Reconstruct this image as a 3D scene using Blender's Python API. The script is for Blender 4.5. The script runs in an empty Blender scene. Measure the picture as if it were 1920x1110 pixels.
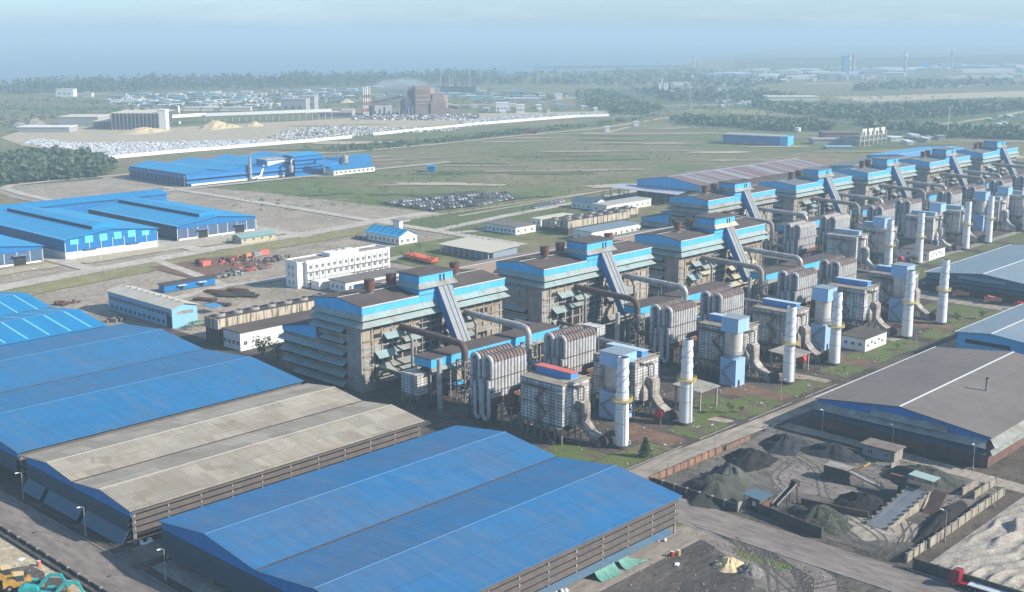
import bpy, bmesh, math, random
import numpy as np
from mathutils import Vector, Matrix
S = bpy.context.scene
COL = S.collection
rnd = random.Random(7)
R = math.radians

# ---------------------------------------------------------------- camera, sky, sun, exposure
YAW, PITCH, CAMZ, FPX = R(43.3356), R(12.2631), 120.0, 2268.116
cam = bpy.data.cameras.new('camera'); camo = bpy.data.objects.new('camera', cam); COL.objects.link(camo)
cam.sensor_width = 36.0; cam.lens = FPX / 1920 * 36; cam.clip_start = 1.0; cam.clip_end = 90000
Fv = Vector((math.cos(YAW) * math.cos(PITCH), math.sin(YAW) * math.cos(PITCH), -math.sin(PITCH)))
Rv = Vector((math.sin(YAW), -math.cos(YAW), 0)); Uv = Rv.cross(Fv)
camo.matrix_world = Matrix(((Rv.x, Uv.x, -Fv.x, 0), (Rv.y, Uv.y, -Fv.y, 0), (Rv.z, Uv.z, -Fv.z, CAMZ), (0, 0, 0, 1)))
S.camera = camo
SUN_EL, SUN_AZ = R(31), math.atan2(-0.86, 0.51)
sun = bpy.data.lights.new('sun', 'SUN'); sun.energy = 5.0; sun.angle = R(0.6); sun.color = (1.0, 0.92, 0.80)
suno = bpy.data.objects.new('sun', sun); COL.objects.link(suno)
sd = Vector((math.cos(SUN_AZ) * math.cos(SUN_EL), math.sin(SUN_AZ) * math.cos(SUN_EL), math.sin(SUN_EL)))
suno.rotation_euler = sd.to_track_quat('Z', 'Y').to_euler(); suno.location = sd * 500
W = bpy.data.worlds.new('World'); S.world = W; W.use_nodes = True
wn = W.node_tree.nodes; wl = W.node_tree.links
bg = wn['Background']; sky = wn.new('ShaderNodeTexSky'); sky.sky_type = 'NISHITA'; sky.sun_disc = False
sky.sun_elevation = SUN_EL; sky.sun_rotation = math.atan2(sd.x, sd.y)
sky.air_density = 1.2; sky.dust_density = 0.6; sky.ozone_density = 2.5; sky.altitude = 100
# soft cloud wisps in the sky
tc = wn.new('ShaderNodeTexCoord'); mp = wn.new('ShaderNodeMapping'); mp.inputs['Scale'].default_value = (9, 9, 60)
nz = wn.new('ShaderNodeTexNoise'); nz.inputs['Scale'].default_value = 1.0; nz.inputs['Detail'].default_value = 6; nz.inputs['Roughness'].default_value = 0.6
rp = wn.new('ShaderNodeValToRGB'); rp.color_ramp.elements[0].position = 0.52; rp.color_ramp.elements[1].position = 0.75
tint = wn.new('ShaderNodeMix'); tint.data_type = 'RGBA'; tint.blend_type = 'MULTIPLY'; tint.inputs[0].default_value = 1.0
tint.inputs[7].default_value = (0.55, 0.81, 1.2, 1)
# low sky is bluer (moist sea air), high sky neutral
gx = wn.new('ShaderNodeSeparateXYZ'); gm = wn.new('ShaderNodeMapRange'); gm.inputs[1].default_value = 0.0; gm.inputs[2].default_value = 0.35
tm = wn.new('ShaderNodeMix'); tm.data_type = 'RGBA'; tm.inputs[6].default_value = (0.68, 0.99, 1.66, 1); tm.inputs[7].default_value = (0.86, 0.93, 0.96, 1)
mx = wn.new('ShaderNodeMix'); mx.data_type = 'RGBA'; mx.inputs[7].default_value = (6.2, 6.9, 7.6, 1)
ml = wn.new('ShaderNodeMath'); ml.operation = 'MULTIPLY'; ml.inputs[1].default_value = 0.30
wl.new(tc.outputs['Generated'], gx.inputs[0]); wl.new(gx.outputs[2], gm.inputs[0]); wl.new(gm.outputs[0], tm.inputs[0]); wl.new(tm.outputs[2], tint.inputs[7])
wl.new(tc.outputs['Generated'], mp.inputs[0]); wl.new(mp.outputs[0], nz.inputs['Vector']); wl.new(nz.outputs[0], rp.inputs[0])
wl.new(rp.outputs[0], ml.inputs[0]); wl.new(ml.outputs[0], mx.inputs[0])
wl.new(sky.outputs[0], tint.inputs[6]); wl.new(tint.outputs[2], mx.inputs[6]); wl.new(mx.outputs[2], bg.inputs[0])
bg.inputs[1].default_value = 0.105
S.view_settings.view_transform = 'Standard'; S.view_settings.look = 'None'; S.view_settings.exposure = 0.65; S.view_settings.gamma = 1.0
S.render.engine = 'CYCLES'
S.cycles.volume_bounces = 0; S.cycles.max_bounces = 5; S.cycles.diffuse_bounces = 2; S.cycles.glossy_bounces = 2
S.cycles.volume_step_rate = 4.0

def at(px, py, z=0.0):
    """world point seen at a pixel of the survey photograph, on the level z"""
    d = Fv * FPX + Rv * (px - 960) - Uv * (py - 555)
    t = (z - CAMZ) / d.z
    return Vector((d.x * t, d.y * t, z))
def ppm(p):
    return FPX / max(1.0, (Vector(p) - Vector((0, 0, CAMZ))).dot(Fv))

# ---------------------------------------------------------------- materials
MATS = {}
def mat(name, c, c2=None, amt=0.5, ns=0.25, var=0.18, vs=1.5, rough=0.75, metal=0.0, panel=None, streak=None, grid=None, spec=0.3, bump=0.0, ramp=(0.42, 0.62), rnd_off=True, panel2=None):
    if name in MATS: return MATS[name]
    m = bpy.data.materials.new(name); m.use_nodes = True; n = m.node_tree.nodes; l = m.node_tree.links
    b = n['Principled BSDF']; b.inputs['Roughness'].default_value = rough; b.inputs['Metallic'].default_value = metal
    b.inputs['Specular IOR Level'].default_value = spec
    t = n.new('ShaderNodeTexCoord'); vec = t.outputs['Object']
    if rnd_off:
        oi = n.new('ShaderNodeObjectInfo'); mm = n.new('ShaderNodeMath'); mm.operation = 'MULTIPLY'; mm.inputs[1].default_value = 300
        l.new(oi.outputs['Random'], mm.inputs[0])
        va = n.new('ShaderNodeVectorMath'); va.operation = 'ADD'; l.new(vec, va.inputs[0]); l.new(mm.outputs[0], va.inputs[1]); nvec = va.outputs[0]
    else: nvec = vec
    def noise(scale, det=4, vscale=None, rg=0.6):
        x = n.new('ShaderNodeTexNoise'); x.inputs['Scale'].default_value = scale; x.inputs['Detail'].default_value = det; x.inputs['Roughness'].default_value = rg
        if vscale:
            q = n.new('ShaderNodeMapping'); q.inputs['Scale'].default_value = vscale; l.new(nvec, q.inputs[0]); l.new(q.outputs[0], x.inputs['Vector'])
        else: l.new(nvec, x.inputs['Vector'])
        return x.outputs[0]
    def ramp_(v, a, bb):
        r = n.new('ShaderNodeMapRange'); r.inputs[1].default_value = a; r.inputs[2].default_value = bb; l.new(v, r.inputs[0]); return r.outputs[0]
    def mix(a, bcol, f, mode='MIX'):
        x = n.new('ShaderNodeMix'); x.data_type = 'RGBA'; x.blend_type = mode
        for s, v in ((6, a), (7, bcol)):
            if isinstance(v, tuple): x.inputs[s].default_value = (*v, 1)
            else: l.new(v, x.inputs[s])
        if isinstance(f, (int, float)): x.inputs[0].default_value = f
        else: l.new(f, x.inputs[0])
        return x.outputs[2]
    def mul(v, k):
        x = n.new('ShaderNodeMath'); x.operation = 'MULTIPLY'; l.new(v, x.inputs[0]); x.inputs[1].default_value = k; return x.outputs[0]
    lo = tuple(max(0, k * (1 - var)) for k in c); hi = tuple(min(1, k * (1 + var)) for k in c)
    col = mix(lo, hi, ramp_(noise(vs, 5), 0.3, 0.7))
    if c2: col = mix(col, c2, mul(ramp_(noise(ns, 6), *ramp), amt))
    for panel in [q_ for q_ in (panel, panel2) if q_]:   # (w, h, 'roof_x'|'roof_y'|'wall', strength[, mortar])
        pw, ph, pl, st = panel[:4]
        sx = n.new('ShaderNodeSeparateXYZ'); l.new(vec, sx.inputs[0]); cb = n.new('ShaderNodeCombineXYZ')
        if pl == 'roof_x': l.new(sx.outputs[0], cb.inputs[1]); l.new(sx.outputs[1], cb.inputs[0])
        elif pl == 'roof_y': l.new(sx.outputs[0], cb.inputs[0]); l.new(sx.outputs[1], cb.inputs[1])
        else:
            ad = n.new('ShaderNodeMath'); l.new(sx.outputs[0], ad.inputs[0]); l.new(sx.outputs[1], ad.inputs[1])
            l.new(ad.outputs[0], cb.inputs[0]); l.new(sx.outputs[2], cb.inputs[1])
        br = n.new('ShaderNodeTexBrick'); l.new(cb.outputs[0], br.inputs['Vector']); br.inputs['Scale'].default_value = 1.0
        br.offset = panel[5] if len(panel) > 5 else 0.5
        br.inputs['Color1'].default_value = (1 - st, 1 - st, 1 - st, 1); br.inputs['Color2'].default_value = (1 + st, 1 + st, 1 + st * .9, 1)
        mo = panel[4] if len(panel) > 4 else 0.0
        br.inputs['Mortar'].default_value = (panel[6] if len(panel) > 6 else (.55, .55, .55)) + (1,)
        br.inputs['Mortar Size'].default_value = mo; br.inputs['Mortar Smooth'].default_value = 0.0
        br.inputs['Brick Width'].default_value = pw; br.inputs['Row Height'].default_value = ph
        col = mix(col, br.outputs[0], 1.0, 'MULTIPLY')
    if streak:  # (colour, amount, vector scale)
        sc = streak[2] if len(streak) > 2 else (0.9, 0.9, 0.06)
        th = streak[3] if len(streak) > 3 else (0.48, 0.72)
        col = mix(col, streak[0], mul(ramp_(noise(1.0, 4, sc), *th), streak[1]))
    l.new(col, b.inputs['Base Color'])
    if bump:
        bp = n.new('ShaderNodeBump'); bp.inputs['Strength'].default_value = bump; bp.inputs['Distance'].default_value = 0.4
        l.new(noise(vs * 1.5, 6), bp.inputs['Height']); l.new(bp.outputs[0], b.inputs['Normal'])
    MATS[name] = m; return m

# ---------------------------------------------------------------- mesh builder
class MB:
    def __init__(s): s.v = []; s.f = []; s.mi = []; s.sm = []; s.k = 0
    def add(s, vs, fs, smooth=False):
        o = len(s.v); s.v += [tuple(p) for p in vs]
        for f in fs: s.f.append(tuple(i + o for i in f)); s.mi.append(s.k); s.sm.append(smooth)
        return s
    def box(s, x0, y0, z0, x1, y1, z1):
        x0, x1 = min(x0, x1), max(x0, x1); y0, y1 = min(y0, y1), max(y0, y1)
        return s.add([(x0, y0, z0), (x1, y0, z0), (x1, y1, z0), (x0, y1, z0), (x0, y0, z1), (x1, y0, z1), (x1, y1, z1), (x0, y1, z1)],
                     [(0, 3, 2, 1), (4, 5, 6, 7), (0, 1, 5, 4), (1, 2, 6, 5), (2, 3, 7, 6), (3, 0, 4, 7)])
    def cbox(s, c, sz, rz=0.0):
        ca, sa = math.cos(rz), math.sin(rz); P = []
        for dz in (0, 1):
            for dx, dy in ((-.5, -.5), (.5, -.5), (.5, .5), (-.5, .5)):
                a, b = dx * sz[0], dy * sz[1]; P.append((c[0] + a * ca - b * sa, c[1] + a * sa + b * ca, c[2] + dz * sz[2]))
        return s.add(P, [(0, 3, 2, 1), (4, 5, 6, 7), (0, 1, 5, 4), (1, 2, 6, 5), (2, 3, 7, 6), (3, 0, 4, 7)])
    def slab(s, p, t):
        p = [Vector(q) for q in p]; nrm = (p[1] - p[0]).cross(p[2] - p[0]).normalized()
        if nrm.z < 0: p = p[::-1]; nrm = -nrm
        k = len(p); q = [a - nrm * t for a in p]
        return s.add(p + q, [tuple(range(k)), tuple(range(2 * k - 1, k - 1, -1))] + [(i, i + k, (i + 1) % k + k, (i + 1) % k) for i in range(k)])
    def prism(s, pts, ax, lo, hi):
        k = len(pts)
        mk = {'x': lambda a, b, h: (h, a, b), 'y': lambda a, b, h: (a, h, b), 'z': lambda a, b, h: (a, b, h)}[ax]
        V = [mk(a, b, lo) for a, b in pts] + [mk(a, b, hi) for a, b in pts]
        return s.add(V, [tuple(range(k - 1, -1, -1)), tuple(range(k, 2 * k))] + [(i, (i + 1) % k, (i + 1) % k + k, i + k) for i in range(k)])
    def quad(s, p): return s.add(p, [tuple(range(len(p)))])
    def cyl(s, p0, p1, r0, r1=None, n=12, cap=True, smooth=True):
        r1 = r0 if r1 is None else r1
        p0, p1 = Vector(p0), Vector(p1); d = (p1 - p0).normalized()
        a = d.orthogonal().normalized(); b = d.cross(a)
        V = [p0 + (a * math.cos(t) + b * math.sin(t)) * r0 for t in [2 * math.pi * i / n for i in range(n)]]
        V += [p1 + (a * math.cos(t) + b * math.sin(t)) * r1 for t in [2 * math.pi * i / n for i in range(n)]]
        s.add(V, [(i, (i + 1) % n, (i + 1) % n + n, i + n) for i in range(n)], smooth)
        if cap:
            s.add(V[:n], [tuple(range(n - 1, -1, -1))]); s.add(V[n:], [tuple(range(n))])
        return s
    def tube(s, pts, r, n=12, bend=0.0, seg=5):
        P = [Vector(p) for p in pts]
        if bend:
            Q = [P[0]]
            for i in range(1, len(P) - 1):
                a = (P[i - 1] - P[i]); b = (P[i + 1] - P[i]); w = min(bend, a.length * .49, b.length * .49)
                A = P[i] + a.normalized() * w; B = P[i] + b.normalized() * w
                for k in range(seg + 1):
                    t = k / seg; Q.append(A * (1 - t) ** 2 + P[i] * 2 * t * (1 - t) + B * t * t)
            Q.append(P[-1]); P = Q
        V = []; up = None
        for i, p in enumerate(P):
            d = ((P[min(i + 1, len(P) - 1)] - P[max(i - 1, 0)])).normalized()
            if up is None: up = d.orthogonal().normalized()
            else: up = (up - d * up.dot(d)).normalized()
            b = d.cross(up)
            V += [p + (up * math.cos(2 * math.pi * k / n) + b * math.sin(2 * math.pi * k / n)) * r for k in range(n)]
        F = []
        for i in range(len(P) - 1):
            for k in range(n): F.append((i * n + k, i * n + (k + 1) % n, (i + 1) * n + (k + 1) % n, (i + 1) * n + k))
        s.add(V, F, True); s.add(V[:n], [tuple(range(n - 1, -1, -1))]); s.add(V[-n:], [tuple(range(n))])
        return s
    def beam(s, p0, p1, w, h=None):
        h = h or w; p0, p1 = Vector(p0), Vector(p1); d = (p1 - p0).normalized()
        a = d.cross(Vector((0, 0, 1)))
        if a.length < 1e-3: a = Vector((1, 0, 0))
        a.normalize(); b = a.cross(d)
        V = [q + a * (i * w / 2) + b * (j * h / 2) for q in (p0, p1) for i, j in ((-1, -1), (1, -1), (1, 1), (-1, 1))]
        return s.add(V, [(0, 3, 2, 1), (4, 5, 6, 7), (0, 1, 5, 4), (1, 2, 6, 5), (2, 3, 7, 6), (3, 0, 4, 7)])
    def sphere(s, c, r, n=8, m=6, sq=(1, 1, 1)):
        V = [(c[0], c[1], c[2] + r * sq[2])]
        for j in range(1, m):
            ph = math.pi * j / m
            for i in range(n):
                t = 2 * math.pi * i / n; V.append((c[0] + r * sq[0] * math.sin(ph) * math.cos(t), c[1] + r * sq[1] * math.sin(ph) * math.sin(t), c[2] + r * sq[2] * math.cos(ph)))
        V.append((c[0], c[1], c[2] - r * sq[2])); F = []
        for i in range(n): F.append((0, 1 + i, 1 + (i + 1) % n))
        for j in range(m - 2):
            for i in range(n): a = 1 + j * n; F.append((a + i, a + n + i, a + n + (i + 1) % n, a + (i + 1) % n))
        e = len(V) - 1; a = 1 + (m - 2) * n
        for i in range(n): F.append((a + i, e, a + (i + 1) % n))
        return s.add(V, F, True)
    def leaves(s, c, rx, rz, n, size, rng=rnd, hollow=0.55):
        for _ in range(n):
            while True:
                x, y, z = rng.uniform(-1, 1), rng.uniform(-1, 1), rng.uniform(-1, 1); q = x * x + y * y + z * z
                if q <= 1 and q >= hollow * hollow * rng.random(): break
            p = Vector((c[0] + x * rx, c[1] + y * rx, c[2] + z * rz))
            a = Vector((rng.gauss(0, 1), rng.gauss(0, 1), rng.gauss(0, .8))).normalized() * size * rng.uniform(.6, 1.3)
            b = Vector((rng.gauss(0, 1), rng.gauss(0, 1), rng.gauss(0, .8))); b = (b - a * (b.dot(a) / a.length_squared)).normalized() * size * rng.uniform(.5, 1.1)
            s.add([p - a, p - b * .8, p + a, p + b], [(0, 1, 2, 3)])
        return s
    def build(s, name, mats, parent=None, loc=None):
        if not isinstance(mats, (list, tuple)): mats = [mats]
        off = Vector((0, 0, 0)); q = parent
        while q is not None: off += q.location; q = q.parent
        if parent is None and loc is not None: off = Vector(loc)
        me = bpy.data.meshes.new(name)
        me.from_pydata([(a - off.x, b - off.y, c - off.z) for a, b, c in s.v], [], s.f)
        for m in mats: me.materials.append(m)
        if len(mats) > 1: me.polygons.foreach_set('material_index', s.mi)
        me.polygons.foreach_set('use_smooth', s.sm); me.update()
        o = bpy.data.objects.new(name, me); COL.objects.link(o)
        if parent is not None: o.parent = parent
        elif loc is not None: o.location = loc
        return o

def tag(o, label=None, cat=None, group=None, kind=None):
    for k, v in (('label', label), ('category', cat), ('group', group), ('kind', kind)):
        if v: o[k] = v
    return o
def thing(name, label, cat, loc=(0, 0, 0), group=None):
    o = bpy.data.objects.new(name, None); COL.objects.link(o); o.location = loc; o.empty_display_size = 1
    return tag(o, label, cat, group)
def solo(name, mb, m, label, cat, loc, group=None, kind=None):
    return tag(mb.build(name, m, None, loc), label, cat, group, kind)
def struct(name, mb, m):
    o = mb.build(name, m); o['kind'] = 'structure'; return o
KIDS = {}
def dup(root, loc, rz=0.0, label=None, group=None, mats=None):
    def cp(o, par):
        c = o.copy(); COL.objects.link(c)
        if par is not None: c.parent = par
        if mats and o.data is not None:
            key = (o.data.name, tuple(sorted((a.name, b.name) for a, b in mats.items())))
            if key not in KIDS:
                d = o.data.copy()
                for i, mm in enumerate(d.materials):
                    if mm in mats: d.materials[i] = mats[mm]
                KIDS[key] = d
            c.data = KIDS[key]
        for ch in list(o.children): cp(ch, c)
        return c
    r = cp(root, None); r.location = loc; r.rotation_euler = (0, 0, rz)
    if label: r['label'] = label
    if group: r['group'] = group
    return r
ORD = ['first', 'second', 'third', 'fourth', 'fifth', 'sixth', 'seventh', 'eighth', 'ninth', 'tenth', 'eleventh', 'twelfth', 'thirteenth', 'fourteenth', 'fifteenth', 'sixteenth']

# palette
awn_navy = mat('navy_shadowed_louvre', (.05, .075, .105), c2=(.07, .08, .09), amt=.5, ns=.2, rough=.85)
cap_tan = mat('pale_grey_cap', (.42, .41, .38), var=.1, rough=.7)
def M_blue_roof(n, c, d): return mat(n, c, c2=d, amt=.55, ns=.035, var=.06, vs=.35, panel=(13, 1.05, 'roof_x', .06, .012, .0, (.8, .8, .85)), panel2=(9.9, 3000, 'roof_x', .02, .09, .0, (.66, .66, .7)), rough=.6, spec=.2, streak=((.17, .18, .2), .38, (.35, .035, .5), (.5, .8)))
blue_roof = M_blue_roof('blue_sheet_roof', (.024, .165, .36), (.055, .145, .27))
blue_roof2 = M_blue_roof('blue_sheet_roof_worn', (.027, .153, .34), (.075, .135, .24))
bright_roof = mat('bright_blue_roof', (.006, .25, .53), c2=(.015, .20, .44), amt=.5, ns=.06, var=.08, vs=.5, panel=(60, 5.2, 'roof_y', .06, .55, 0., (9, 1.7, 1.3)), rough=.5)
bright_roof_y = mat('bright_blue_roof_cross', (.006, .22, .48), c2=(.015, .18, .40), amt=.5, ns=.06, var=.08, vs=.5, panel=(60, 3.2, 'roof_x', .06, .06, 0., (.7, .75, .8)), rough=.5)
bright_wall = mat('bright_blue_wall', (.005, .15, .40), var=.1, vs=.4, panel=(1.0, 30, 'wall', .06), rough=.5)
tan_roof = mat('weathered_tan_roof', (.345, .315, .265), c2=(.265, .215, .16), amt=.45, ns=.10, var=.08, vs=.6, panel=(6.8, 6.2, 'roof_y', .16, .05, .37, (.72, .70, .66)), panel2=(.95, 6.8, 'roof_y', .07, .10, 0., (.72, .70, .67)), rough=.9, streak=((.21, .17, .125), .6, (.16, .10, .5), (.60, .66)))
brown_roof = mat('dusty_brown_roof', (.098, .082, .077), c2=(.145, .115, .10), amt=.6, ns=.12, var=.14, vs=.8, panel=(1.2, 12, 'roof_x', .06), rough=.95, spec=.1)
grey_roof = mat('dusty_grey_roof', (.172, .155, .148), c2=(.215, .185, .165), amt=.5, ns=.05, var=.1, vs=.5, panel=(9, 14, 'roof_x', .06, .05, 0., (.7, .7, .72)), rough=.95, spec=.1, streak=((.09, .08, .08), .3, (.6, .05, .5)))
slate_roof = mat('blue_grey_sheet_roof', (.17, .24, .30), c2=(.22, .25, .27), amt=.5, ns=.05, var=.1, vs=.4, panel=(1.2, 12, 'roof_x', .05), rough=.7)
sky_blue = mat('sky_blue_cladding', (.055, .41, .76), c2=(.14, .42, .66), amt=.6, ns=.18, var=.10, vs=.7, panel=(.9, 30, 'wall', .06), rough=.6, streak=((.20, .25, .28), .5, (.9, .9, .05), (.52, .74)))
gable_blue = mat('gable_blue_cladding', (.015, .17, .46), c2=(.04, .16, .38), amt=.5, ns=.2, var=.1, vs=.5, panel=(1., 30, 'wall', .05), rough=.6)
awn = mat('pale_sheet_awning', (.25, .36, .375), c2=(.29, .275, .235), amt=.7, ns=.13, var=.10, vs=.8, panel=(.9, 30, 'wall', .07), rough=.7, streak=((.18, .14, .11), .65, (.25, .25, .1), (.56, .74)))
awn_dust = mat('dusty_sheet_awning', (.27, .30, .295), c2=(.20, .165, .13), amt=.8, ns=.16, var=.12, vs=.9, panel=(.9, 30, 'wall', .09), rough=.8)
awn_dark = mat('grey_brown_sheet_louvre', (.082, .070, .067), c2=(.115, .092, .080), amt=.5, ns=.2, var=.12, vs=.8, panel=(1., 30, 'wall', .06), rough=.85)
awn_slate = mat('slate_blue_awning', (.07, .14, .21), c2=(.10, .13, .16), amt=.6, ns=.2, var=.1, vs=.8, panel=(1., 30, 'wall', .06), rough=.7)
concrete = mat('stained_concrete', (.35, .29, .22), c2=(.20, .155, .115), amt=.7, ns=.10, var=.10, vs=.7, panel=(40, 4.3, 'wall', .04, .07, 0., (.62, .6, .58)), rough=.9, streak=((.12, .09, .07), .6, (.5, .5, .035), (.53, .75)))
conc_grey = mat('grey_concrete', (.33, .31, .285), c2=(.19, .165, .145), amt=.7, ns=.25, var=.12, vs=1.2, rough=.9, streak=((.14, .12, .105), .6, (.8, .8, .06)))
white_wall = mat('white_painted_wall', (.78, .78, .76), c2=(.62, .60, .56), amt=.5, ns=.3, var=.04, vs=1.0, rough=.8, streak=((.42, .40, .37), .4, (.8, .8, .06), (.56, .8)))
white_paint = mat('white_paint', (.76, .77, .78), c2=(.60, .60, .60), amt=.4, ns=.3, var=.04, rough=.5, streak=((.50, .46, .40), .3, (1.2, 1.2, .05), (.55, .8)))
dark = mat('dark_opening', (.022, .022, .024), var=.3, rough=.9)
glass = mat('dark_window_glass', (.05, .07, .085), var=.3, vs=.6, rough=.15, spec=.6)
pale_glass = mat('pale_window_glass', (.16, .24, .26), var=.3, vs=.8, rough=.2, spec=.6)
frame_white = mat('pale_frame', (.55, .56, .55), var=.08, rough=.6)
steel = mat('grey_painted_steel', (.25, .26, .27), c2=(.16, .11, .085), amt=.6, ns=.5, rough=.6, var=.15)
dark_steel = mat('dark_sooty_steel', (.055, .052, .052), c2=(.12, .075, .05), amt=.6, ns=.5, rough=.8, var=.25)
rust = mat('rusty_steel', (.17, .065, .035), c2=(.09, .042, .03), amt=.7, ns=.5, rough=.85, var=.2)
rust_duct = mat('brown_rusted_duct', (.13, .085, .07), c2=(.09, .055, .045), amt=.7, ns=.4, rough=.8, var=.2, panel=(1.6, 60, 'roof_x', .0))
gal_roof = mat('grey_gallery_sheet', (.24, .26, .27), c2=(.19, .18, .17), amt=.5, ns=.35, rough=.6, var=.1)
silver = mat('dull_galvanised_sheet', (.50, .50, .49), c2=(.30, .24, .20), amt=.7, ns=.35, rough=.45, metal=.25, var=.12, streak=((.24, .16, .12), .5, (1, 1, .08), (.52, .72)))
pipe_white = mat('grimy_white_pipe', (.53, .535, .54), c2=(.33, .30, .28), amt=.55, ns=.3, rough=.6, var=.12, streak=((.24, .15, .11), .6, (1.3, 1.3, .05), (.52, .7)))
pipe_rust = mat('rust_brown_pipe_crown', (.165, .115, .10), c2=(.30, .26, .24), amt=.6, ns=.6, rough=.8, var=.2)
clad_dark = mat('ribbed_filter_cladding', (.64, .65, .66), c2=(.40, .37, .33), amt=.85, ns=.14, rough=.7, var=.1, panel=(1.55, .95, 'wall', .14, .10, 0., (.20, .19, .185)), streak=((.15, .12, .10), .8, (.4, .4, .09), (.50, .68)))
clad_light = mat('pale_filter_cladding', (.56, .54, .52), c2=(.40, .34, .30), amt=.7, ns=.14, rough=.7, var=.1, panel=(2.2, 30, 'wall', .06, .06, 0., (.45, .42, .4)), streak=((.24, .18, .15), .6, (.6, .6, .05), (.50, .7)))
duct_clad = mat('brown_grey_duct_cladding', (.36, .335, .31), c2=(.19, .145, .12), amt=.8, ns=.3, rough=.75, var=.12, panel=(2.2, 2.0, 'wall', .08, .06, 0., (.3, .28, .26)))
yellow = mat('yellow_safety_paint', (.50, .37, .10), var=.15, rough=.6)
silo_grey = mat('pale_silo_steel', (.55, .53, .51), c2=(.36, .28, .22), amt=.6, ns=.25, rough=.55, var=.08, streak=((.30, .18, .12), .5, (.7, .7, .06), (.53, .72)))
silo_blue = mat('light_blue_silo_cladding', (.27, .48, .76), c2=(.36, .46, .58), amt=.5, ns=.2, rough=.6, var=.08, panel=(.9, 40, 'wall', .05), streak=((.22, .24, .27), .4, (.8, .8, .06), (.55, .75)))
red_paint = mat('red_paint', (.55, .05, .04), var=.15, rough=.5)
salmon = mat('faded_red_sheet', (.62, .14, .10), c2=(.42, .12, .10), amt=.5, ns=.4, rough=.6, var=.1)
black_rub = mat('tyre_rubber', (.02, .02, .021), var=.2, rough=.9)
# ---------------------------------------------------------------- setting: land, sea, roads, yards
def ground_mat(name, cols, scales=(.006, .05, .5), thr=((.42, .6), (.45, .62)), rough=.95, stretch=None):
    m = bpy.data.materials.new(name); m.use_nodes = True; n = m.node_tree.nodes; l = m.node_tree.links
    b = n['Principled BSDF']; b.inputs['Roughness'].default_value = rough; b.inputs['Specular IOR Level'].default_value = .15
    t = n.new('ShaderNodeTexCoord'); vec = t.outputs['Object']
    if stretch:
        q = n.new('ShaderNodeMapping'); q.inputs['Rotation'].default_value = (0, 0, stretch[0]); q.inputs['Scale'].default_value = (stretch[1], stretch[2], 1); l.new(vec, q.inputs[0]); vec = q.outputs[0]
    def noise(sc, det=7):
        x = n.new('ShaderNodeTexNoise'); x.inputs['Scale'].default_value = sc; x.inputs['Detail'].default_value = det; x.inputs['Roughness'].default_value = .62; l.new(vec, x.inputs['Vector']); return x.outputs[0]
    def mr(v, a, c):
        r = n.new('ShaderNodeMapRange'); r.inputs[1].default_value = a; r.inputs[2].default_value = c; l.new(v, r.inputs[0]); return r.outputs[0]
    def mix(a, c, f, mode='MIX'):
        x = n.new('ShaderNodeMix'); x.data_type = 'RGBA'; x.blend_type = mode
        for s, v in ((6, a), (7, c)):
            if isinstance(v, tuple): x.inputs[s].default_value = (*v, 1)
            else: l.new(v, x.inputs[s])
        if isinstance(f, float): x.inputs[0].default_value = f
        else: l.new(f, x.inputs[0])
        return x.outputs[2]
    col = mix(cols[0], cols[1], mr(noise(scales[0]), *thr[0]))
    col = mix(col, cols[2], mr(noise(scales[1]), *thr[1]))
    fine = noise(scales[2], 5); col = mix(col, mix((.68, .68, .68), (1.3, 1.3, 1.3), mr(fine, .3, .7)), 1.0, 'MULTIPLY')
    l.new(col, b.inputs['Base Color'])
    bp = n.new('ShaderNodeBump'); bp.inputs['Strength'].default_value = .5; bp.inputs['Distance'].default_value = .5; l.new(fine, bp.inputs['Height']); l.new(bp.outputs[0], b.inputs['Normal'])
    MATS[name] = m; return m
g_field = ground_mat('grass_and_scrub', ((.115, .145, .048), (.24, .185, .11), (.165, .16, .075)), (.0045, .018, .10))
g_near = ground_mat('sooty_plant_ground', ((.085, .072, .061), (.13, .104, .085), (.06, .053, .048)), (.02, .12, .9))
g_grass = ground_mat('verge_grass', ((.105, .145, .04), (.145, .15, .065), (.115, .09, .068)), (.08, .16, 1.5), ((.45, .6), (.49, .62)))
g_dry = ground_mat('dry_grass', ((.23, .22, .09), (.18, .18, .075), (.30, .25, .15)), (.03, .12, .6))
g_soil = ground_mat('bare_grey_soil', ((.31, .265, .21), (.25, .215, .17), (.36, .30, .24)), (.01, .05, .4))
g_pale = ground_mat('pale_sandy_soil', ((.42, .36, .25), (.36, .30, .21), (.48, .42, .31)), (.03, .12, .7))
g_red = ground_mat('red_brown_soil', ((.17, .10, .07), (.13, .085, .065), (.21, .13, .09)), (.05, .2, 1.0))
g_road = ground_mat('dusty_concrete_road', ((.34, .295, .245), (.27, .235, .20), (.22, .19, .16)), (.02, .09, .5), ((.4, .62), (.5, .68)), .9, (0.0, .35, 1.0))
g_roadc = ground_mat('pale_concrete_road', ((.50, .455, .39), (.43, .39, .34), (.37, .335, .285)), (.02, .1, .4))
g_roady = ground_mat('dusty_cross_road', ((.25, .215, .195), (.19, .165, .15), (.155, .135, .12)), (.02, .09, .5), ((.4, .62), (.5, .68)), .9, (0.0, 1.0, .3))
g_coal = ground_mat('coal_yard_floor', ((.18, .165, .14), (.115, .107, .096), (.055, .053, .05)), (.02, .07, .6), ((.4, .6), (.5, .66)), .95, (.8, 1.0, .45))
g_track = ground_mat('sooty_track', ((.10, .09, .082), (.065, .06, .056), (.14, .12, .105)), (.03, .1, .7), ((.42, .6), (.5, .66)), .95, (-.6, .5, 1.2))
g_wood = ground_mat('green_undergrowth', ((.085, .125, .045), (.125, .15, .06), (.07, .10, .04)), (.01, .06, .5))
water = mat('sea_water', (.10, .17, .22), var=.05, vs=.02, rough=.35, spec=.5, rnd_off=False)

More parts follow.
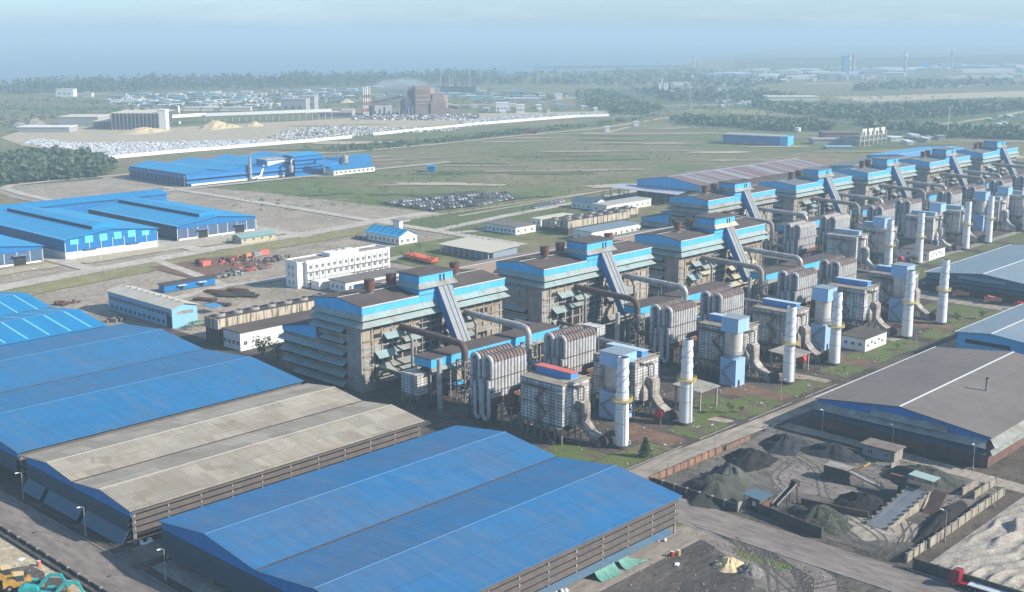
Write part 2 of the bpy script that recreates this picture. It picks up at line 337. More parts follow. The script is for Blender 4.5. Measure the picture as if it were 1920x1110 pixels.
def sheet(name, pts, z, m, thick=0.0):
    b = MB(); b.quad([(p[0], p[1], z) for p in pts]); o = struct(name, b, m)
    if o.data.polygons[0].normal.z < 0: o.data.flip_normals()
    return o
def rect(name, x0, y0, x1, y1, z, m): return sheet(name, [(x0, y0), (x1, y0), (x1, y1), (x0, y1)], z, m)
def rag(pts, amp, n=6, seed=1):
    r = random.Random(seed); out = []
    for i, p in enumerate(pts):
        q = pts[(i + 1) % len(pts)]; L = math.hypot(q[0] - p[0], q[1] - p[1]) or 1; nx, ny = -(q[1] - p[1]) / L, (q[0] - p[0]) / L
        for k in range(n):
            t = k / n; a = r.uniform(-amp, amp) if k else 0; out.append((p[0] + (q[0] - p[0]) * t + nx * a, p[1] + (q[1] - p[1]) * t + ny * a))
    return out
def patch(name, cx, cy, rx, ry, z, m, seed=0, rot=0.0):
    r = random.Random(seed); ph = [r.uniform(0, 6.28) for _ in range(4)]; P = []
    for i in range(40):
        t = 2 * math.pi * i / 40; k = 1 + .16 * math.sin(2 * t + ph[0]) + .12 * math.sin(3 * t + ph[1]) + .08 * math.sin(5 * t + ph[2]) + .05 * math.sin(9 * t + ph[3])
        a, b = rx * k * math.cos(t), ry * k * math.sin(t); P.append((cx + a * math.cos(rot) - b * math.sin(rot), cy + a * math.sin(rot) + b * math.cos(rot)))
    return sheet(name, P, z, m)
def ribbon(name, pts, w, z, m):
    P = [Vector((p[0], p[1], 0)) for p in pts]; Lf, Rt = [], []
    for i, p in enumerate(P):
        d = (P[min(i + 1, len(P) - 1)] - P[max(0, i - 1)]).normalized(); nn = Vector((-d.y, d.x, 0)) * w / 2
        Lf.append((p.x + nn.x, p.y + nn.y, z)); Rt.append((p.x - nn.x, p.y - nn.y, z))
    b = MB(); k = len(P); b.add(Lf + Rt, [(i, i + k, i + k + 1, i + 1) for i in range(k - 1)]); o = struct(name, b, m)
    if o.data.polygons[0].normal.z < 0: o.data.flip_normals()
    return o
A2 = lambda *ps: [tuple(at(*p)[:2]) for p in ps]

coast = A2((-900, 205), (-300, 184), (0, 171), (300, 160), (600, 153), (850, 147), (960, 138), (1150, 131), (1270, 125), (1330, 108), (1500, 88))
sheet('ground', coast + [(14500, 4000), (14500, -9000), (-6000, -9000), (-6000, 3500)], -0.6, g_field)
rect('sea', -15000, -15000, 15000, 15000, -2.6, water)
sheet('sand_spit', A2((980, 126), (1060, 123.5), (1300, 122), (1330, 124), (1200, 125), (1060, 126.5)), -0.5, g_wood)
# plant ground
rect('plant_ground', 60, 60, 1150, 440, -0.05, g_near)
rect('plant_ground', 420, 440, 1150, 520, -0.06, g_field)
sheet('plain', rag([(236, 440), (560, 440), (560, 600), (520, 1000), (400, 985), (395, 830), (236, 830)], 6, 5, 3), -0.30, g_soil)
# main roads
ribbon('main_road', [(228, 193.0), (275, 193.6), (340, 191.5), (420, 190.5), (520, 189), (560, 188)], 7.2, 0.03, g_road)
ribbon('road_verge', [(228, 187.2), (300, 187), (345, 186)], 4, 0.015, g_track)
ribbon('cross_road', [(243.5, 192), (243, 150), (242.6, 110), (243, 60)], 12.5, 0.045, g_roady)
ribbon('yard_road', [(321.2, 190), (320.5, 150), (318, 112), (316, 80)], 6.4, 0.04, g_road)
ribbon('gate_road', [(316, 106), (370, 106), (460, 108)], 11, 0.035, g_roady)
ribbon('side_road', [(122.5, 60), (122.5, 180), (122.5, 310), (122.5, 460)], 11.0, 0.03, g_roady)
ribbon('side_road', [(128, 246), (150, 246), (236, 246)], 9.0, 0.025, g_roady)
ribbon('soil_verge', [(132.3, 250), (132.3, 310), (132.3, 420)], 4.5, 0.02, g_track)
rect('machine_yard', 60, 60, 115, 330, 0.0, g_pale)
rect('truck_apron', 528, 190, 546, 246, 0.02, g_road)
rect('truck_apron', 505, 186, 527, 230, 0.025, g_grass)
patch('oil_stained_ground', 106, 251, 9, 10, 0.03, g_track, 5)
# yard south of the big shed
sheet('sooty_ground', rag([(180, 90), (236.5, 90), (236.5, 158), (180, 158)], .8, 5, 9), 0.0, g_track)
patch('dust_track', 222, 128, 9, 5, 0.012, g_coal, 11, .9)
ribbon('dust_track', [(205, 120), (222, 128), (232, 150), (237, 166)], 5, 0.018, g_roady)
ribbon('dust_track', [(190, 100), (214, 112), (232, 122), (238, 136)], 5, 0.02, g_roady)
sheet('grass_verge', rag([(228.5, 131), (232.5, 131), (232.5, 148), (228.5, 142)], .6, 4, 2), 0.03, g_grass)
sheet('grass_verge', rag([(218, 92), (230, 95), (231, 116), (222, 112)], 1.0, 4, 4), 0.03, g_grass)
sheet('grass_verge', rag([(233, 158), (235.5, 158), (235.5, 176), (233, 176)], .4, 4, 8), 0.03, g_grass)
rect('shed_floor', 131, 163.2, 233, 238, 0.05, conc_grey)
rect('shed_apron', 132, 154.8, 235, 163.2, 0.04, g_road)
# grass islands between the chimneys and the road, with brown beds between them
def island(x0, x1, y0, y1, sd): sheet('grass_verge', rag([(x0, y0), (x1, y0), (x1, y1), (x0, y1)], .9, 5, sd), 0.012 + (sd - 20) * .0002, g_grass)
for i, (x0, x1) in enumerate(((236, 280), (292, 310), (316, 342), (351, 372), (384, 402), (409, 445), (458, 476), (484, 520))):
    island(x0, x1, 198.2 + (i % 2) * .6, 208 + (i % 3) * 2.5, 20 + i)
    sheet('soil_bed', rag([(x1 + 1, 200.5), (x1 + (9 if i % 2 == 0 else 5), 200.5), (x1 + (11 if i % 2 == 0 else 5), 222), (x1 - 5, 222)], 1.0, 4, 40 + i), 0.002 + i * .0008, g_red if i % 2 == 0 else g_soil)
island(238, 262, 209, 226, 61); island(306, 333, 206.5, 222, 62); island(428, 450, 199, 209, 63)
for i, (x0, x1) in enumerate(((560, 600), (612, 660), (672, 700), (708, 745), (760, 800))): island(x0, x1, 255, 276, 70 + i)
rect('plant_road', 560, 246, 830, 254, 0.03, g_road)
ribbon('plant_path', [(560, 276), (700, 279), (830, 280)], 5, 0.02, g_road)
# kerb lines
kb = MB()
for x0, x1, y in ((250, 283, 197.6), (292, 312, 197.6), (318, 344, 196.8), (352, 374, 196.4)): kb.box(x0, y, 0, x1, y + .25, .16)
struct('kerb', kb, conc_grey)
kb = MB(); kb.box(128.2, 250, 0, 128.5, 420, .15); kb.box(236.2, 60, 0, 236.5, 160, .15); kb.box(249.4, 60, 0, 249.7, 111, .15); kb.box(128.2, 160, 0, 128.5, 238, .15)
struct('kerb', kb, conc_grey)
# middle distance
mid = [(200, 556), (245, 571), (300, 580), (378, 590), (449, 594), (504, 601), (560, 603)]
ribbon('concrete_road', mid, 13, 0.03, g_roadc)
ribbon('dry_verge', [(p[0], p[1] - 17) for p in mid], 20, -0.02, g_dry)
ribbon('concrete_road', [(508, 470), (508, 560), (509, 700), (508, 860)], 9, 0.04, g_roadc)
ribbon('concrete_road', [(410, 838), (520, 840), (705, 838), (800, 836)], 9, 0.05, g_roadc)
ribbon('concrete_road', [(409, 838), (412, 900), (417, 945), (430, 962), (465, 966), (600, 962)], 8, 0.06, g_roadc)
ribbon('concrete_road', [(508, 545), (580, 556), (680, 566), (758, 575)], 8, 0.05, g_roadc)
ribbon('concrete_road', [(508, 532), (545, 520), (560, 505)], 6, 0.05, g_roadc)
ribbon('concrete_road', [(262, 478), (290, 488), (323, 497), (343, 492), (440, 492)], 7, 0.03, g_roadc)
ribbon('concrete_road', [(323, 497), (330, 540), (336, 583)], 6, 0.035, g_roadc)
for x, w in ((299, 9), (370, 10), (440, 9)): ribbon('hall_road', [(x, 584), (x, 640), (x, 720)], w, 0.035, g_roadc)
rect('hall_apron', 300, 604, 436, 628, 0.02, g_roadc)
for x0, x1, sd in ((305, 362, 1), (258, 293, 2), (376, 434, 3)): sheet('bare_plot', rag([(x0, 600), (x1, 603), (x1, 615), (x0, 614)], 1, 4, sd), 0.03, g_pale)
rect('yard_concrete', 258, 408, 345, 476, 0.0, g_soil)
rect('scrap_ground', 322, 525, 372, 566, 0.0, g_red)
rect('green_lot', 512, 500, 640, 590, 0.0, g_grass)
rect('car_park_ground', 566, 608, 662, 668, 0.0, g_near)
ribbon('field_wall_path', [(512, 594), (600, 592), (760, 592)], 3, 0.03, g_pale)
for i, (px, py, rx, ry, m) in enumerate(((600, 300, 30, 8, g_soil), (1040, 292, 45, 9, g_red), (1090, 283, 50, 9, g_soil), (810, 345, 40, 9, g_soil), (1230, 250, 90, 14, g_soil), (1200, 268, 70, 12, g_soil), (1350, 285, 40, 9, g_pale), (1020, 320, 50, 7, g_soil), (690, 300, 40, 8, g_soil), (905, 310, 40, 6, g_soil), (790, 262, 60, 12, g_red), (1390, 300, 50, 8, g_soil), (1480, 225, 80, 20, g_red), (1250, 283, 40, 6, g_soil), (1130, 318, 40, 6, g_soil))):
    p = at(px, py); patch('bare_soil_patch', p.x, p.y, rx, ry, -0.2 + i * .012, m, i, -.75)
ribbon('field_road', A2((470, 288), (640, 286), (800, 272), (980, 253), (1130, 240), (1280, 216), (1310, 212)), 9, 0.0, g_pale)
ribbon('field_road', A2((980, 253), (1140, 248), (1180, 238)), 8, 0.01, g_pale)
ribbon('valley_road', A2((1120, 172), (1180, 188), (1280, 203), (1400, 213), (1520, 219)), 14, 0.0, g_dry)
ribbon('valley_road', A2((1920, 209), (1850, 222), (1780, 231), (1740, 236)), 12, 0.0, g_pale)
ribbon('valley_road', A2((1750, 230), (1840, 235), (1920, 238)), 9, 0.02, g_pale)
ribbon('valley_road', A2((1920, 148), (1850, 158), (1800, 162), (1700, 166)), 14, 0.0, g_pale)
sheet('dry_clearing', A2((1560, 182), (1700, 178), (1920, 170), (1920, 182), (1750, 186), (1620, 192)), -0.1, g_pale)
sheet('dry_clearing', A2((1400, 205), (1560, 214), (1500, 219), (1300, 210), (1300, 205)), -0.1, g_dry)
sheet('pond', A2((1545, 213), (1580, 209), (1600, 212), (1570, 217), (1550, 217)), -0.05, water)
sheet('green_belt', A2((1250, 213), (1560, 222), (1760, 232), (1920, 245), (1920, 262), (1700, 252), (1400, 240), (1260, 232)), -0.15, g_wood)
sheet('green_belt', A2((1080, 165), (1300, 168), (1640, 196), (1920, 190), (1920, 228), (1700, 226), (1500, 214), (1280, 200), (1080, 200)), -0.25, g_wood)
sheet('green_belt', A2((0, 290), (120, 285), (200, 300), (225, 312), (190, 335), (0, 350)), -0.25, g_wood)
sheet('green_belt', A2((450, 280), (640, 278), (980, 240), (1150, 225), (1240, 212), (1150, 232), (980, 249), (640, 283)), -0.12, g_wood)
sheet('mill_ground', A2((0, 258), (60, 236), (330, 238), (640, 222), (900, 212), (1140, 208), (1140, 214), (900, 228), (640, 252), (430, 276), (210, 296), (40, 272)), -0.2, g_pale)
# low hills on the right horizon
def hill(pts_px, base_d, name, seed):
    r = random.Random(seed); b = MB(); top = []; bot = []; back = []
    for px, py in pts_px:
        d = at(px, 110) - Vector((0, 0, 0)); u = Vector((d.x, d.y, 0)).normalized(); p = u * base_d
        s = FPX / (p - Vector((0, 0, CAMZ))).dot(Fv)
        zz = CAMZ - (py - 62) / FPX * base_d * .98
        bot.append(p - u * 900); top.append(Vector((p.x, p.y, max(zz, 1)))); back.append(p + u * 1500)
    k = len(top); V = [(p.x, p.y, -1) for p in bot] + [tuple(p) for p in top] + [(p.x, p.y, -1) for p in back]
    b.add(V, [(i, i + 1, i + 1 + k, i + k) for i in range(k - 1)] + [(i + k, i + 1 + k, i + 1 + 2 * k, i + 2 * k) for i in range(k - 1)], True)
    struct(name, b, g_wood)
hill([(1560, 112), (1640, 109), (1700, 107), (1760, 104), (1800, 105), (1840, 101), (1900, 97), (1960, 95), (2100, 90), (2300, 96)], 6500, 'hill', 1)
hill([(1380, 113), (1480, 110), (1580, 108), (1680, 109), (1740, 104), (1780, 103), (1830, 107), (1920, 110)], 5200, 'hill', 2)

# ---------------------------------------------------------------- foliage
def leafmat(name, c1, c2, sc=.12):
    m = bpy.data.materials.new(name); m.use_nodes = True; n = m.node_tree.nodes; l = m.node_tree.links
    b = n['Principled BSDF']; b.inputs['Roughness'].default_value = .7; b.inputs['Specular IOR Level'].default_value = .25
    g = n.new('ShaderNodeNewGeometry'); t = n.new('ShaderNodeTexCoord'); z = n.new('ShaderNodeTexNoise'); z.inputs['Scale'].default_value = sc; l.new(t.outputs['Object'], z.inputs['Vector'])
    a = n.new('ShaderNodeMath'); a.operation = 'MULTIPLY_ADD'; a.inputs[1].default_value = .45; l.new(g.outputs['Random Per Island'], a.inputs[0])
    r = n.new('ShaderNodeMapRange'); r.inputs[1].default_value = .3; r.inputs[2].default_value = .7; r.inputs[4].default_value = .6; l.new(z.outputs[0], r.inputs[0]); l.new(r.outputs[0], a.inputs[2])
    x = n.new('ShaderNodeMix'); x.data_type = 'RGBA'; x.inputs[6].default_value = (*c1, 1); x.inputs[7].default_value = (*c2, 1); l.new(a.outputs[0], x.inputs[0]); l.new(x.outputs[2], b.inputs['Base Color'])
    MATS[name] = m; return m
leaf_dark = leafmat('dark_evergreen_leaves', (.042, .068, .032), (.095, .13, .058), .05)
leaf_mid = leafmat('mid_green_leaves', (.055, .095, .028), (.13, .175, .06), .03)
leaf_bright = leafmat('bright_green_leaves', (.06, .11, .025), (.15, .20, .06), .3)
bark = mat('tree_bark', (.10, .075, .055), rough=.9)
def inpoly(x, y, P):
    c = False; j = len(P) - 1
    for i in range(len(P)):
        if (P[i][1] > y) != (P[j][1] > y) and x < (P[j][0] - P[i][0]) * (y - P[i][1]) / (P[j][1] - P[i][1]) + P[i][0]: c = not c
        j = i
    return c
def wood(name, poly, n, h, label, m, nl=26, seed=1, squat=.62, cat='trees', clump=None):
    r = random.Random(seed); xs = [p[0] for p in poly]; ys = [p[1] for p in poly]; b = MB(); k = 0; guard = 0
    cl = [(r.uniform(min(xs), max(xs)), r.uniform(min(ys), max(ys))) for _ in range(clump)] if clump else None
    while k < n and guard < n * 40:
        guard += 1
        if cl:
            c = r.choice(cl); x, y = r.gauss(c[0], 22), r.gauss(c[1], 2.2)
        else: x, y = r.uniform(min(xs), max(xs)), r.uniform(min(ys), max(ys))
        if not inpoly(x, y, poly): continue
        p = at(x, y); hh = r.uniform(*h); rx = hh * squat * r.uniform(.7, 1.1)
        b.leaves((p.x, p.y, hh * .52), rx, hh * .5, nl, rx * .42, r, .8); k += 1
    return solo(name, b, m, label, cat, (0, 0, 0), kind='stuff')
wood('coastal_wood', [(-20, 178), (-20, 168), (120, 162), (300, 156), (600, 150), (850, 143), (960, 146), (900, 155), (600, 164), (300, 170), (120, 176)], 1250, (8, 28), 'dark belt of trees along the far shore behind the town', leaf_dark, 24, 1, .30)
wood('distant_wood', [(860, 140), (1000, 138), (1300, 130), (1500, 150), (1400, 165), (1100, 160), (900, 160)], 650, (4, 13), 'low hazy woodland on the far plain beyond the pylons', leaf_dark, 14, 2, .9)
wood('thicket', [(0, 300), (60, 290), (140, 292), (195, 305), (215, 318), (180, 333), (60, 341), (0, 347)], 560, (2.5, 10), 'dense dark green thicket left of the blue plant', leaf_dark, 36, 3, .75)
wood('thicket', [(1255, 224), (1400, 226), (1520, 232), (1560, 244), (1480, 247), (1380, 240), (1290, 232)], 330, (2.5, 10), 'green scrub wood behind the long blue building', leaf_mid, 30, 4, .8)
wood('thicket', [(1400, 196), (1480, 194), (1560, 204), (1700, 200), (1860, 194), (1920, 196), (1920, 206), (1800, 218), (1680, 226), (1590, 224), (1470, 213)], 760, (2.5, 11), 'broad green wood across the right middle distance', leaf_mid, 26, 5, .8)
wood('thicket', [(1600, 232), (1760, 240), (1920, 246), (1920, 262), (1780, 258), (1690, 248)], 260, (2.5, 9), 'green scrub at the far end of the furnace row', leaf_mid, 28, 6, .9)
wood('thicket', [(1080, 172), (1150, 176), (1240, 206), (1200, 218), (1130, 208), (1090, 196)], 340, (2.5, 10), 'green scrub wood around the lattice pylon', leaf_mid, 26, 7, .8)
wood('thicket', [(1180, 170), (1300, 168), (1430, 172), (1500, 185), (1400, 192), (1260, 190)], 320, (2.5, 11), 'dark low wood behind the white concrete silos', leaf_dark, 20, 8, .85)
wood('thicket', [(1600, 160), (1700, 152), (1880, 150), (1920, 158), (1700, 168), (1600, 172)], 300, (3, 10), 'hazy wood below the far smelter on the right', leaf_dark, 16, 9, .9)
wood('bushes', [(560, 280), (760, 266), (980, 244), (1160, 226), (1240, 214), (1180, 230), (980, 251), (700, 282)], 260, (1.5, 4), 'loose green bushes along the white boundary wall', leaf_mid, 16, 10, 1.1)
wood('bushes', [(380, 385), (560, 350), (900, 300), (1150, 270), (1300, 290), (1100, 340), (800, 370), (560, 400)], 300, (.3, .8), 'scattered low bushes on the open field', leaf_bright, 8, 11, 2.2, 'bushes')
wood('bushes', [(1080, 168), (1300, 166), (1920, 185), (1920, 262), (1700, 258), (1250, 240), (1100, 215)], 900, (1.2, 4.5), 'loose green bushes between the woods on the right', leaf_bright, 10, 12, .9, 'bushes')
wood('bushes', [(0, 188), (200, 184), (640, 176), (900, 172), (1060, 176), (1060, 190), (640, 205), (200, 212), (0, 240)], 800, (1.5, 6), 'dark bushes between the buildings of the far town', leaf_dark, 9, 13, .9, 'bushes')
# ---------------------------------------------------------------- large sheds
def multi_gable(b, x0, x1, spans, ze, zr, t=.25, over=0.0):
    """roof sheets along X; spans = list of (y0, y1)"""
    for y0, y1 in spans:
        ym = (y0 + y1) / 2
        b.slab([(x0, y0, ze), (x1, y0, ze), (x1, ym, zr), (x0, ym, zr)], t)
        b.slab([(x0, ym, zr), (x1, ym, zr), (x1, y1, ze), (x0, y1, ze)], t)
def louvre_rows_x(root, x0, x1, y, zs, out, drop, m, gapm=None, inner=.35):
    """rows of sloping sheets on a -Y face"""
    for z in zs:
        b = MB(); b.slab([(x0, y - inner * 0, z), (x1, y, z), (x1, y - out, z - drop), (x0, y - out, z - drop)], .1); b.build('awning', m, root)
def louvre_rows_y(root, y0, y1, x, zs, out, drop, m):
    for z in zs:
        b = MB(); b.slab([(x, y0, z), (x, y1, z), (x - out, y1, z - drop), (x - out, y0, z - drop)], .1); b.build('awning', m, root)
def shed(name, label, x0, x1, spans, ze, zr, roofm, gm, lm, lg, cols=9.0, rows=(9.0, 7.3, 5.6, 3.9), ridge_m=None, gable_drop=1.9, wallm=None, col_n=True, backfill=True, group=None):
    y0, y1 = spans[0][0], spans[-1][1]
    root = thing(name, label, 'shed', (x0, y0, 0), group)
    b = MB(); multi_gable(b, x0 - .6, x1 + .6, [(s[0] - (.8 if s is spans[0] else 0), s[1] + (.8 if s is spans[-1] else 0)) for s in spans], ze, zr)
    rf = b.build('roof', roofm, root)
    for s in spans:
        ym = (s[0] + s[1]) / 2
        cw = .15 if ridge_m else .15
        rb = MB(); rb.slab([(x0 - .6, ym - cw, zr + .02), (x1 + .6, ym - cw, zr + .02), (x1 + .6, ym, zr + .12), (x0 - .6, ym, zr + .12)], .06)
        rb.slab([(x0 - .6, ym, zr + .12), (x1 + .6, ym, zr + .12), (x1 + .6, ym + cw, zr + .02), (x0 - .6, ym + cw, zr + .02)], .06)
        rb.build('ridge_cap', ridge_m or frame_white, rf)
    for i in range(1, len(spans)):
        gb = MB(); yv = spans[i][0]; gb.box(x0 - .6, yv - .3, ze - .05, x1 + .6, yv + .3, ze + .12); gb.build('valley_gutter', dark_steel, rf)
    for k, xx in enumerate((x0, x1)):
        b = MB(); P = [(y0, ze - .3)]
        for s in spans: P += [((s[0] + s[1]) / 2, zr - .3), (s[1], ze - .3)]
        P += [(y1, ze - gable_drop), (y0, ze - gable_drop)]
        b.prism(P, 'x', xx - .12, xx + .12); b.build('gable', gm, root)
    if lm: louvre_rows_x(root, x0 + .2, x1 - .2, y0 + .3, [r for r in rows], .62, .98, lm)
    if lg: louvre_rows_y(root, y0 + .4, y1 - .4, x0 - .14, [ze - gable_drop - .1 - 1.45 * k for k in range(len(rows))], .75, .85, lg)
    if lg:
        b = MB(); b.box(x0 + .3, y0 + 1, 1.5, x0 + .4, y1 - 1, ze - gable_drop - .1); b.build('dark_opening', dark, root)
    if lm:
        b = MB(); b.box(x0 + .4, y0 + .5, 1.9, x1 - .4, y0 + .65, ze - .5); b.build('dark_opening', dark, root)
    n = int((x1 - x0) / cols)
    for i in range(n + 1):
        xx = x0 + 1 + (x1 - x0 - 2) * i / n
        b = MB(); b.box(xx - .18, y0 + .08, 0, xx + .18, y0 + .45, ze - .5); b.build('column', conc_grey, root)
    for s in spans:
        for yy in (s[0] + .5, (s[0] + s[1]) / 2, s[1] - .5):
            b = MB(); b.box(x0 + .5, yy - .25, 0, x0 + 1, yy + .25, ze - .5); b.build('column', conc_grey, root)
    b = MB(); b.box(x0 + 6, y1 - .3, 0, x1 - 2, y1 + .05, ze - .6); b.build('wall', wallm or conc_grey, root)
    b = MB(); b.box(x1 - .3, y0 + 4, 0, x1 + .05, y1 - 1, ze - gable_drop); b.build('end_wall', wallm or dark_steel, root)
    return root

cap_blue = mat('pale_blue_cap', (.08, .21, .39), var=.1, rough=.6)
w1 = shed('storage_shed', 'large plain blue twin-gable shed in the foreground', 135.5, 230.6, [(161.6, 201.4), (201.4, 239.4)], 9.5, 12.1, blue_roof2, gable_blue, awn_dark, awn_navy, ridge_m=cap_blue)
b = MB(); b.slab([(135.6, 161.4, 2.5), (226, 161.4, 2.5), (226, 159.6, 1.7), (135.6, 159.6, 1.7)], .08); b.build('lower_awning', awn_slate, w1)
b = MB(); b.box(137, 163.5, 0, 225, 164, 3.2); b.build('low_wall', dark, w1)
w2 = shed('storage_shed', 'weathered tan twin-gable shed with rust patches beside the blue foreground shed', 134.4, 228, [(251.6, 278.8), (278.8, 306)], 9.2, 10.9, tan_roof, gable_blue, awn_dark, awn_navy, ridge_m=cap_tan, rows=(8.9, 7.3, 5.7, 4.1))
for y0, y1 in ((252, 272), (274, 292), (294, 304)):
    b = MB(); b.slab([(133.6, y0, 3.6), (133.6, y1, 3.6), (131.6, y1, .7), (131.6, y0, .7)], .1); b.build('door_awning', awn_slate, w2)
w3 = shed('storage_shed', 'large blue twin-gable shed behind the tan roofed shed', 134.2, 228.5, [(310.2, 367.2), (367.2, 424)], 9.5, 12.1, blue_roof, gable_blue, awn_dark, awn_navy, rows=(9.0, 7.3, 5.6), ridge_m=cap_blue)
w4 = shed('storage_shed', 'bright blue shed with pale skylight stripes at the left edge', 134, 223, [(427.2, 471.5), (471.5, 516)], 9.5, 12.4, bright_roof_y, bright_wall, awn_slate, awn_slate, rows=(9.0, 7.0), ridge_m=cap_blue)
sky_strip = mat('pale_skylight_strip', (.20, .58, .72), var=.1, rough=.3)
for i in range(9):
    x = 150 + i * 8.4
    for s in ((427.2, 471.5), (471.5, 516)):
        ym = sum(s) / 2; b = MB(); z0, z1 = 9.86, 12.30
        b.slab([(x, s[0] + .4, z0 - .2), (x + .7, s[0] + .4, z0 - .2), (x + .7, ym - .6, z1 + .08), (x, ym - .6, z1 + .08)], .05); b.build('skylight', sky_strip, w4.children[0])
        b = MB(); b.slab([(x, ym + .6, z1 + .08), (x + .7, ym + .6, z1 + .08), (x + .7, s[1] - .4, z0 - .2), (x, s[1] - .4, z0 - .2)], .05); b.build('skylight', sky_strip, w4.children[0])

brick = mat('dark_brown_brick_wall', (.16, .095, .075), c2=(.10, .07, .06), amt=.6, ns=.3, var=.15, vs=1., panel=(3.0, 4, 'wall', .12, .04, 0.), rough=.9)
def side_shed(label, x0, x1, y0, y1, ze, zr, roofm, front):
    root = thing('storage_shed', label, 'shed', (x0, y0, 0)); ym = (y0 + y1) / 2
    b = MB(); multi_gable(b, x0 - .8, x1 + .8, [(y0 - .8, y1 + .8)], ze, zr); rf = b.build('roof', roofm, root)
    rb = MB(); rb.slab([(x0 - .8, ym - .4, zr + .02), (x1 + .8, ym - .4, zr + .02), (x1 + .8, ym, zr + .14), (x0 - .8, ym, zr + .14)], .06); rb.slab([(x0 - .8, ym, zr + .14), (x1 + .8, ym, zr + .14), (x1 + .8, ym + .4, zr + .02), (x0 - .8, ym + .4, zr + .02)], .06)
    rb.build('ridge_cap', frame_white, rf)
    gb = MB(); gb.box(x0 - .8, y1 + .75, ze - .05, x1 + .8, y1 + 1.05, ze + .1); gb.build('eave_gutter', frame_white, rf)
    b = MB(); b.prism([(y0, ze - .3), (ym, zr - .3), (y1, ze - .3), (y1, 0), (y0, 0)], 'x', x0, x1); b.build('wall', front, root)
    return root
w5 = side_shed('brown-roofed brick shed with blue gable and pale awnings beside the coal yard', 327.2, 411.5, 124.3, 178, 9.4, 12.6, grey_roof, brick)
b = MB(); ym = (124.3 + 178) / 2
b.prism([(124.2, 8.9), (ym, 12.1), (178.1, 8.9), (178.1, 8.1), (124.2, 8.1)], 'x', 327.0, 327.15); b.build('gable', gable_blue, w5)
b = MB(); b.slab([(326.9, 125, 8.2), (326.9, 177.6, 8.2), (324.6, 178, 6.4), (324.6, 124.2, 6.4)], .1); b.build('awning', awn_dust, w5)
b = MB(); b.slab([(326.9, 136, 9.8), (326.9, 160, 9.8), (325.2, 160, 8.25), (325.2, 136, 8.25)], .1); b.build('awning', awn_dust, w5)
b = MB(); b.slab([(326.9, 125, 5.3), (326.9, 177.6, 5.3), (325.0, 178, 4.4), (325.0, 124.2, 4.4)], .1); b.build('awning', awn_slate, w5)
b = MB(); b.slab([(327, 124, 8.6), (411, 124, 8.6), (411, 121.6, 6.9), (324.8, 121.6, 6.9)], .1); b.build('awning', awn_dust, w5)
b = MB(); b.slab([(327, 124, 5.6), (411, 124, 5.6), (411, 122.2, 4.7), (324.8, 122.2, 4.7)], .1); b.build('awning', awn_dust, w5)
b = MB(); b.cyl((363.8, 140.6, 10.5), (363.8, 140.6, 15.2), .38, n=10); fl = b.build('roof_flue', steel, w5); b = MB(); b.cyl((363.8, 140.6, 15.2), (363.8, 140.6, 15.7), .46, n=10); b.build('flue_cap', dark_steel, fl)
w6 = side_shed('grey-roofed sky blue shed with a louvre strip behind the brown shed', 441, 506, 157.5, 183, 9.2, 10.6, slate_roof, sky_blue)
b = MB(); b.box(440.88, 163, 5.4, 441.05, 180, 6.9); b.build('louvre_strip', dark, w6)
w6b = side_shed('lower grey-roofed shed adjoining the sky blue shed at the right edge', 441, 506, 131, 156.5, 8.8, 10.4, slate_roof, sky_blue)
w7 = side_shed('long blue-grey shed with open dark front behind the red dump trucks', 546, 650, 190, 244, 9.0, 11.8, slate_roof, dark_steel)
b = MB(); b.prism([(190, 8.6), (217, 11.3), (244, 8.6), (244, 7.9), (190, 7.9)], 'x', 545.7, 545.9); b.build('gable', awn_slate, w7)
for z, o_, dd in ((7.9, 2.0, 1.2), (5.6, 2.4, .9)):
    b = MB(); b.slab([(545.6, 190.5, z), (545.6, 243.5, z), (545.6 - o_, 243.8, z - dd), (545.6 - o_, 190, z - dd)], .1); b.build('awning', awn_slate, w7)
b = MB(); b.slab([(545.6, 206, 9.6), (545.6, 228, 9.6), (544.2, 228, 8.3), (544.2, 206, 8.3)], .1); b.build('awning', slate_roof, w7)

# ---------------------------------------------------------------- furnace building (built once, then copied along the row)
def window_on_y(par, x, y, z, w, h, fm=frame_white, gm=glass):
    b = MB(); b.box(x, y - .06, z, x + w, y + .05, z + h); f = b.build('window', gm, par)
    b = MB()
    for xx in (x, x + w / 2, x + w): b.box(xx - .07, y - .1, z - .05, xx + .07, y - .065, z + h + .05)
    for zz in (z, z + h): b.box(x - .06, y - .115, zz - .07, x + w + .06, y - .102, zz + .07)
    b.build('frame', fm, f); return f
def window_on_x(par, x, y, z, w, h, fm=frame_white, gm=glass):
    b = MB(); b.box(x - .06, y, z, x + .05, y + w, z + h); f = b.build('window', gm, par)
    b = MB()
    for yy in (y, y + w / 2, y + w): b.box(x - .1, yy - .07, z - .05, x - .065, yy + .07, z + h + .05)
    for zz in (z, z + h): b.box(x - .115, y - .06, zz - .07, x - .102, y + w + .06, zz + .07)
    b.build('frame', fm, f); return f
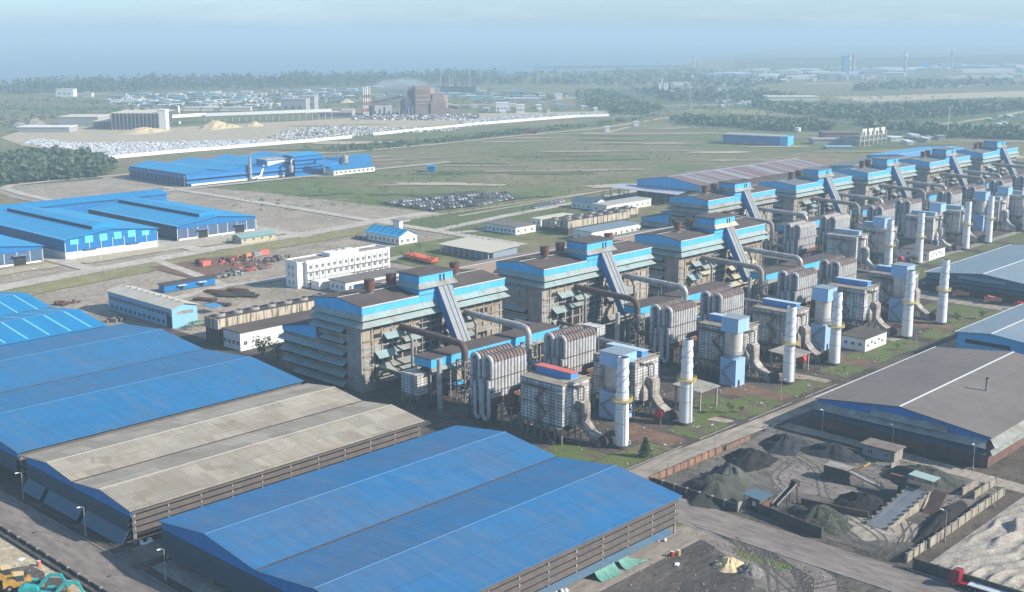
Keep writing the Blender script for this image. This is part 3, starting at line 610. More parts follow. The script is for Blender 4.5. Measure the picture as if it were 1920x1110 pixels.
def furnace():
    L, D, Hh, HR = 68.6, 25.0, 30.0, 31.6
    r = thing('furnace_building', 'furnace_building', 'factory building', (0, 0, 0), 'row of furnace buildings')
    b = MB(); b.box(0.3, .3, 0, L - .3, D - .3, 27.6); b.build('wall', concrete, r)
    b = MB(); b.prism([(-.5, Hh), (D / 2, HR), (D + .5, Hh), (D + .5, Hh - .25), (D / 2, HR - .25), (-.5, Hh - .25)], 'x', -.5, L + .5); rf = b.build('roof', brown_roof, r)
    b = MB()
    b.box(-.6, -.7, Hh - .25, 25.4, -.5, Hh + .12); b.box(42.1, -.7, Hh - .25, L + .6, -.5, Hh + .12); b.box(-.6, D / 2 - .2, HR, L + .6, D / 2 + .2, HR + .08); b.build('eave_trim', frame_white, rf)
    # blue parapet bands
    b = MB(); b.prism([(-.4, Hh - .3), (D / 2, HR - .3), (D + .4, Hh - .3), (D + .4, 27.3), (-.4, 27.3)], 'x', -.45, -.2); b.build('parapet_cladding', sky_blue, r)
    b = MB(); b.prism([(-.4, Hh - .3), (D / 2, HR - .3), (D + .4, Hh - .3), (D + .4, 27.3), (-.4, 27.3)], 'x', L + .2, L + .45); b.build('parapet_cladding', sky_blue, r)
    b = MB(); b.box(-.2, -.45, 27.3, L + .2, -.2, Hh - .3); b.build('parapet_cladding', sky_blue, r)
    b = MB(); b.box(-.2, D + .2, 27.3, L + .2, D + .45, Hh - .3); b.build('parapet_cladding', sky_blue, r)
    # continuous flared skirts round three sides
    def skirt(z, dz, o, m):
        b = MB(); b.slab([(0, -.3, z), (L, -.3, z), (L + o, -.3 - o, z - dz), (-o, -.3 - o, z - dz)], .12); b.build('awning', m, r)
        b = MB(); b.slab([(-.3, 0, z), (-.3, D, z), (-.3 - o, D + o, z - dz), (-.3 - o, -o, z - dz)], .12); b.build('awning', m, r)
    skirt(27.3, 1.9, 1.3, awn); skirt(24.7, 1.7, 1.9, awn)
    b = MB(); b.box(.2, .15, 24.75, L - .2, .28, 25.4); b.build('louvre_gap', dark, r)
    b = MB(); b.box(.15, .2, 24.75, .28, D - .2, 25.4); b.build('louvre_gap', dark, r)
    # upper ribbon of dark louvred openings between piers
    for i in range(14):
        x = 4.3 + i * 4.5
        if 25 < x + 2 < 37: continue
        b = MB(); b.box(x + .5, .12, 20.8, x + 4.0, .29, 22.6); lo = b.build('louvre_opening', dark, r)
        b = MB(); b.box(x + .5, .02, 20.3, x + 4.0, .1, 21.0)
        for k in range(6): b.box(x + .6 + k * .66, .02, 21.0, x + .72 + k * .66, .1, 22.6)
        b.build('louvre_frame', concrete, lo)
    for i in range(15):
        x = 4.1 + i * 4.5
        if 26 < x < 36: continue
        b = MB(); b.box(x - .3, -.1, 0, x + .3, .3, 23.4); b.build('pier', concrete, r)
    for z in (12.4, 17.6, 8.0, 3.6, 15.0):
        b = MB(); b.box(.2, -.12 if z != 15.0 else .06, z, L - .2, .29, z + .45); b.build('string_course', conc_grey, r)
    # dark bays behind the partial awnings
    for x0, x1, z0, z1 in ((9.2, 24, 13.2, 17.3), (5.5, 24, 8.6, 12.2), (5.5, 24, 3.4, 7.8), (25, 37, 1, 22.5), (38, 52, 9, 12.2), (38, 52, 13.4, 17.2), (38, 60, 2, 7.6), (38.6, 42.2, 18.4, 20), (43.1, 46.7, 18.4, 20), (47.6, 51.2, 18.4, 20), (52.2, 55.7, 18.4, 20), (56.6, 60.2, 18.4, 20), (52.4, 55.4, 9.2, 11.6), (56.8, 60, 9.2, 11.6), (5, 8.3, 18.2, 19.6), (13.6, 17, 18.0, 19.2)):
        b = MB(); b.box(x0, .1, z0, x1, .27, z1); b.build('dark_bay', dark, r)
    b = MB()
    for k in range(9): b.beam((25.5 + (k % 3) * 4, .0, 2 + k * 2.1), (33.5, -.2, 3.2 + k * 2.1), .25)
    for x in (27, 31, 35): b.beam((x, -.1, 0), (x, -.1, 22), .35)
    for z in (5, 10, 15, 20): b.beam((25, -.3, z), (37, -.3, z), .4)
    b.build('steelwork', steel, r)
    for x0, x1, z, o, m in ((9, 17.5, 19.4, 2.6, awn), (17.7, 25, 19.4, 1.9, awn_dust), (5, 13, 13.6, 3.0, awn), (13.2, 24.5, 13.9, 2.2, awn_dust), (5, 11.5, 8.8, 3.2, awn), (11.7, 24.5, 9.2, 2.4, awn_dust), (6, 24.5, 4.6, 2.4, awn_dust), (6, 14, 6.6, 2.2, awn_dust), (14.2, 24.5, 6.9, 2.0, awn_dust), (17.7, 25, 16.6, 2.2, awn), (38, 52, 16.0, 2.4, awn_dust), (52.2, 61, 13.4, 2.2, awn_dust), (38, 60, 5.0, 2.4, awn_dust), (38, 46, 18.6, 2.6, awn_dust), (46.2, 56, 18.9, 2.0, awn_dust), (38, 52, 13.0, 2.4, awn_dust), (39, 60, 8.4, 2.4, awn_dust)):
        b = MB(); b.slab([(x0, -.15, z), (x1, -.15, z), (x1 - .2, -.15 - o, z - .62 * o), (x0 - .4, -.15 - o, z - .62 * o)], .1); b.build('awning', m, r)
    for x, z in ((1.2, 13.8), (2.9, 13.8), (1.2, 9.2), (2.9, 9.2), (1.2, 5.0), (1.2, 1.6), (5.4, 13.9), (6.9, 13.9), (62.6, 13.9), (65.4, 13.9), (62.6, 9.3), (65.4, 9.3), (58.2, 14.0)):
        window_on_y(r, x, .28, z, 1.15, 1.9, frame_white, pale_glass)
    # stair shaft on the end wall
    b = MB(); b.box(-.55, .35, 0, .28, 8.0, 22.9); b.build('stair_shaft', conc_grey, r)
    for z, y0, y1, o in ((21.8, 8.2, D + 1, 2.6), (17.6, 8.2, 21, 2.2), (13.6, 8.2, D + 20, 2.6), (9.8, 8.2, D + 19, 2.6), (6.0, 8.2, D + 18, 2.6), (2.6, 8.2, D + 12, 2.6)):
        b = MB(); b.slab([(-.3, y0, z), (-.3, y1, z), (-.3 - o, y1, z - .55 * o), (-.3 - o, y0 - .3, z - .55 * o)], .1); b.build('awning', awn, r)
    for z in (19.0, 15.0, 10.6, 6.8, 3.2):
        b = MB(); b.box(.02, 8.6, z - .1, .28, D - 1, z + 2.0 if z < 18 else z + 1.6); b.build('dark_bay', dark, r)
    # lower wing on the rear
    b = MB(); b.box(.4, D, 0, 30, D + 20.5, 15.4); b.build('rear_wing', concrete, r)
    b = MB(); b.slab([(-.6, D + .46, 20.2), (30, D + .46, 20.2), (30, D + 21, 16.4), (-.6, D + 21, 16.4)], .25); b.build('rear_roof', brown_roof, r)
    b = MB(); b.prism([(D + .5, 19.9), (D + 20.6, 16.2), (D + 20.6, 14.6), (D + .5, 14.6)], 'x', 0.0, .25); b.build('rear_gable', sky_blue, r)
    for z in (10.2, 6.4, 2.8):
        b = MB(); b.box(.15, D + .3, z, .38, D + 20, z + 2.1); b.build('dark_bay', dark, r)
    # penthouse
    ph = MB(); ph.box(25.6, -.46, 27.25, 42.0, 10.2, 36.9); pho = ph.build('penthouse', sky_blue, r)
    b = MB(); b.box(25.1, -.9, 36.9, 42.5, 10.7, 37.3); b.build('penthouse_roof', brown_roof, pho)
    b = MB(); b.slab([(25.2, -.5, 34.2), (42.4, -.5, 34.2), (43.2, -2.1, 32.5), (24.2, -2.1, 32.5)], .1); b.build('penthouse_awning', awn_dust, pho)
    b = MB(); b.slab([(25.55, -.6, 34.2), (25.55, 9.5, 34.2), (24.0, 10.5, 32.6), (24.0, -2.0, 32.6)], .1); b.build('penthouse_awning', awn, pho)
    # inclined skip gallery
    g = MB(); A, B = Vector((36.6, -.8, 33.4)), Vector((36.6, -14.2, 9.0)); w = 2.9
    up = Vector((0, .0, 3.0)); g.slab([A + Vector((-w, 0, 0)), A + Vector((w, 0, 0)), B + Vector((w, 0, 0)), B + Vector((-w, 0, 0))], 2.9); ga = g.build('skip_gallery', gable_blue, r)
    g = MB(); nrm = (B - A).cross(Vector((1, 0, 0))).normalized(); nrm = nrm if nrm.z > 0 else -nrm
    for x0, x1 in ((-w - .1, -.9), (-.5, 1.2), (1.6, w + .1)):
        g.slab([A + nrm * .22 + Vector((x0, 0, 0)), A + nrm * .22 + Vector((x1, 0, 0)), B + nrm * .22 + Vector((x1, 0, 0)), B + nrm * .22 + Vector((x0, 0, 0))], .2)
    g.build('gallery_roof', gal_roof, ga)
    g = MB()
    for x in (-.9, .9): g.tube([A + Vector((x, .2, .3)), A + Vector((x, .35, 2.3))], .3, 8); g.sphere(tuple(A + Vector((x, .35, 2.4))), .45)
    g.build('skip_head', dark_steel, ga)
    # rooftop ventilators
    for x, y in ((12.3, 10.6), (24.0, 12.6), (55.0, 12.2)):
        z = HR - .9
        v = MB(); v.cyl((x, y, z + 2.0), (x, y, z + 5.3), 1.75, 1.9, 16); vo = v.build('roof_ventilator', rust, r)
        v = MB(); v.cyl((x, y, z), (x, y, z + 1.0), 1.5, 1.1, 12); v.cyl((x, y, z + 1.0), (x, y, z + 2.0), .9, 1.6, 12)
        for k in range(4): v.beam((x + 1.5 * math.cos(k * 1.57), y + 1.5 * math.sin(k * 1.57), z), (x + 1.5 * math.cos(k * 1.57), y + 1.5 * math.sin(k * 1.57), z + 2.4), .18)
        v.build('ventilator_base', conc_grey, vo)
        v = MB(); v.cyl((x, y, z + 5.3), (x, y, z + 5.55), 1.98, 1.98, 16); v.build('ventilator_rim', dark_steel, vo)
    return r
XU = [(253.7, 308.7), (345.2, 308.7), (436.2, 308.7), (554.5, 375.2), (647.5, 375.2), (738.5, 375.2), (830.5, 375.2), (923, 375.2)]
fb = furnace()
near_txt = ['nearest furnace building with rusty roof tanks and a blue parapet', 'second furnace building from the near end of the row', 'third furnace building, last of the near group of three', 'fourth furnace building, first of the set-back far group', 'fifth furnace building along the row, in the far group', 'sixth furnace building along the row, in the far group', 'seventh furnace building, next to the farthest one', 'farthest furnace building at the right end of the row']
FURN = [fb]
vr = random.Random(41)
def vary(r):
    for c in list(r.children):
        nm = c.name.split('.')[0]
        if nm == 'awning' and max(v.co.x for v in c.data.vertices) - min(v.co.x for v in c.data.vertices) < 30 and min(v.co.x for v in c.data.vertices) > 2:
            if vr.random() < .28: bpy.data.objects.remove(c)
            else: c.location.x += vr.uniform(-1.2, 1.2); c.location.z += vr.uniform(-.35, .35); c.scale.x = 1.0
        elif nm == 'dark_bay' and vr.random() < .2: bpy.data.objects.remove(c)
        elif nm == 'window' and vr.random() < .2:
            for g in list(c.children): bpy.data.objects.remove(g)
            bpy.data.objects.remove(c)
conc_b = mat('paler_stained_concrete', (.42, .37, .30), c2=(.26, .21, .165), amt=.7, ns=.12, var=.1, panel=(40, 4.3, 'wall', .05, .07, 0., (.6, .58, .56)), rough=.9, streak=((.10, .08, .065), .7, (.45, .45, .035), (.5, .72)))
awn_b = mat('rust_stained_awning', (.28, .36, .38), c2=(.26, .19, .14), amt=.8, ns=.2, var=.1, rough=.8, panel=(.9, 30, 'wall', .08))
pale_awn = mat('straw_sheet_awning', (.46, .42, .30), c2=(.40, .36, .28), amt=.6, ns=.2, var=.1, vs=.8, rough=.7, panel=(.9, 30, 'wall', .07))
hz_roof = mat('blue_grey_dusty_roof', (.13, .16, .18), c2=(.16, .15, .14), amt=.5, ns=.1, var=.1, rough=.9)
for i, (x, y) in enumerate(XU):
    if i == 0: fb.location = (x, y, 0); fb['label'] = near_txt[0]
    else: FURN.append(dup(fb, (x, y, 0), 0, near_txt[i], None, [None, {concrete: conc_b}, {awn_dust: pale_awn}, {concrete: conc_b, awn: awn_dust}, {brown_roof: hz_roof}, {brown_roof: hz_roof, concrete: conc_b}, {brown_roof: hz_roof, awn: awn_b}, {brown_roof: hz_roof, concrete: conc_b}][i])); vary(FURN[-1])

# ---------------------------------------------------------------- furnace front annex
def annex():
    r = thing('annex_building', 'annex', 'factory building', (0, 0, 0), 'long low annexes in front of the furnaces')
    Lx, D, z = 63, 7.6, 15.5
    b = MB(); b.box(-.5, -.6, z - .35, Lx + .5, D + .5, z); b.build('roof', brown_roof, r)
    b = MB(); b.box(-.4, -.65, z - 3.0, Lx + .4, -.4, z - .36); b.build('parapet_cladding', sky_blue, r)
    b = MB(); b.box(-.45, -.38, z - 3.0, -.2, D, z - .36); b.build('parapet_cladding', sky_blue, r)
    b = MB(); b.slab([(-.3, -.4, z - 3.0), (Lx, -.4, z - 3.0), (Lx + .8, -1.9, z - 4.1), (-1.2, -1.9, z - 4.1)], .1); b.build('awning', awn_dust, r)
    b = MB(); b.box(12, .6, 5.4, Lx - 1, D, z - 3.2); b.build('wall', concrete, r)
    for x0 in (15, 24, 33, 42, 51):
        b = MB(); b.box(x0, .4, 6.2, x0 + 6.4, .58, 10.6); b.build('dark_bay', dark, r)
    b = MB(); b.box(10, -.9, 4.3, Lx - 14, .2, 5.2); b.build('walkway', sky_blue, r)
    for i in range(8):
        for y in (0.2, D - .4):
            b = MB(); b.box(i * 9 - .22, y - .22, 0, i * 9 + .22, y + .22, z - .4); b.build('column', steel, r)
    b = MB()
    for i in range(7):
        b.beam((i * 9, .1, 2), (i * 9 + 9, .1, 5), .22); b.beam((i * 9, .1, 5), (i * 9 + 9, .1, 2), .22); b.beam((i * 9, .1, 10), (i * 9 + 9, .1, 10), .3)
        b.box(i * 9 + 1, 2.2, 0, i * 9 + 6.5, 6.5, 3.6 + (i % 3))
    b.build('plant_steelwork', dark_steel, r)
    return r
ax = annex()
for i, (x, y) in enumerate(XU):
    lab = '%s long low annex from the near end, blue fascia over dark bays' % ORD[i]
    if i == 0: ax.location = (x + 7, y - 26, 0); ax['label'] = lab
    else: dup(ax, (x + (24 if i in (1, 2) else (34 if i == 3 else 26)), y - (29 if i < 3 else 31), 0), 0, lab)

# ---------------------------------------------------------------- gas ducts
def duct(m, lab):
    r = thing('gas_duct', lab, 'duct', (0, 0, 0), 'large gas ducts between furnaces and coolers')
    b = MB(); b.tube([(0, 2.0, 20.6), (0, 0, 20.2), (0, -31.5, 19.4), (0, -31.5, 7), (0, -45, 7)], 1.15, 14, 3.2, 6); p = b.build('pipe', m, r)
    b = MB()
    for i in range(18): b.cyl((0, -1.5 - i * 1.5, 20.15 - i * .037), (0, -1.72 - i * 1.5, 20.14 - i * .037), 1.24, n=14)
    for i in range(5): b.cyl((0, -31.5, 15 - i * 1.7), (0, -31.5, 14.8 - i * 1.7), 1.24, n=14)
    b.build('flange', m, p)
    b = MB(); b.tube([(0, -5.5, 0), (0, -5.5, 16.5), (0, -3.2, 19.4)], .55, 10); b.build('support_post', steel, r)
    b = MB()
    for dx in (-2, 2):
        for dy in (-33.5, -29.5): b.beam((dx, dy, 0), (dx, dy, 14.2), .32)
    for z in (3, 7, 11, 14):
        for dy in (-33.5, -29.5): b.beam((-2, dy, z), (2, dy, z), .25)
        for dx in (-2, 2): b.beam((dx, -33.5, z), (dx, -29.5, z), .25)
    for z in (0, 3, 7, 11):
        b.beam((-2, -33.5, z), (2, -33.5, z + 3.5), .2); b.beam((2, -33.5, z), (-2, -33.5, z + 3.5), .2); b.beam((-2, -33.5, z), (-2, -29.5, z + 3.5), .2)
    b.build('trestle', steel, r)
    return r
d_r = duct(rust_duct, 'x'); d_s = dup(d_r, (0, 0, 0), 0, 'x', None, {rust_duct: silver})
OFF = [(17.3, 48.6), (19.0, 51.0), (17.0, 50.0), (16, 52), (20, 50), (18, 50), (20, 50), (20, 50)]
used = set(); k = 0
dirt_duct = {rust_duct: mat('dusty_grey_duct', (.34, .31, .29), c2=(.22, .17, .14), amt=.7, ns=.3, rough=.7, var=.15)}
for i, (x, y) in enumerate(XU):
    for j, o in enumerate(OFF[i]):
        lab = ('rust-brown' if (j == 0 and i < 2) else ('bright silver' if j else 'dusty grey')) + ' gas duct on the %s side of the %s furnace' % (('near', 'far')[j], ORD[i])
        src = d_s if j else d_r
        if src.name not in used: src.location = (x + o, y, 0); src['label'] = lab; used.add(src.name)
        else: dup(src, (x + o, y, 0), 0, lab, None, dirt_duct if (j == 0 and i >= 2) else None)

# ---------------------------------------------------------------- inverted-U pipe coolers
def cooler():
    r = thing('pipe_cooler', 'cooler', 'gas cooler', (0, 0, 0), 'banks of inverted U-pipe coolers')
    N, pit, rad = 11, 1.5, .66
    for row, (ya, yb, za, zb) in enumerate(((0, 3.4, 8.2, 4.5), (5.4, 8.8, 6.5, 4.5))):
        for i in range(N):
            x = i * pit; cy = (ya + yb) / 2; rr = (yb - ya) / 2
            b = MB(); b.tube([(x, ya, za), (x, ya, 19.6)], rad, 10); b.tube([(x, yb, 19.6), (x, yb, zb)], rad, 10); p = b.build('pipe', pipe_white, r)
            b = MB(); b.tube([(x, cy - rr * math.cos(t), 19.6 + rr * math.sin(t)) for t in [math.pi * k / 8 for k in range(9)]], rad + .015, 10); b.build('crown', pipe_rust if i else pipe_white, p)
        b = MB(); b.box(-.9, ya - .9, za - 1.4, N * pit - .6, ya + .9, za); b.build('hopper', rust, r)
    for y in (0, 3.4):
        b = MB(); b.tube([(-1.4, y, 14), (-1.4, y, 2.2), (-1.4, y + 1.3, .9), (-1.4, y + 2.6, 2.2), (-1.4, y + 2.6, 13)], .6, 10, 1.2); b.build('down_pipe', pipe_white, r)
    b = MB()
    for x in (-.9, 4.0, 9.0, 15.8):
        for y in (-.2, 4.4, 9): b.beam((x, y, 0), (x, y, 8), .35)
    for z in (3.4, 6.6, 10.5, 14.5):
        b.beam((-1.3, -.85, z), (16, -.85, z), .16); b.beam((-1.3, 9.6, z), (16, 9.6, z), .2); b.beam((-1.3, -.85, z), (-1.3, 9.6, z), .16); b.beam((16, -.85, z), (16, 9.6, z), .16)
    for x in (-.9, 4, 9): b.beam((x, -.2, .5), (x + 4.9, -.2, 6.5), .2)
    b.build('frame', dark_steel, r)
    b = MB(); b.box(1, 1, .5, 14.5, 8, 5.4); b.build('lower_header', dark_steel, r)
    return r
CO = [(260.2, 254.2), (295.2, 254.2), (354.6, 254.2), (387, 254.2), (444, 254.2), (479, 254.2), (560, 320.6), (598, 321), (652.5, 321), (688, 321), (746, 321), (782, 321), (828, 321), (866, 321), (925, 321), (960, 321)]
cl0 = cooler()
clean = {pipe_rust: mat('pale_pipe_crown', (.50, .46, .42), c2=(.34, .26, .21), amt=.5, ns=.6, rough=.7, var=.15)}
for i, (x, y) in enumerate(CO):
    lab = '%s pipe cooler from the near end, %s' % (ORD[i], 'twin rows with rust-brown crowns' if i not in (6, 7) else 'twin rows with pale crowns')
    if i == 0: cl0.location = (x, y, 0); cl0['label'] = lab
    else: dup(cl0, (x, y, 0), 0, lab, None, clean if i in (6, 7) else None)

# ---------------------------------------------------------------- bag filter houses
def filter_house(m, topm, lidm):
    r = thing('bag_filter_house', 'x', 'filter house', (0, 0, 0), 'bag filter houses along the road')
    Lx, D = 12.6, 16.6
    b = MB(); b.box(0, 0, 5.6, Lx, D, 18.2); w = b.build('casing', m, r)
    b = MB()
    for k in range(5): b.box(-.14, k * D / 4 - .08, 5.6, -.01, k * D / 4 + .08, 18.1)
    for k in range(4): b.box(k * Lx / 3 - .08, -.14, 5.6, k * Lx / 3 + .08, -.01, 18.1)
    for z in (5.7, 11.0, 16.6): b.box(-.20, -.18, z, -.02, D, z + .2); b.box(-.2, -.20, z, Lx, -.02, z + .2)
    b.build('stiffener_grid', steel, w)
    b = MB(); b.box(-.25, -.25, 18.2, Lx + .25, D + .25, 18.55); b.build('casing_roof', conc_grey if m is clad_dark else silver, r)
    b = MB()
    for k in range(9): b.beam((-.2, k * (D + .4) / 8 - .2, 18.55), (-.2, k * (D + .4) / 8 - .2, 19.6), .08)
    for k in range(7): b.beam((k * Lx / 6, -.2, 18.55), (k * Lx / 6, -.2, 19.6), .08)
    b.beam((-.2, -.2, 19.6), (-.2, D + .2, 19.6), .09); b.beam((-.2, -.2, 19.6), (Lx, -.2, 19.6), .09); b.beam((-.2, -.2, 19.1), (-.2, D + .2, 19.1), .06)
    b.build('handrail', yellow, r)
    b = MB(); b.box(6.2, 2.0, 18.56, 9.4, D - .4, 20.5); mo = b.build('roof_monitor', topm, r)
    b = MB(); b.slab([(5.9, 1.7, 20.75), (9.7, 1.7, 20.55), (9.7, D - .1, 20.55), (5.9, D - .1, 20.75)], .15); b.build('monitor_roof', lidm, mo)
    for x in (.2, Lx - .2, Lx / 2):
        for k in range(7):
            y = .2 + (D - .4) * k / 6; b = MB(); b.beam((x, y, 0), (x, y, 5.6), .36); b.build('leg', steel, r)
    b = MB()
    for k in range(6):
        y = .2 + (D - .4) * k / 6; y2 = .2 + (D - .4) * (k + 1) / 6
        b.beam((.2, y, .6), (.2, y2, 5), .18); b.beam((.2, y2, .6), (.2, y, 5), .18)
    b.beam((.2, .2, 2.8), (.2, D - .2, 2.8), .25); b.beam((.2, .2, 2.8), (Lx - .2, .2, 2.8), .25)
    b.build('brace', dark_steel, r)
    for k in range(3):
        yc = 3 + k * 5.2; b = MB(); b.add([(1, yc - 2.3, 5.6), (Lx - 1, yc - 2.3, 5.6), (Lx - 1, yc + 2.3, 5.6), (1, yc + 2.3, 5.6), (5.4, yc - .4, 2.6), (7, yc - .4, 2.6), (7, yc + .4, 2.6), (5.4, yc + .4, 2.6)], [(0, 1, 5, 4), (1, 2, 6, 5), (2, 3, 7, 6), (3, 0, 4, 7), (7, 6, 5, 4)]); b.build('hopper', dark_steel, r)
    # zig-zag stair on the end wall
    b = MB(); path = [(-.9, 2.4, 0), (-.9, 7.0, 4.6), (-.9, 9.6, 5.4), (-.9, 5.6, 9.0), (-.9, 9.8, 12.8), (-.9, 5.8, 16.6), (-.9, 14.5, 16.9)]
    for p, q in zip(path, path[1:]): b.beam(p, q, .9, .22); b.beam((p[0] - .5, p[1], p[2] + 1), (q[0] - .5, q[1], q[2] + 1), .07); b.beam((p[0] - .5, p[1], p[2] + .5), (q[0] - .5, q[1], q[2] + .5), .05)
    for p in path: b.beam((p[0] - .5, p[1], p[2]), (p[0] - .5, p[1], p[2] + 1), .07)
    b.build('stair', mat('brown_stair_steel', (.17, .13, .09), c2=(.12, .08, .05), amt=.6, ns=.6, rough=.8), r)
    for z in (16.2, 5.2): b = MB(); b.box(-1.2, 0, z, 0, D, z + .14); b.build('catwalk', steel, r)
    # clean-gas outlet: box duct off the front, bending down to the fan
    b = MB(); P = [(-.0, 12.6), (-1.6, 12.6), (-2.7, 11.6), (-2.7, 6.4), (-4.6, 4.2), (-9.2, 1.6), (-9.2, -.0), (-7.6, .2), (-3.6, 3.4), (-.3, 5.4), (-.0, 5.4)]
    b.prism([(y, z) for y, z in P], 'x', 6.2, 9.9); b.build('outlet_duct', duct_clad if m is clad_dark else silver, r)
    b = MB(); b.box(3.2, -1.4, 5.4, 5.6, -.05, 8.4); b.add([(3.2, -1.4, 8.4), (5.6, -1.4, 8.4), (5.6, -.05, 8.4), (3.2, -.05, 8.4), (4.4, -.5, 10.6)], [(0, 1, 4), (1, 2, 4), (2, 3, 4), (3, 0, 4)]); b.build('valve_box', duct_clad, r)
    b = MB(); b.tube([(8.2, -.1, 16.8), (8.2, -1.6, 16.9), (8.2, -1.6, 2.4)], .36, 8, .6); b.build('vent_pipe', pipe_white, r)
    b = MB(); b.tube([(2.0, .4, 18.6), (3.4, -.7, 17.4), (6.4, -.7, 17.2), (7.8, -1.4, 16.8)], .3, 8, .4); b.build('roof_pipe', rust_duct, r)
    b = MB(); b.cyl((7.0, -9.9, 1.9), (9.2, -9.9, 1.9), 1.7, n=14); b.box(9.2, -10.7, 0, 11.0, -9.0, 2.0); b.tube([(8.0, -9.9, 3.2), (9.6, -11.4, 4.3), (11.0, -13.0, 3.6)], .95, 8, .8); b.build('fan', dark_steel, r)
    b = MB()
    for y in (-2.0, -5.2, -8.4):
        for x in (6.4, 9.6): b.beam((x, y, 0), (x, y, 3.2 if y > -6 else 1.2), .4)
    b.build('fan_support', conc_grey, r)
    return r
lid_pale = mat('pale_blue_lid', (.42, .54, .64), var=.08, rough=.5); side_blue = mat('mid_blue_monitor', (.07, .25, .60), c2=(.12, .25, .48), amt=.5, ns=.3, var=.1, panel=(1., 30, 'wall', .05), rough=.5)
fh = filter_house(clad_dark, side_blue, salmon); fh_l = dup(fh, (0, 0, 0), 0, 'x', None, {clad_dark: clad_light, conc_grey: silver, salmon: lid_pale, side_blue: mat('pale_blue_monitor', (.25, .42, .58), c2=(.34, .38, .40), amt=.6, ns=.3, rough=.6), duct_clad: silver}) 
BF = [(259.2, 224.2), (294.2, 224.4), (353.4, 224.4), (389, 224.4), (445.6, 224.6), (482, 224.6), (561.8, 289.3), (594.8, 289.6), (652.2, 289.8), (687.4, 289.8), (745, 290), (781, 290), (838, 290), (874, 290)]
BFO = []
for i, (x, y) in enumerate(BF):
    if i == 0: o = fh; fh.location = (x, y, 0)
    elif i < 6: o = dup(fh, (x, y, 0), 0, None, None, {salmon: lid_pale})
    elif i == 6: o = fh_l; fh_l.location = (x, y, 0)
    else: o = dup(fh_l, (x, y, 0))
    o['label'] = 'nearest filter house, white ribbed casing under a red roof monitor' if i == 0 else '%s filter house from the near end, %s' % (ORD[i], 'ribbed casing under a blue monitor' if i < 6 else 'pale casing on steel legs')

# ---------------------------------------------------------------- blue dust silos
def silo(w=7.0, d=6.4, top=24.0):
    r = thing('dust_silo', 'x', 'silo', (0, 0, 0), 'dust silos with blue head boxes')
    b = MB(); b.box(0, 0, 0, w * .82, d, 9.8); b.build('base_box', silo_blue, r)
    cx, cy = w * .45, d * .5
    b = MB(); b.cyl((cx, cy, 9.8), (cx, cy, 10.8), 2.2, 3.05, 18); b.cyl((cx, cy, 10.8), (cx, cy, 19.2), 3.05, 3.05, 18); s = b.build('drum', silo_grey, r)
    b = MB(); b.cyl((cx, cy, 11), (cx, cy, 11.2), 3.5, 3.5, 18)
    for k in range(18): t = k * 2 * math.pi / 18; b.beam((cx + 3.45 * math.cos(t), cy + 3.45 * math.sin(t), 11.2), (cx + 3.45 * math.cos(t), cy + 3.45 * math.sin(t), 12.2), .07)
    b.tube([(cx + 3.45 * math.cos(k * math.pi / 12), cy + 3.45 * math.sin(k * math.pi / 12), 12.2) for k in range(25)], .06, 5); b.build('walkway_ring', steel, s)
    b = MB(); b.box(0, -.2, 19.2, w, d + .2, top); h = b.build('head_box', silo_blue, r)
    b = MB(); b.box(-.2, -.4, top, w + .2, d + .4, top + .25); b.build('head_roof', mat('grey_blue_lid', (.22, .28, .33), rough=.8), h)
    b = MB(); b.box(1.5, -.06, 0, 2.7, -.02, 2.2); b.build('door', dark, r)
    b = MB(); b.beam((-.4, .4, 0), (-.4, d - .8, 5), .7, .2); b.beam((-.4, d - .8, 5), (-.4, .6, 9.6), .7, .2); b.build('stair', steel, r)
    return r
si = silo()
SI = [(288.6, 226.2, 1.22), (346, 220.2, 1.0), (412.2, 222.8, 1.0), (477, 222, 1.05), (597, 292, .98), (671, 294.5, 1), (739, 296.5, 1), (773, 296, 1), (829, 296, 1), (866, 296, 1)]
for i, (x, y, sc) in enumerate(SI):
    lab = 'nearest dust silo with a wide pale blue head box' if i == 0 else '%s dust silo from the near end, blue head box on a grey drum' % ORD[i]
    o = si if i == 0 else dup(si, (0, 0, 0))
    o.location = (x, y, 0); o['label'] = lab; o.scale = (sc, sc, .9 if i == 0 else 1.0)

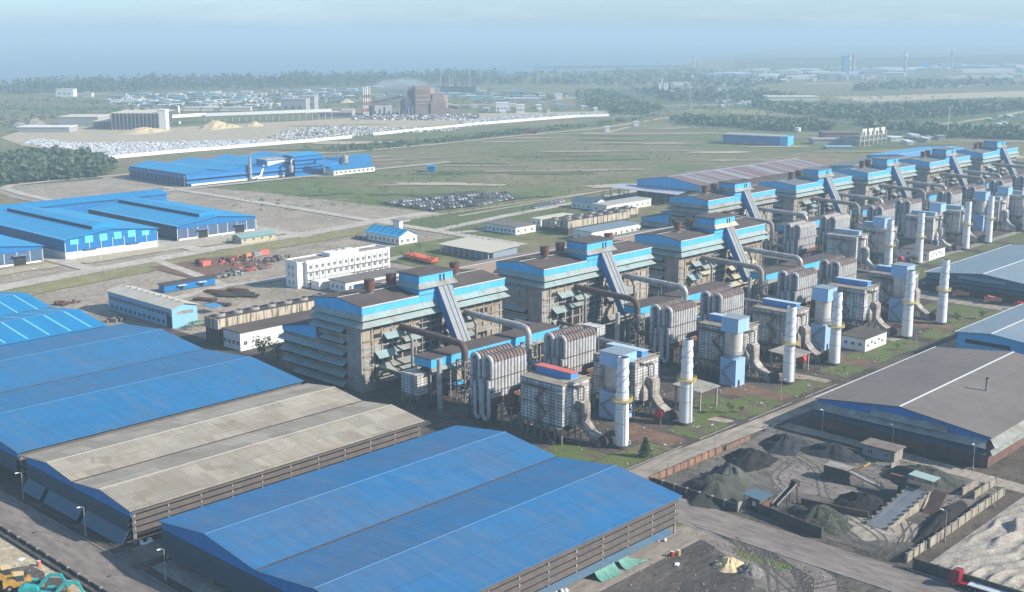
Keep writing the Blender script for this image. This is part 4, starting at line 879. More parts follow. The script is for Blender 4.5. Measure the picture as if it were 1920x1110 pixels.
# ---------------------------------------------------------------- flue chimneys
def chimney():
    r = thing('flue_chimney', 'x', 'chimney', (0, 0, 0), 'white flue chimneys along the road')
    b = MB(); b.cyl((0, 0, .9), (0, 0, 27.6), 2.15, 1.62, 24, False)
    b.cyl((0, 0, 27.6), (0, 0, 26.5), 1.62, 1.45, 24, False); b.cyl((0, 0, 26.5), (0, 0, 26.45), 1.45, .02, 24, False); sh = b.build('shaft', white_paint, r)
    b = MB(); b.cyl((0, 0, 27.6), (0, 0, 27.62), 1.66, 1.4, 24, False); b.cyl((0, 0, 27.2), (0, 0, 27.25), 1.5, .02, 20); b.build('mouth', dark, sh)
    b = MB()
    for k in range(3):
        for i in range(28):
            t0 = k * 2.094 + i * .20; t1 = t0 + .20; z0 = 17.6 + i * .33; z1 = z0 + .33; r0 = 2.15 - (z0 - .9) / 26.7 * .53; r1 = 2.15 - (z1 - .9) / 26.7 * .53
            P = [(math.cos(t) * (rr + e), math.sin(t) * (rr + e), z) for t, rr, z, e in ((t0, r0, z0, -.02), (t0, r0, z0, .22), (t1, r1, z1, .22), (t1, r1, z1, -.02))]
            b.quad(P); b.quad([(p[0], p[1], p[2] + .06) for p in P[::-1]])
    b.build('helical_strake', mat('shaded_strake_paint', (.46, .47, .49), var=.08, rough=.6), sh)  # strakes greyed: the fins' shadow lines are put into their colour
    b = MB(); b.cyl((0, 0, 0), (0, 0, .9), 2.45, 2.25, 24); b.build('plinth', dark_steel, r)
    b = MB()
    for z in (7.6, 12, 17.2, 22): rr = 2.15 - (z - .9) / 26.7 * .53; b = MB(); b.cyl((0, 0, z), (0, 0, z + .22), rr + .07, rr + .07, 24); b.build('flange', mat('grey_flange', (.45, .46, .47), rough=.5), sh)
    b = MB(); b.cyl((0, 0, 14.4), (0, 0, 14.58), 3.1, 3.1, 20)
    for k in range(20): t = k * 2 * math.pi / 20; b.beam((3.05 * math.cos(t), 3.05 * math.sin(t), 14.5), (3.05 * math.cos(t), 3.05 * math.sin(t), 15.6), .08)
    for z in (15.05, 15.6): b.tube([(3.05 * math.cos(k * math.pi / 12), 3.05 * math.sin(k * math.pi / 12), z) for k in range(25)], .07, 5)
    b.build('platform', yellow, r)
    b = MB(); b.beam((-1.3, -1.95, .9), (-1.1, -1.7, 14.4), .1); b.beam((-.9, -2.1, .9), (-.7, -1.85, 14.4), .1)
    for i in range(26): z = 1.2 + i * .5; b.beam((-1.29, -1.95 + z * .014, z), (-.89, -2.1 + z * .014, z), .05)
    b.build('ladder', steel, r)
    b = MB(); b.box(.9, -2.35, .9, 1.5, -1.7, 2.2); b.build('hatch', steel, r)
    return r
ch = chimney()
CH = [(270.5, 210.6), (301.2, 209.4), (363.6, 209.8), (396.6, 210.2), (453.3, 209), (485.8, 209.2), (573, 276.8), (608.1, 276.8), (667.9, 277), (698.2, 276.4), (756, 277), (790, 277), (850, 277)]
for i, (x, y) in enumerate(CH):
    lab = '%s white steel chimney counted from the near end' % ORD[i] if i else 'nearest white steel chimney with spiral fins and a yellow ring platform'
    if i == 0: ch.location = (x, y, 0); ch['label'] = lab
    else: dup(ch, (x, y, 0), .3 * i, lab)

# ---------------------------------------------------------------- clutter between the furnaces and filters
def canopy(x, y, lab):
    r = thing('open_canopy', lab, 'canopy', (x, y, 0))
    b = MB(); b.slab([(x - .5, y - .5, 6.9), (x + 10.6, y - .5, 6.9), (x + 10.6, y + 11, 7.5), (x - .5, y + 11, 7.5)], .2); b.build('roof', conc_grey, r)
    for dx in (.4, 9.8):
        for dy in (.4, 10): b = MB(); b.beam((x + dx, y + dy, 0), (x + dx, y + dy, 6.9), .5); b.build('post', conc_grey, r)
canopy(314.2, 212.8, 'flat concrete canopy on four posts right of the second chimney'); canopy(373.0, 212.8, 'flat concrete canopy on four posts behind the third chimney')
def substation(x0, y0, x1, y1, h, lab):
    r = thing('service_building', lab, 'building', (x0, y0, 0))
    b = MB(); b.box(x0, y0, 0, x1, y1, h); b.build('wall', white_wall, r)
    b = MB(); b.box(x0 - .4, y0 - .4, h, x1 + .4, y1 + .4, h + .3); b.build('roof', brown_roof, r)
    for k in range(5): window_on_y(r, x0 + 1.6 + k * (x1 - x0 - 3) / 5, y0 - .02, 1.6 + (k % 2) * 1.0, 1.3, 1.1)
    for k in range(3): window_on_x(r, x0 - .02, y0 + 1.5 + k * (y1 - y0 - 2) / 3, 2.0, 1.4, 1.2)
substation(421, 210.4, 438.4, 221.4, 5, 'flat-roofed white building between the fourth and fifth chimneys')
substation(621.5, 277, 641, 293.5, 5, 'flat-roofed white building between the far group chimneys')
def cyclone(x, y, lab):
    r = thing('dust_cyclone', lab, 'cyclone', (x, y, 0), 'rusty cyclones beside the coolers')
    b = MB(); b.cyl((x, y, 7.2), (x, y, 10), 2.3, 2.3, 16); b.cyl((x, y, 3.2), (x, y, 7.2), .5, 2.3, 16, False); d = b.build('drum', rust, r)
    b = MB(); b.tube([(x, y, 10), (x, y, 12), (x + 4, y - 1, 12.5), (x + 6.5, y - 8, 12.5)], .9, 10, 1.4); b.build('outlet_pipe', rust_duct, r)
    b = MB()
    for dx in (-2, 2):
        for dy in (-2, 2): b.beam((x + dx, y + dy, 0), (x + dx, y + dy, 7.4), .3)
    for z in (3.4, 6.8):
        for s, t in (((-2, -2), (2, -2)), ((2, -2), (2, 2)), ((2, 2), (-2, 2)), ((-2, 2), (-2, -2))): b.beam((x + s[0], y + s[1], z), (x + t[0], y + t[1], z), .25)
    b.build('stand', steel, r)
for i, (x, y) in enumerate([(262, 247.5), (297, 247.5), (356, 247.5), (389, 247.5), (446, 247.5), (481, 247.5)]): cyclone(x, y, '%s rusty dust cyclone on a stand between cooler and filter house' % ORD[i])
def small_filter(x, y, lab):
    r = thing('small_filter', lab, 'filter house', (x, y, 0), 'small filters by the annex ends')
    b = MB(); b.box(x, y, 3.6, x + 5, y + 8, 10.6); b.build('casing', clad_dark, r)
    for dx in (.3, 4.7):
        for dy in (.3, 4, 7.7): b = MB(); b.beam((x + dx, y + dy, 0), (x + dx, y + dy, 3.6), .32); b.build('leg', steel, r)
    b = MB(); b.tube([(x + 2, y + 8, 8.4), (x + 1, y + 19, 9.4), (x + 1, y + 20.5, 9.4), (x + 1, y + 21, 5)], .7, 9, .8); b.build('inlet_pipe', rust_duct, r)
    b = MB(); b.cyl((x + 3, y - 7.5, 0), (x + 3, y - 7.5, 17.2), .95, .85, 14); b.build('stack', silver, r)
    b = MB()
    for k in range(4): b.box(x - 2 + k * 2.2, y - 4, 0, x - .6 + k * 2.2, y - 1.5, 1.5 + k % 2); b.beam((x - 1 + k * 2, y - 2, 0), (x + k * 2, y - .5, 4), .25)
    b.build('pump_set', dark_steel, r)
for i, (x, y) in enumerate([(255.4, 283.6), (347, 283), (438, 283), (560, 350), (652, 350)]): small_filter(x, y, '%s small ribbed filter with a slim grey stack from the near end' % ORD[i])
# blowers, red pumps
def blower(x, y, lab):
    r = thing('red_blower', lab, 'blower', (x, y, 0), 'red blowers beside the filter ducts')
    b = MB(); b.cyl((x - .8, y, 3.2), (x + .8, y, 3.2), 1.35, n=18); b.build('housing', red_paint, r)
    b = MB(); b.box(x - 1.3, y - 1.1, 0, x + 1.3, y + 1.1, 1.9); b.beam((x - 1, y - 1, 1.9), (x - 1, y - 1, 3.2), .2); b.build('base', dark_steel, r)
for i, (x, y) in enumerate([(296.4, 215.8), (384.5, 216.5), (389.6, 219), (600, 283)]): blower(x, y, '%s round red blower beside the filter outlets' % ORD[i])
# pipe bridges between units
def piperack(x0, y0, x1, y1, z, lab, m=steel):
    r = thing('pipe_rack', lab, 'pipe rack', (x0, y0, 0), 'pipe racks between the furnace units'); d = Vector((x1 - x0, y1 - y0, 0)); n = max(2, int(d.length / 8))
    sd = Vector((-d.y, d.x, 0)).normalized() * .9
    for k in (-1, 0, 1): b = MB(); b.tube([Vector((x0, y0, z + .4)) + sd * k, Vector((x1, y1, z + .4)) + sd * k], .28 + .1 * (k == 0), 8); b.build('pipe', silver if k else m, r)
    for i in range(n + 1):
        p = Vector((x0, y0, 0)) + d * (i / n); b = MB()
        for k in (-1.2, 1.2): b.beam(p + sd * k, p + sd * k + Vector((0, 0, z)), .3)
        b.beam(p - sd * 1.4 + Vector((0, 0, z)), p + sd * 1.4 + Vector((0, 0, z)), .3); b.build('bent', steel, r)
piperack(326, 250, 326, 306, 13, 'tall pipe rack between the first and second furnace units'); piperack(418, 246, 418, 306, 13, 'tall pipe rack between the second and third furnace units'); piperack(512, 240, 512, 330, 12, 'tall pipe rack after the third furnace unit')
for i, (x0, x1, y) in enumerate(((262, 330, 243.6), (352, 420, 243.8), (444, 510, 244), (562, 640, 309.5), (650, 740, 309.5))): piperack(x0, y, x1, y, 4.5, '%s low pipe rack behind the filter houses from the near end' % ORD[i], rust_duct)
# long rear halls
def rear_hall(x0, x1, y0, y1, ze, zr, lab, roofm, wallm, gm):
    r = thing('rear_hall', lab, 'factory building', (x0, y0, 0)); ym = (y0 + y1) / 2
    b = MB(); b.prism([(y0, ze - .3), (ym, zr - .3), (y1, ze - .3), (y1, 0), (y0, 0)], 'x', x0, x1); b.build('wall', wallm, r)
    b = MB(); multi_gable(b, x0 - .6, x1 + .6, [(y0 - .8, y1 + .8)], ze, zr); rf = b.build('roof', roofm, r)
    b = MB(); b.box(x0 - .6, ym - .3, zr + .02, x1 + .6, ym + .3, zr + .14); b.build('ridge_cap', frame_white, rf)
    b = MB(); b.prism([(y0, ze - .35), (ym, zr - .35), (y1, ze - .35), (y1, ze - 4), (y0, ze - 4)], 'x', x0 - .25, x0 - .05); b.build('gable', gm, r)
    return r
dusk_tan = mat('dusty_tan_roof', (.30, .23, .18), c2=(.20, .165, .145), amt=.6, ns=.06, var=.1, rough=.9, panel=(1.2, 14, 'roof_x', .05))
rear_hall(318, 520, 355, 392, 16, 19.6, 'long brown-roofed hall behind the near furnaces with a blue gable', dusk_tan, concrete, sky_blue)
stripe = mat('striped_grey_red_roof', (.25, .27, .30), var=.06, vs=.3, rough=.8, panel=(9, 60, 'roof_y', .12), streak=((.17, .09, .085), .85, (.09, .0, .0), (.47, .50)))
rear_hall(715, 898, 490, 547, 14, 18.3, 'striped grey and red roofed hall behind the far furnaces', stripe, dark_steel, sky_blue)
rear_hall(900, 1010, 440, 500, 13, 15.5, 'low blue-roofed hall beyond the striped roof', hz_roof, sky_blue, sky_blue)
rear_hall(1010, 1120, 455, 515, 13, 15.5, 'bright blue low roof at the far end behind the furnace row', mat('mid_blue_roof', (.10, .34, .58), var=.1), sky_blue, sky_blue)
rear_hall(600, 905, 412, 440, 13, 15.2, 'long blue hall directly behind the far furnaces', hz_roof, sky_blue, sky_blue)
r = thing('lean_to', 'pale open lean-to in front of the striped roof hall', 'canopy', (704, 505, 0))
b = MB(); b.slab([(700, 500, 8.2), (714.6, 500, 9.6), (714.6, 562, 9.6), (700, 562, 8.2)], .2); b.build('roof', mat('pale_lilac_sheet', (.40, .43, .50), var=.06, rough=.6), r)
for k in range(8): b = MB(); b.beam((701, 502 + k * 8.4, 0), (701, 502 + k * 8.4, 8.2), .4); b.build('post', steel, r)
# ---------------------------------------------------------------- coal yard
sheet('coal_yard', [(252, 112.8), (309, 112.8), (316.5, 120), (317.5, 187), (302, 186), (252, 186)], 0.035, g_coal)
patch('dust_track', 268, 128, 11, 9, 0.045, g_road, 31, .8); patch('dust_track', 283, 155, 10, 12, 0.05, g_roady, 32, .5); patch('dust_track', 298, 120, 9, 4, 0.045, g_roady, 33, .3)
heap_mats = {
 'coal': mat('blue_black_coal', (.045, .05, .065), c2=(.025, .027, .033), amt=.7, ns=.6, var=.5, vs=5, rough=.9, bump=.8),
 'black': mat('black_coal_fines', (.022, .021, .023), c2=(.045, .04, .04), amt=.6, ns=.5, var=.5, vs=4, rough=.95, bump=.8),
 'green': mat('greenish_grey_ore', (.12, .125, .105), c2=(.07, .08, .07), amt=.8, ns=.25, var=.35, vs=3, rough=.95, bump=.8),
 'pebble': mat('coarse_green_grey_rock', (.135, .135, .10), c2=(.045, .055, .045), amt=.9, ns=1.6, var=.5, vs=6, rough=.95, bump=1.0, ramp=(.40, .52)),
 'dark': mat('dark_olive_fines', (.055, .058, .05), c2=(.085, .085, .07), amt=.7, ns=.3, var=.4, vs=3, rough=.95, bump=.8),
 'sand': mat('yellow_sand', (.58, .46, .27), c2=(.44, .36, .25), amt=.7, ns=.4, var=.1, vs=2, rough=.95, bump=.4),
 'gravel': mat('grey_gravel', (.27, .25, .23), c2=(.17, .16, .15), amt=.7, ns=.8, var=.25, vs=6, rough=.95, bump=.8)}
def heap(cx, cy, rx, ry, h, m, label, rot=0.0, seed=0, flat=.0, grp=None):
    r = random.Random(seed + 99); ph = [r.uniform(0, 6.28) for _ in range(8)]; b = MB(); NR, NA = 14, 48; V = []
    for i in range(NR + 1):
        q = i / NR
        for j in range(NA):
            t = 2 * math.pi * j / NA; k = 1 + .10 * math.sin(2 * t + ph[0]) + .07 * math.sin(3 * t + ph[1]) + .05 * math.sin(7 * t + ph[2]) + .03 * math.sin(13 * t + ph[3])
            z = h * (1 - max(0, (q - flat) / (1 - flat))) ** 1.12
            z += h * .10 * math.sin(4 * q * 3 + 3 * t + ph[4]) * q * (1 - q) * 3 + h * .07 * math.sin(9 * t + ph[5] + 5 * q) * q * (1 - q) * 3 + r.uniform(-.05, .05) * h * (1 if 0 < i < NR else 0) * 1.0 + (.35 * h * max(0, math.sin(2 * t + ph[6]) - .55) * math.sin(math.pi * min(1, q * 1.1)) if flat < .2 else 0)
            a, c = rx * k * q * math.cos(t), ry * k * q * math.sin(t)
            V.append((cx + a * math.cos(rot) - c * math.sin(rot), cy + a * math.sin(rot) + c * math.cos(rot), z if i < NR else -.05))
    F = [(i * NA + j, (i + 1) * NA + j, (i + 1) * NA + (j + 1) % NA, i * NA + (j + 1) % NA) for i in range(NR) for j in range(NA)]
    b.add(V, F, True); return solo('heap', b, m, label, 'heap', (cx, cy, 0), grp)
H_ = heap_mats
heap(304.4, 176.0, 8.1, 7.6, 3.8, H_['coal'], 'blue-black conical coal heap nearest the road junction', 0, 1)
heap(308.0, 162.0, 6.4, 9.8, 3.0, H_['coal'], 'blue-black coal heap leaning against the yard hut', 0, 2, .2)
heap(286.6, 176.6, 8.5, 8.1, 3.8, H_['black'], 'sooty black heap behind the brick boundary wall', 0, 3)
heap(259.5, 170.5, 12.7, 8.9, 3.6, H_['dark'], 'broad dark olive heap in the left corner of the yard', .1, 4, .25)
heap(270, 172.5, 8.1, 6.6, 4.4, H_['green'], 'grey-green ore heap on top of the broad dark heap', .2, 5, .05)
heap(261.5, 140.6, 8.1, 9.3, 3.9, H_['pebble'], 'coarse green-grey rock heap under the inclined conveyor', 0, 6)
heap(278.0, 137.0, 8.5, 7.0, 3.1, H_['black'], 'black fines heap beside the loading ramp', .2, 7, .1)
heap(305, 133.0, 7.5, 13.0, 3.6, H_['dark'], 'long dark heap between the hut and the concrete bays', .12, 8, .35)
heap(282.0, 116.8, 16.0, 3.8, 2.2, H_['black'], 'low black heap along the right boundary wall', .05, 9, .3)
heap(222.8, 141.6, 3.6, 3.8, 2.2, H_['sand'], 'small yellow sand heap south of the cross road', 0, 10, .1)
heap(223.6, 136.4, 3.3, 3.6, 1.9, H_['gravel'], 'small grey gravel heap beside the yellow sand heap', 0, 11)
brick_red = mat('weathered_brick_wall', (.30, .17, .115), c2=(.16, .11, .085), amt=.8, ns=.3, var=.15, vs=1.5, panel=(2.6, 6, 'wall', .12, .07, 0., (.45, .42, .4)), rough=.9, streak=((.08, .06, .05), .6, (.7, .7, .1)))
conc_wall = mat('stained_concrete_panel_wall', (.38, .34, .27), c2=(.20, .175, .15), amt=.8, ns=.3, var=.12, vs=1.2, panel=(3.0, 8, 'wall', .10, .08, 0., (.4, .38, .36)), rough=.9, streak=((.12, .10, .085), .7, (.7, .7, .08)))
sooty_wall = mat('sooty_concrete_wall', (.09, .08, .075), c2=(.05, .045, .043), amt=.7, ns=.3, var=.2, rough=.95, panel=(3.0, 8, 'wall', .10, .06, 0.))
def wall(x0, y0, x1, y1, h, t, m, lab, capm=None, piers=0):
    r = thing('boundary_wall', lab, 'wall', (x0, y0, 0)); p, q = Vector((x0, y0, 0)), Vector((x1, y1, 0)); d = (q - p); L = d.length; u = d / L; n = Vector((-u.y, u.x, 0)) * t / 2
    b = MB(); V = [p + n, q + n, q - n, p - n]; b.add([tuple(v) for v in V] + [(v.x, v.y, h) for v in V], [(0, 1, 2, 3), (4, 7, 6, 5), (0, 4, 5, 1), (1, 5, 6, 2), (2, 6, 7, 3), (3, 7, 4, 0)]); b.build('panel', m, r)
    if piers:
        k = max(1, int(L / piers))
        for i in range(k + 1): c = p + d * (i / k); b = MB(); b.cbox((c.x, c.y, 0), (t + .35, .5, h + .18), math.atan2(n.y, n.x)); b.build('pier', capm or m, r)
    return r
wall(236, 186.4, 287, 186.3, 2.0, .35, brick_red, 'reddish brick boundary wall between the main road and the coal yard', None, 3.2)
wall(289, 186.3, 302, 186.4, 1.4, .35, brick_red, 'short broken brick wall behind the sooty black heap')
wall(252.2, 186, 251.9, 158, 2.0, .4, sooty_wall, 'low sooty wall in front of the broad dark heap', conc_grey, 4)
wall(251.9, 158, 258.5, 157.4, 2.4, .4, conc_grey, 'short concrete cross wall beside the conveyor kiosk')
wall(254.6, 152.6, 251.7, 134.0, 2.6, .4, sooty_wall, 'sooty retaining wall in front of the coarse rock heap', None, 4)
wall(254.6, 152.6, 259.5, 152.6, 2.8, .4, brick, 'brown brick cross wall at the foot of the conveyor')
wall(252.6, 112.6, 262.0, 112.6, 2.2, .35, conc_wall, 'short pale wall at the open mouth of the coal yard', None, 3)
wall(264.0, 112.4, 309.4, 112.8, 2.3, .35, conc_wall, 'long pale panel wall between the coal yard and the sand', None, 4)
wall(317.2, 189, 317.0, 156, .7, .4, sooty_wall, 'low sooty kerb wall beside the yard lane')
wall(302, 120.8, 312, 120.6, 2.2, .4, conc_wall, 'pale concrete bay wall right of the long dark heap'); wall(302, 117.6, 316, 117.4, 2.0, .4, conc_wall, 'outer pale concrete bay wall near the right corner', None, 4)
wall(250.6, 109.8, 250.4, 60, 2.6, .4, sooty_wall, 'tall sooty wall in front of the rippled sand field', None, 5)
wall(312, 187.5, 325.5, 186.8, .6, .4, sooty_wall, 'low kerb wall at the lane corner by the brick shed')
wall(117.2, 335, 117.2, 120, .75, .28, sooty_wall, 'low dark wall along the roadside, nearest the road', conc_grey, 5); wall(115.3, 335, 115.3, 120, .55, .3, sooty_wall, 'low dark wall along the machine yard edge')
b = MB(); b.box(115.5, 120, 0, 117.0, 335, .08)
struct('drain', b, g_track)
# yard hut
r = thing('yard_hut', 'small flat-roofed concrete hut among the coal heaps', 'hut', (313, 145.3, 0))
b = MB(); b.box(313, 145.4, 0, 318.3, 155.2, 3.4); b.build('wall', conc_grey, r)
b = MB(); b.box(312.2, 144.7, 3.4, 318.9, 155.9, 3.75); b.build('roof', mat('dirty_slab_roof', (.21, .17, .15), c2=(.12, .10, .09), amt=.6, ns=.5, rough=.9), r)
for y in (147, 152): window_on_x(r, 312.98, y, 1.1, 1.6, 1.3)
wall(309, 156.4, 309.6, 160.2, 1.8, .35, conc_wall, 'short concrete wing wall left of the yard hut'); wall(311.6, 143.2, 308.2, 144.0, 1.6, .3, conc_grey, 'small pale wall right of the yard hut')
# inclined conveyor with kiosk
r = thing('belt_conveyor', 'dark inclined belt conveyor rising over the coarse rock heap', 'conveyor', (257, 151, 0))
A, B = at(1452, 948, 1.6), at(1491, 906, 5.2); b = MB(); b.beam(A, B, 1.5, .3); b.build('belt', dark, r)
b = MB(); sv = (B - A).cross(Vector((0, 0, 1))).normalized() * .8
for s in (-1, 1): b.beam(A + sv * s + Vector((0, 0, .35)), B + sv * s + Vector((0, 0, .35)), .16, .5)
b.build('side_rail', steel, r)
for t in (.45, .95): p = A.lerp(B, t); b = MB(); b.beam(p + sv, Vector((p.x, p.y, 0)) + sv * 1.6, .25); b.beam(p - sv, Vector((p.x, p.y, 0)) - sv * 1.6, .25); b.build('trestle', dark_steel, r)
b = MB(); b.cbox((B.x, B.y, 4.5), (1.4, 2.0, 1.5), -.3); b.build('head_drum', dark_steel, r)
wall(267.5, 148.8, 270.8, 131.5, 1.7, .35, brick, 'curved dark low wall behind the coarse rock heap')
r = thing('control_kiosk', 'small kiosk with slate blue roof left of the conveyor foot', 'hut', (257, 155, 0))
b = MB(); b.box(255.5, 154, .6, 259.6, 157, 3.2); b.build('wall', brick, r); b = MB(); b.slab([(254.6, 153, 3.5), (260.6, 153, 3.5), (260.6, 158.6, 3.9), (254.6, 158.6, 3.9)], .15); b.build('roof', awn_slate, r)
for x, y in ((255, 153.4), (260.2, 153.4), (255, 158.2), (260.2, 158.2)): b = MB(); b.beam((x, y, 0), (x, y, 3.5), .18); b.build('post', steel, r)
b = MB(); b.box(255.38, 155, 1.2, 255.48, 156, 2.4); b.build('window', frame_white, r)
# crusher
r = thing('mobile_crusher', 'sooty crusher with a yellow feed hopper in the yard middle', 'crusher', (291, 149, 0))
b = MB(); b.box(289, 147, 1.2, 292.6, 154.4, 3.6); b.add([(288, 146, 0), (293.6, 146, 0), (293.6, 155.6, 0), (288, 155.6, 0), (289, 147, 1.6), (292.6, 147, 1.6), (292.6, 154.4, 1.6), (289, 154.4, 1.6)], [(0, 1, 5, 4), (1, 2, 6, 5), (2, 3, 7, 6), (3, 0, 4, 7)]); b.build('body', dark_steel, r)
b = MB(); b.box(288.8, 147.4, 3.6, 292.8, 154.3, 3.78); b.build('deck', conc_grey, r)
hm = mat('sooty_yellow_paint', (.42, .25, .07), c2=(.16, .10, .05), amt=.7, ns=.6, rough=.7)
for i in range(3):
    b = MB(); b.slab([(290.6 + i * 1.2, 146.8, 3.4), (291.6 + i * 1.2, 146.8, 3.4), (293.6 + i * 1.2, 144.4, 5.0), (292.6 + i * 1.2, 144.4, 5.0)], .5); b.build('feed_chute', hm, r)
b = MB(); b.beam((290, 147, 3.2), (290, 137.5, 1.0), 1.2, .4); b.build('out_belt', steel, r); b = MB(); b.beam((290, 138, 0), (290, 138, 2.4), .2); b.beam((292, 138, 0), (292, 138, 2.4), .2); b.beam((290, 138, 2.4), (292, 138, 2.4), .2); b.build('out_frame', steel, r)
# loading ramp with bunker
r = thing('loading_ramp', 'concrete loading ramp with kerb stones rising to a bunker', 'ramp', (268, 125, 0))
sooty_kerb = mat('sooty_kerb_stone', (.20, .185, .16), c2=(.1, .09, .08), amt=.6, ns=.6, var=.15, rough=.9)
b = MB(); b.slab([(266.5, 130.0, .15), (266.5, 124.8, .15), (290.5, 124.8, 3.2), (290.5, 130.0, 3.2)], .3); b.build('deck', mat('wet_concrete_deck', (.12, .145, .175), c2=(.19, .19, .19), amt=.6, ns=.2, var=.12, rough=.6, streak=((.28, .30, .32), .35, (.04, .8, .5))), r)
for y in (130.2, 124.5): b = MB(); b.prism([(266.5, 0), (290.5, 0), (290.5, 3.5), (266.5, .3)], 'y', y - .25, y + .25); b.build('side_wall', conc_wall if y < 125 else sooty_wall, r)
for i in range(9):
    for y in (130.2, 124.5):
        x = 267.5 + i * 2.7; b = MB(); b.cbox((x, y, .35 + (x - 266.5) * .133), (.9, .5, .42)); b.build('kerb_stone', sooty_kerb, r)
b = MB(); b.box(290.6, 122.6, 0, 295.4, 133.5, 3.3); b.build('bunker', sooty_wall, r)
b = MB(); b.slab([(283.5, 119.6, .0), (289.8, 119.6, 4.6), (289.8, 123.2, 4.6), (283.5, 123.2, .0)], .25); b.build('wing_plate', brick, r)
r = thing('kiosk_canopy', 'small canopy with pale green sheet roof over the ramp bunker', 'canopy', (291, 124, 3.3))
b = MB(); b.slab([(291.0, 124, 6.1), (295.2, 124, 6.1), (295.2, 131, 6.4), (291.0, 131, 6.4)], .12); b.build('roof', mat('pale_green_sheet', (.30, .40, .38), var=.08, rough=.6), r)
for x in (291.3, 294.9):
    for y in (124.3, 130.7): b = MB(); b.beam((x, y, 3.3), (x, y, 6.1), .15); b.build('post', steel, r)
b = MB(); b.box(290.9, 131.5, 3.9, 292, 136, 5.3); b.build('side_cabin', brick, r)
# rippled sand field
def sand_field():
    nx, ny = 170, 150; x0, x1, y0, y1 = 251.2, 345, 56, 108.6; V = []; r = random.Random(3)
    ph = [r.uniform(0, 6.28) for _ in range(12)]
    for i in range(nx):
        for j in range(ny):
            x = x0 + (x1 - x0) * i / (nx - 1); y = y0 + (y1 - y0) * j / (ny - 1)
            w = 1.2 * math.sin(x * .16 + ph[0]) + .9 * math.sin(y * .23 + ph[1] + x * .05) + .5 * math.sin(x * .41 + ph[3])
            a = (y * 1.05 + x * .22 + w * 1.5); k = .5 + .5 * math.sin(a * 1.35); k2 = .5 + .5 * math.sin(a * 2.3 + ph[4] + 2 * math.sin(x * .3))
            amp = .45 + .55 * max(0, math.sin(x * .11 + y * .07 + ph[5])) + .25 * math.sin(x * .5 + y * .31 + ph[6])
            z = .2 + 1.5 * amp * k ** 3.0 + .16 * k2 ** 2 + .07 * math.sin(x * 1.1 + 2.4 * math.sin(y * .5)) + r.uniform(-.03, .03)
            e = min(1, (y1 - y) / 5, (x - x0) / 5); V.append((x, y, .06 + max(0, z) * max(0, e)))
    b = MB(); b.add(V, [(i * ny + j, (i + 1) * ny + j, (i + 1) * ny + j + 1, i * ny + j + 1) for i in range(nx - 1) for j in range(ny - 1)], True)
    o = struct('sand_field', b, ground_mat('white_rippled_sand', ((.33, .30, .26), (.265, .245, .225), (.38, .345, .295)), (.05, .3, 1.5)))
sand_field()
# ---------------------------------------------------------------- lamps
def lamp():
    r = thing('street_lamp', 'x', 'street lamp', (0, 0, 0), 'street lamps along the plant roads')
    b = MB(); b.cyl((0, 0, 0), (0, 0, 7.4), .13, .08, 8); b.build('post', silver, r); b = MB(); b.cyl((0, 0, 0), (0, 0, .5), .28, .28, 8); b.build('footing', conc_grey, r)
    b = MB(); b.tube([(0, 0, 7.3), (0, .5, 7.7), (0, 1.2, 7.75)], .06, 6); b.build('arm', silver, r); b = MB(); b.box(-.2, .9, 7.68, .2, 1.7, 7.86); b.build('head', white_paint, r)
    return r
lp = lamp()
LP = [((129.5, 265.3), 'left roadside lamp between the tan shed and the road corner', 1.57), ((129.8, 299.1), 'left roadside lamp near the far end of the tan shed', 1.57), ((129.8, 229.3), 'left roadside lamp in front of the foreground shed gable', 1.57), ((262.8, 188.0), 'main road lamp nearest the foreground shed', 0), ((286.5, 188.3), 'main road lamp behind the sooty black heap', 0), ((315, 189.4), 'main road lamp at the yard lane corner', 0), ((322.9, 173.7), 'yard lane lamp at the left end of the brick shed', 1.57), ((324.4, 151.5), 'yard lane lamp behind the yard hut', 1.57), ((323.5, 126.9), 'yard lane lamp near the right end of the brick shed', 1.57), ((270.5, 111.4), 'lamp beside the pale wall and the sand field', 0), ((300, 111.4), 'lamp beside the pale wall further from the road', 0), ((342.2, 188.6), 'main road lamp opposite the third chimney', 0), ((343, 200.4), 'lamp on the grass near the third chimney', 3.14), ((436, 197), 'lamp beside the far white service building', 3.14)]
for i, ((x, y), lab, rz) in enumerate(LP):
    if i == 0: lp.location = (x, y, 0); lp.rotation_euler = (0, 0, rz); lp['label'] = lab
    else: dup(lp, (x, y, 0), rz, lab)
for i, (x, y) in enumerate([(262, 566), (300, 571.5), (340, 577), (380, 582), (420, 585.5), (460, 588), (500, 593), (514, 620), (514, 660), (514, 700), (514, 740), (404, 850), (404, 890)]): dup(lp, (x, y, 0), 1.57, '%s pale lamp post along the concrete roads of the middle distance' % ORD[i], 'lamp posts along the concrete roads')
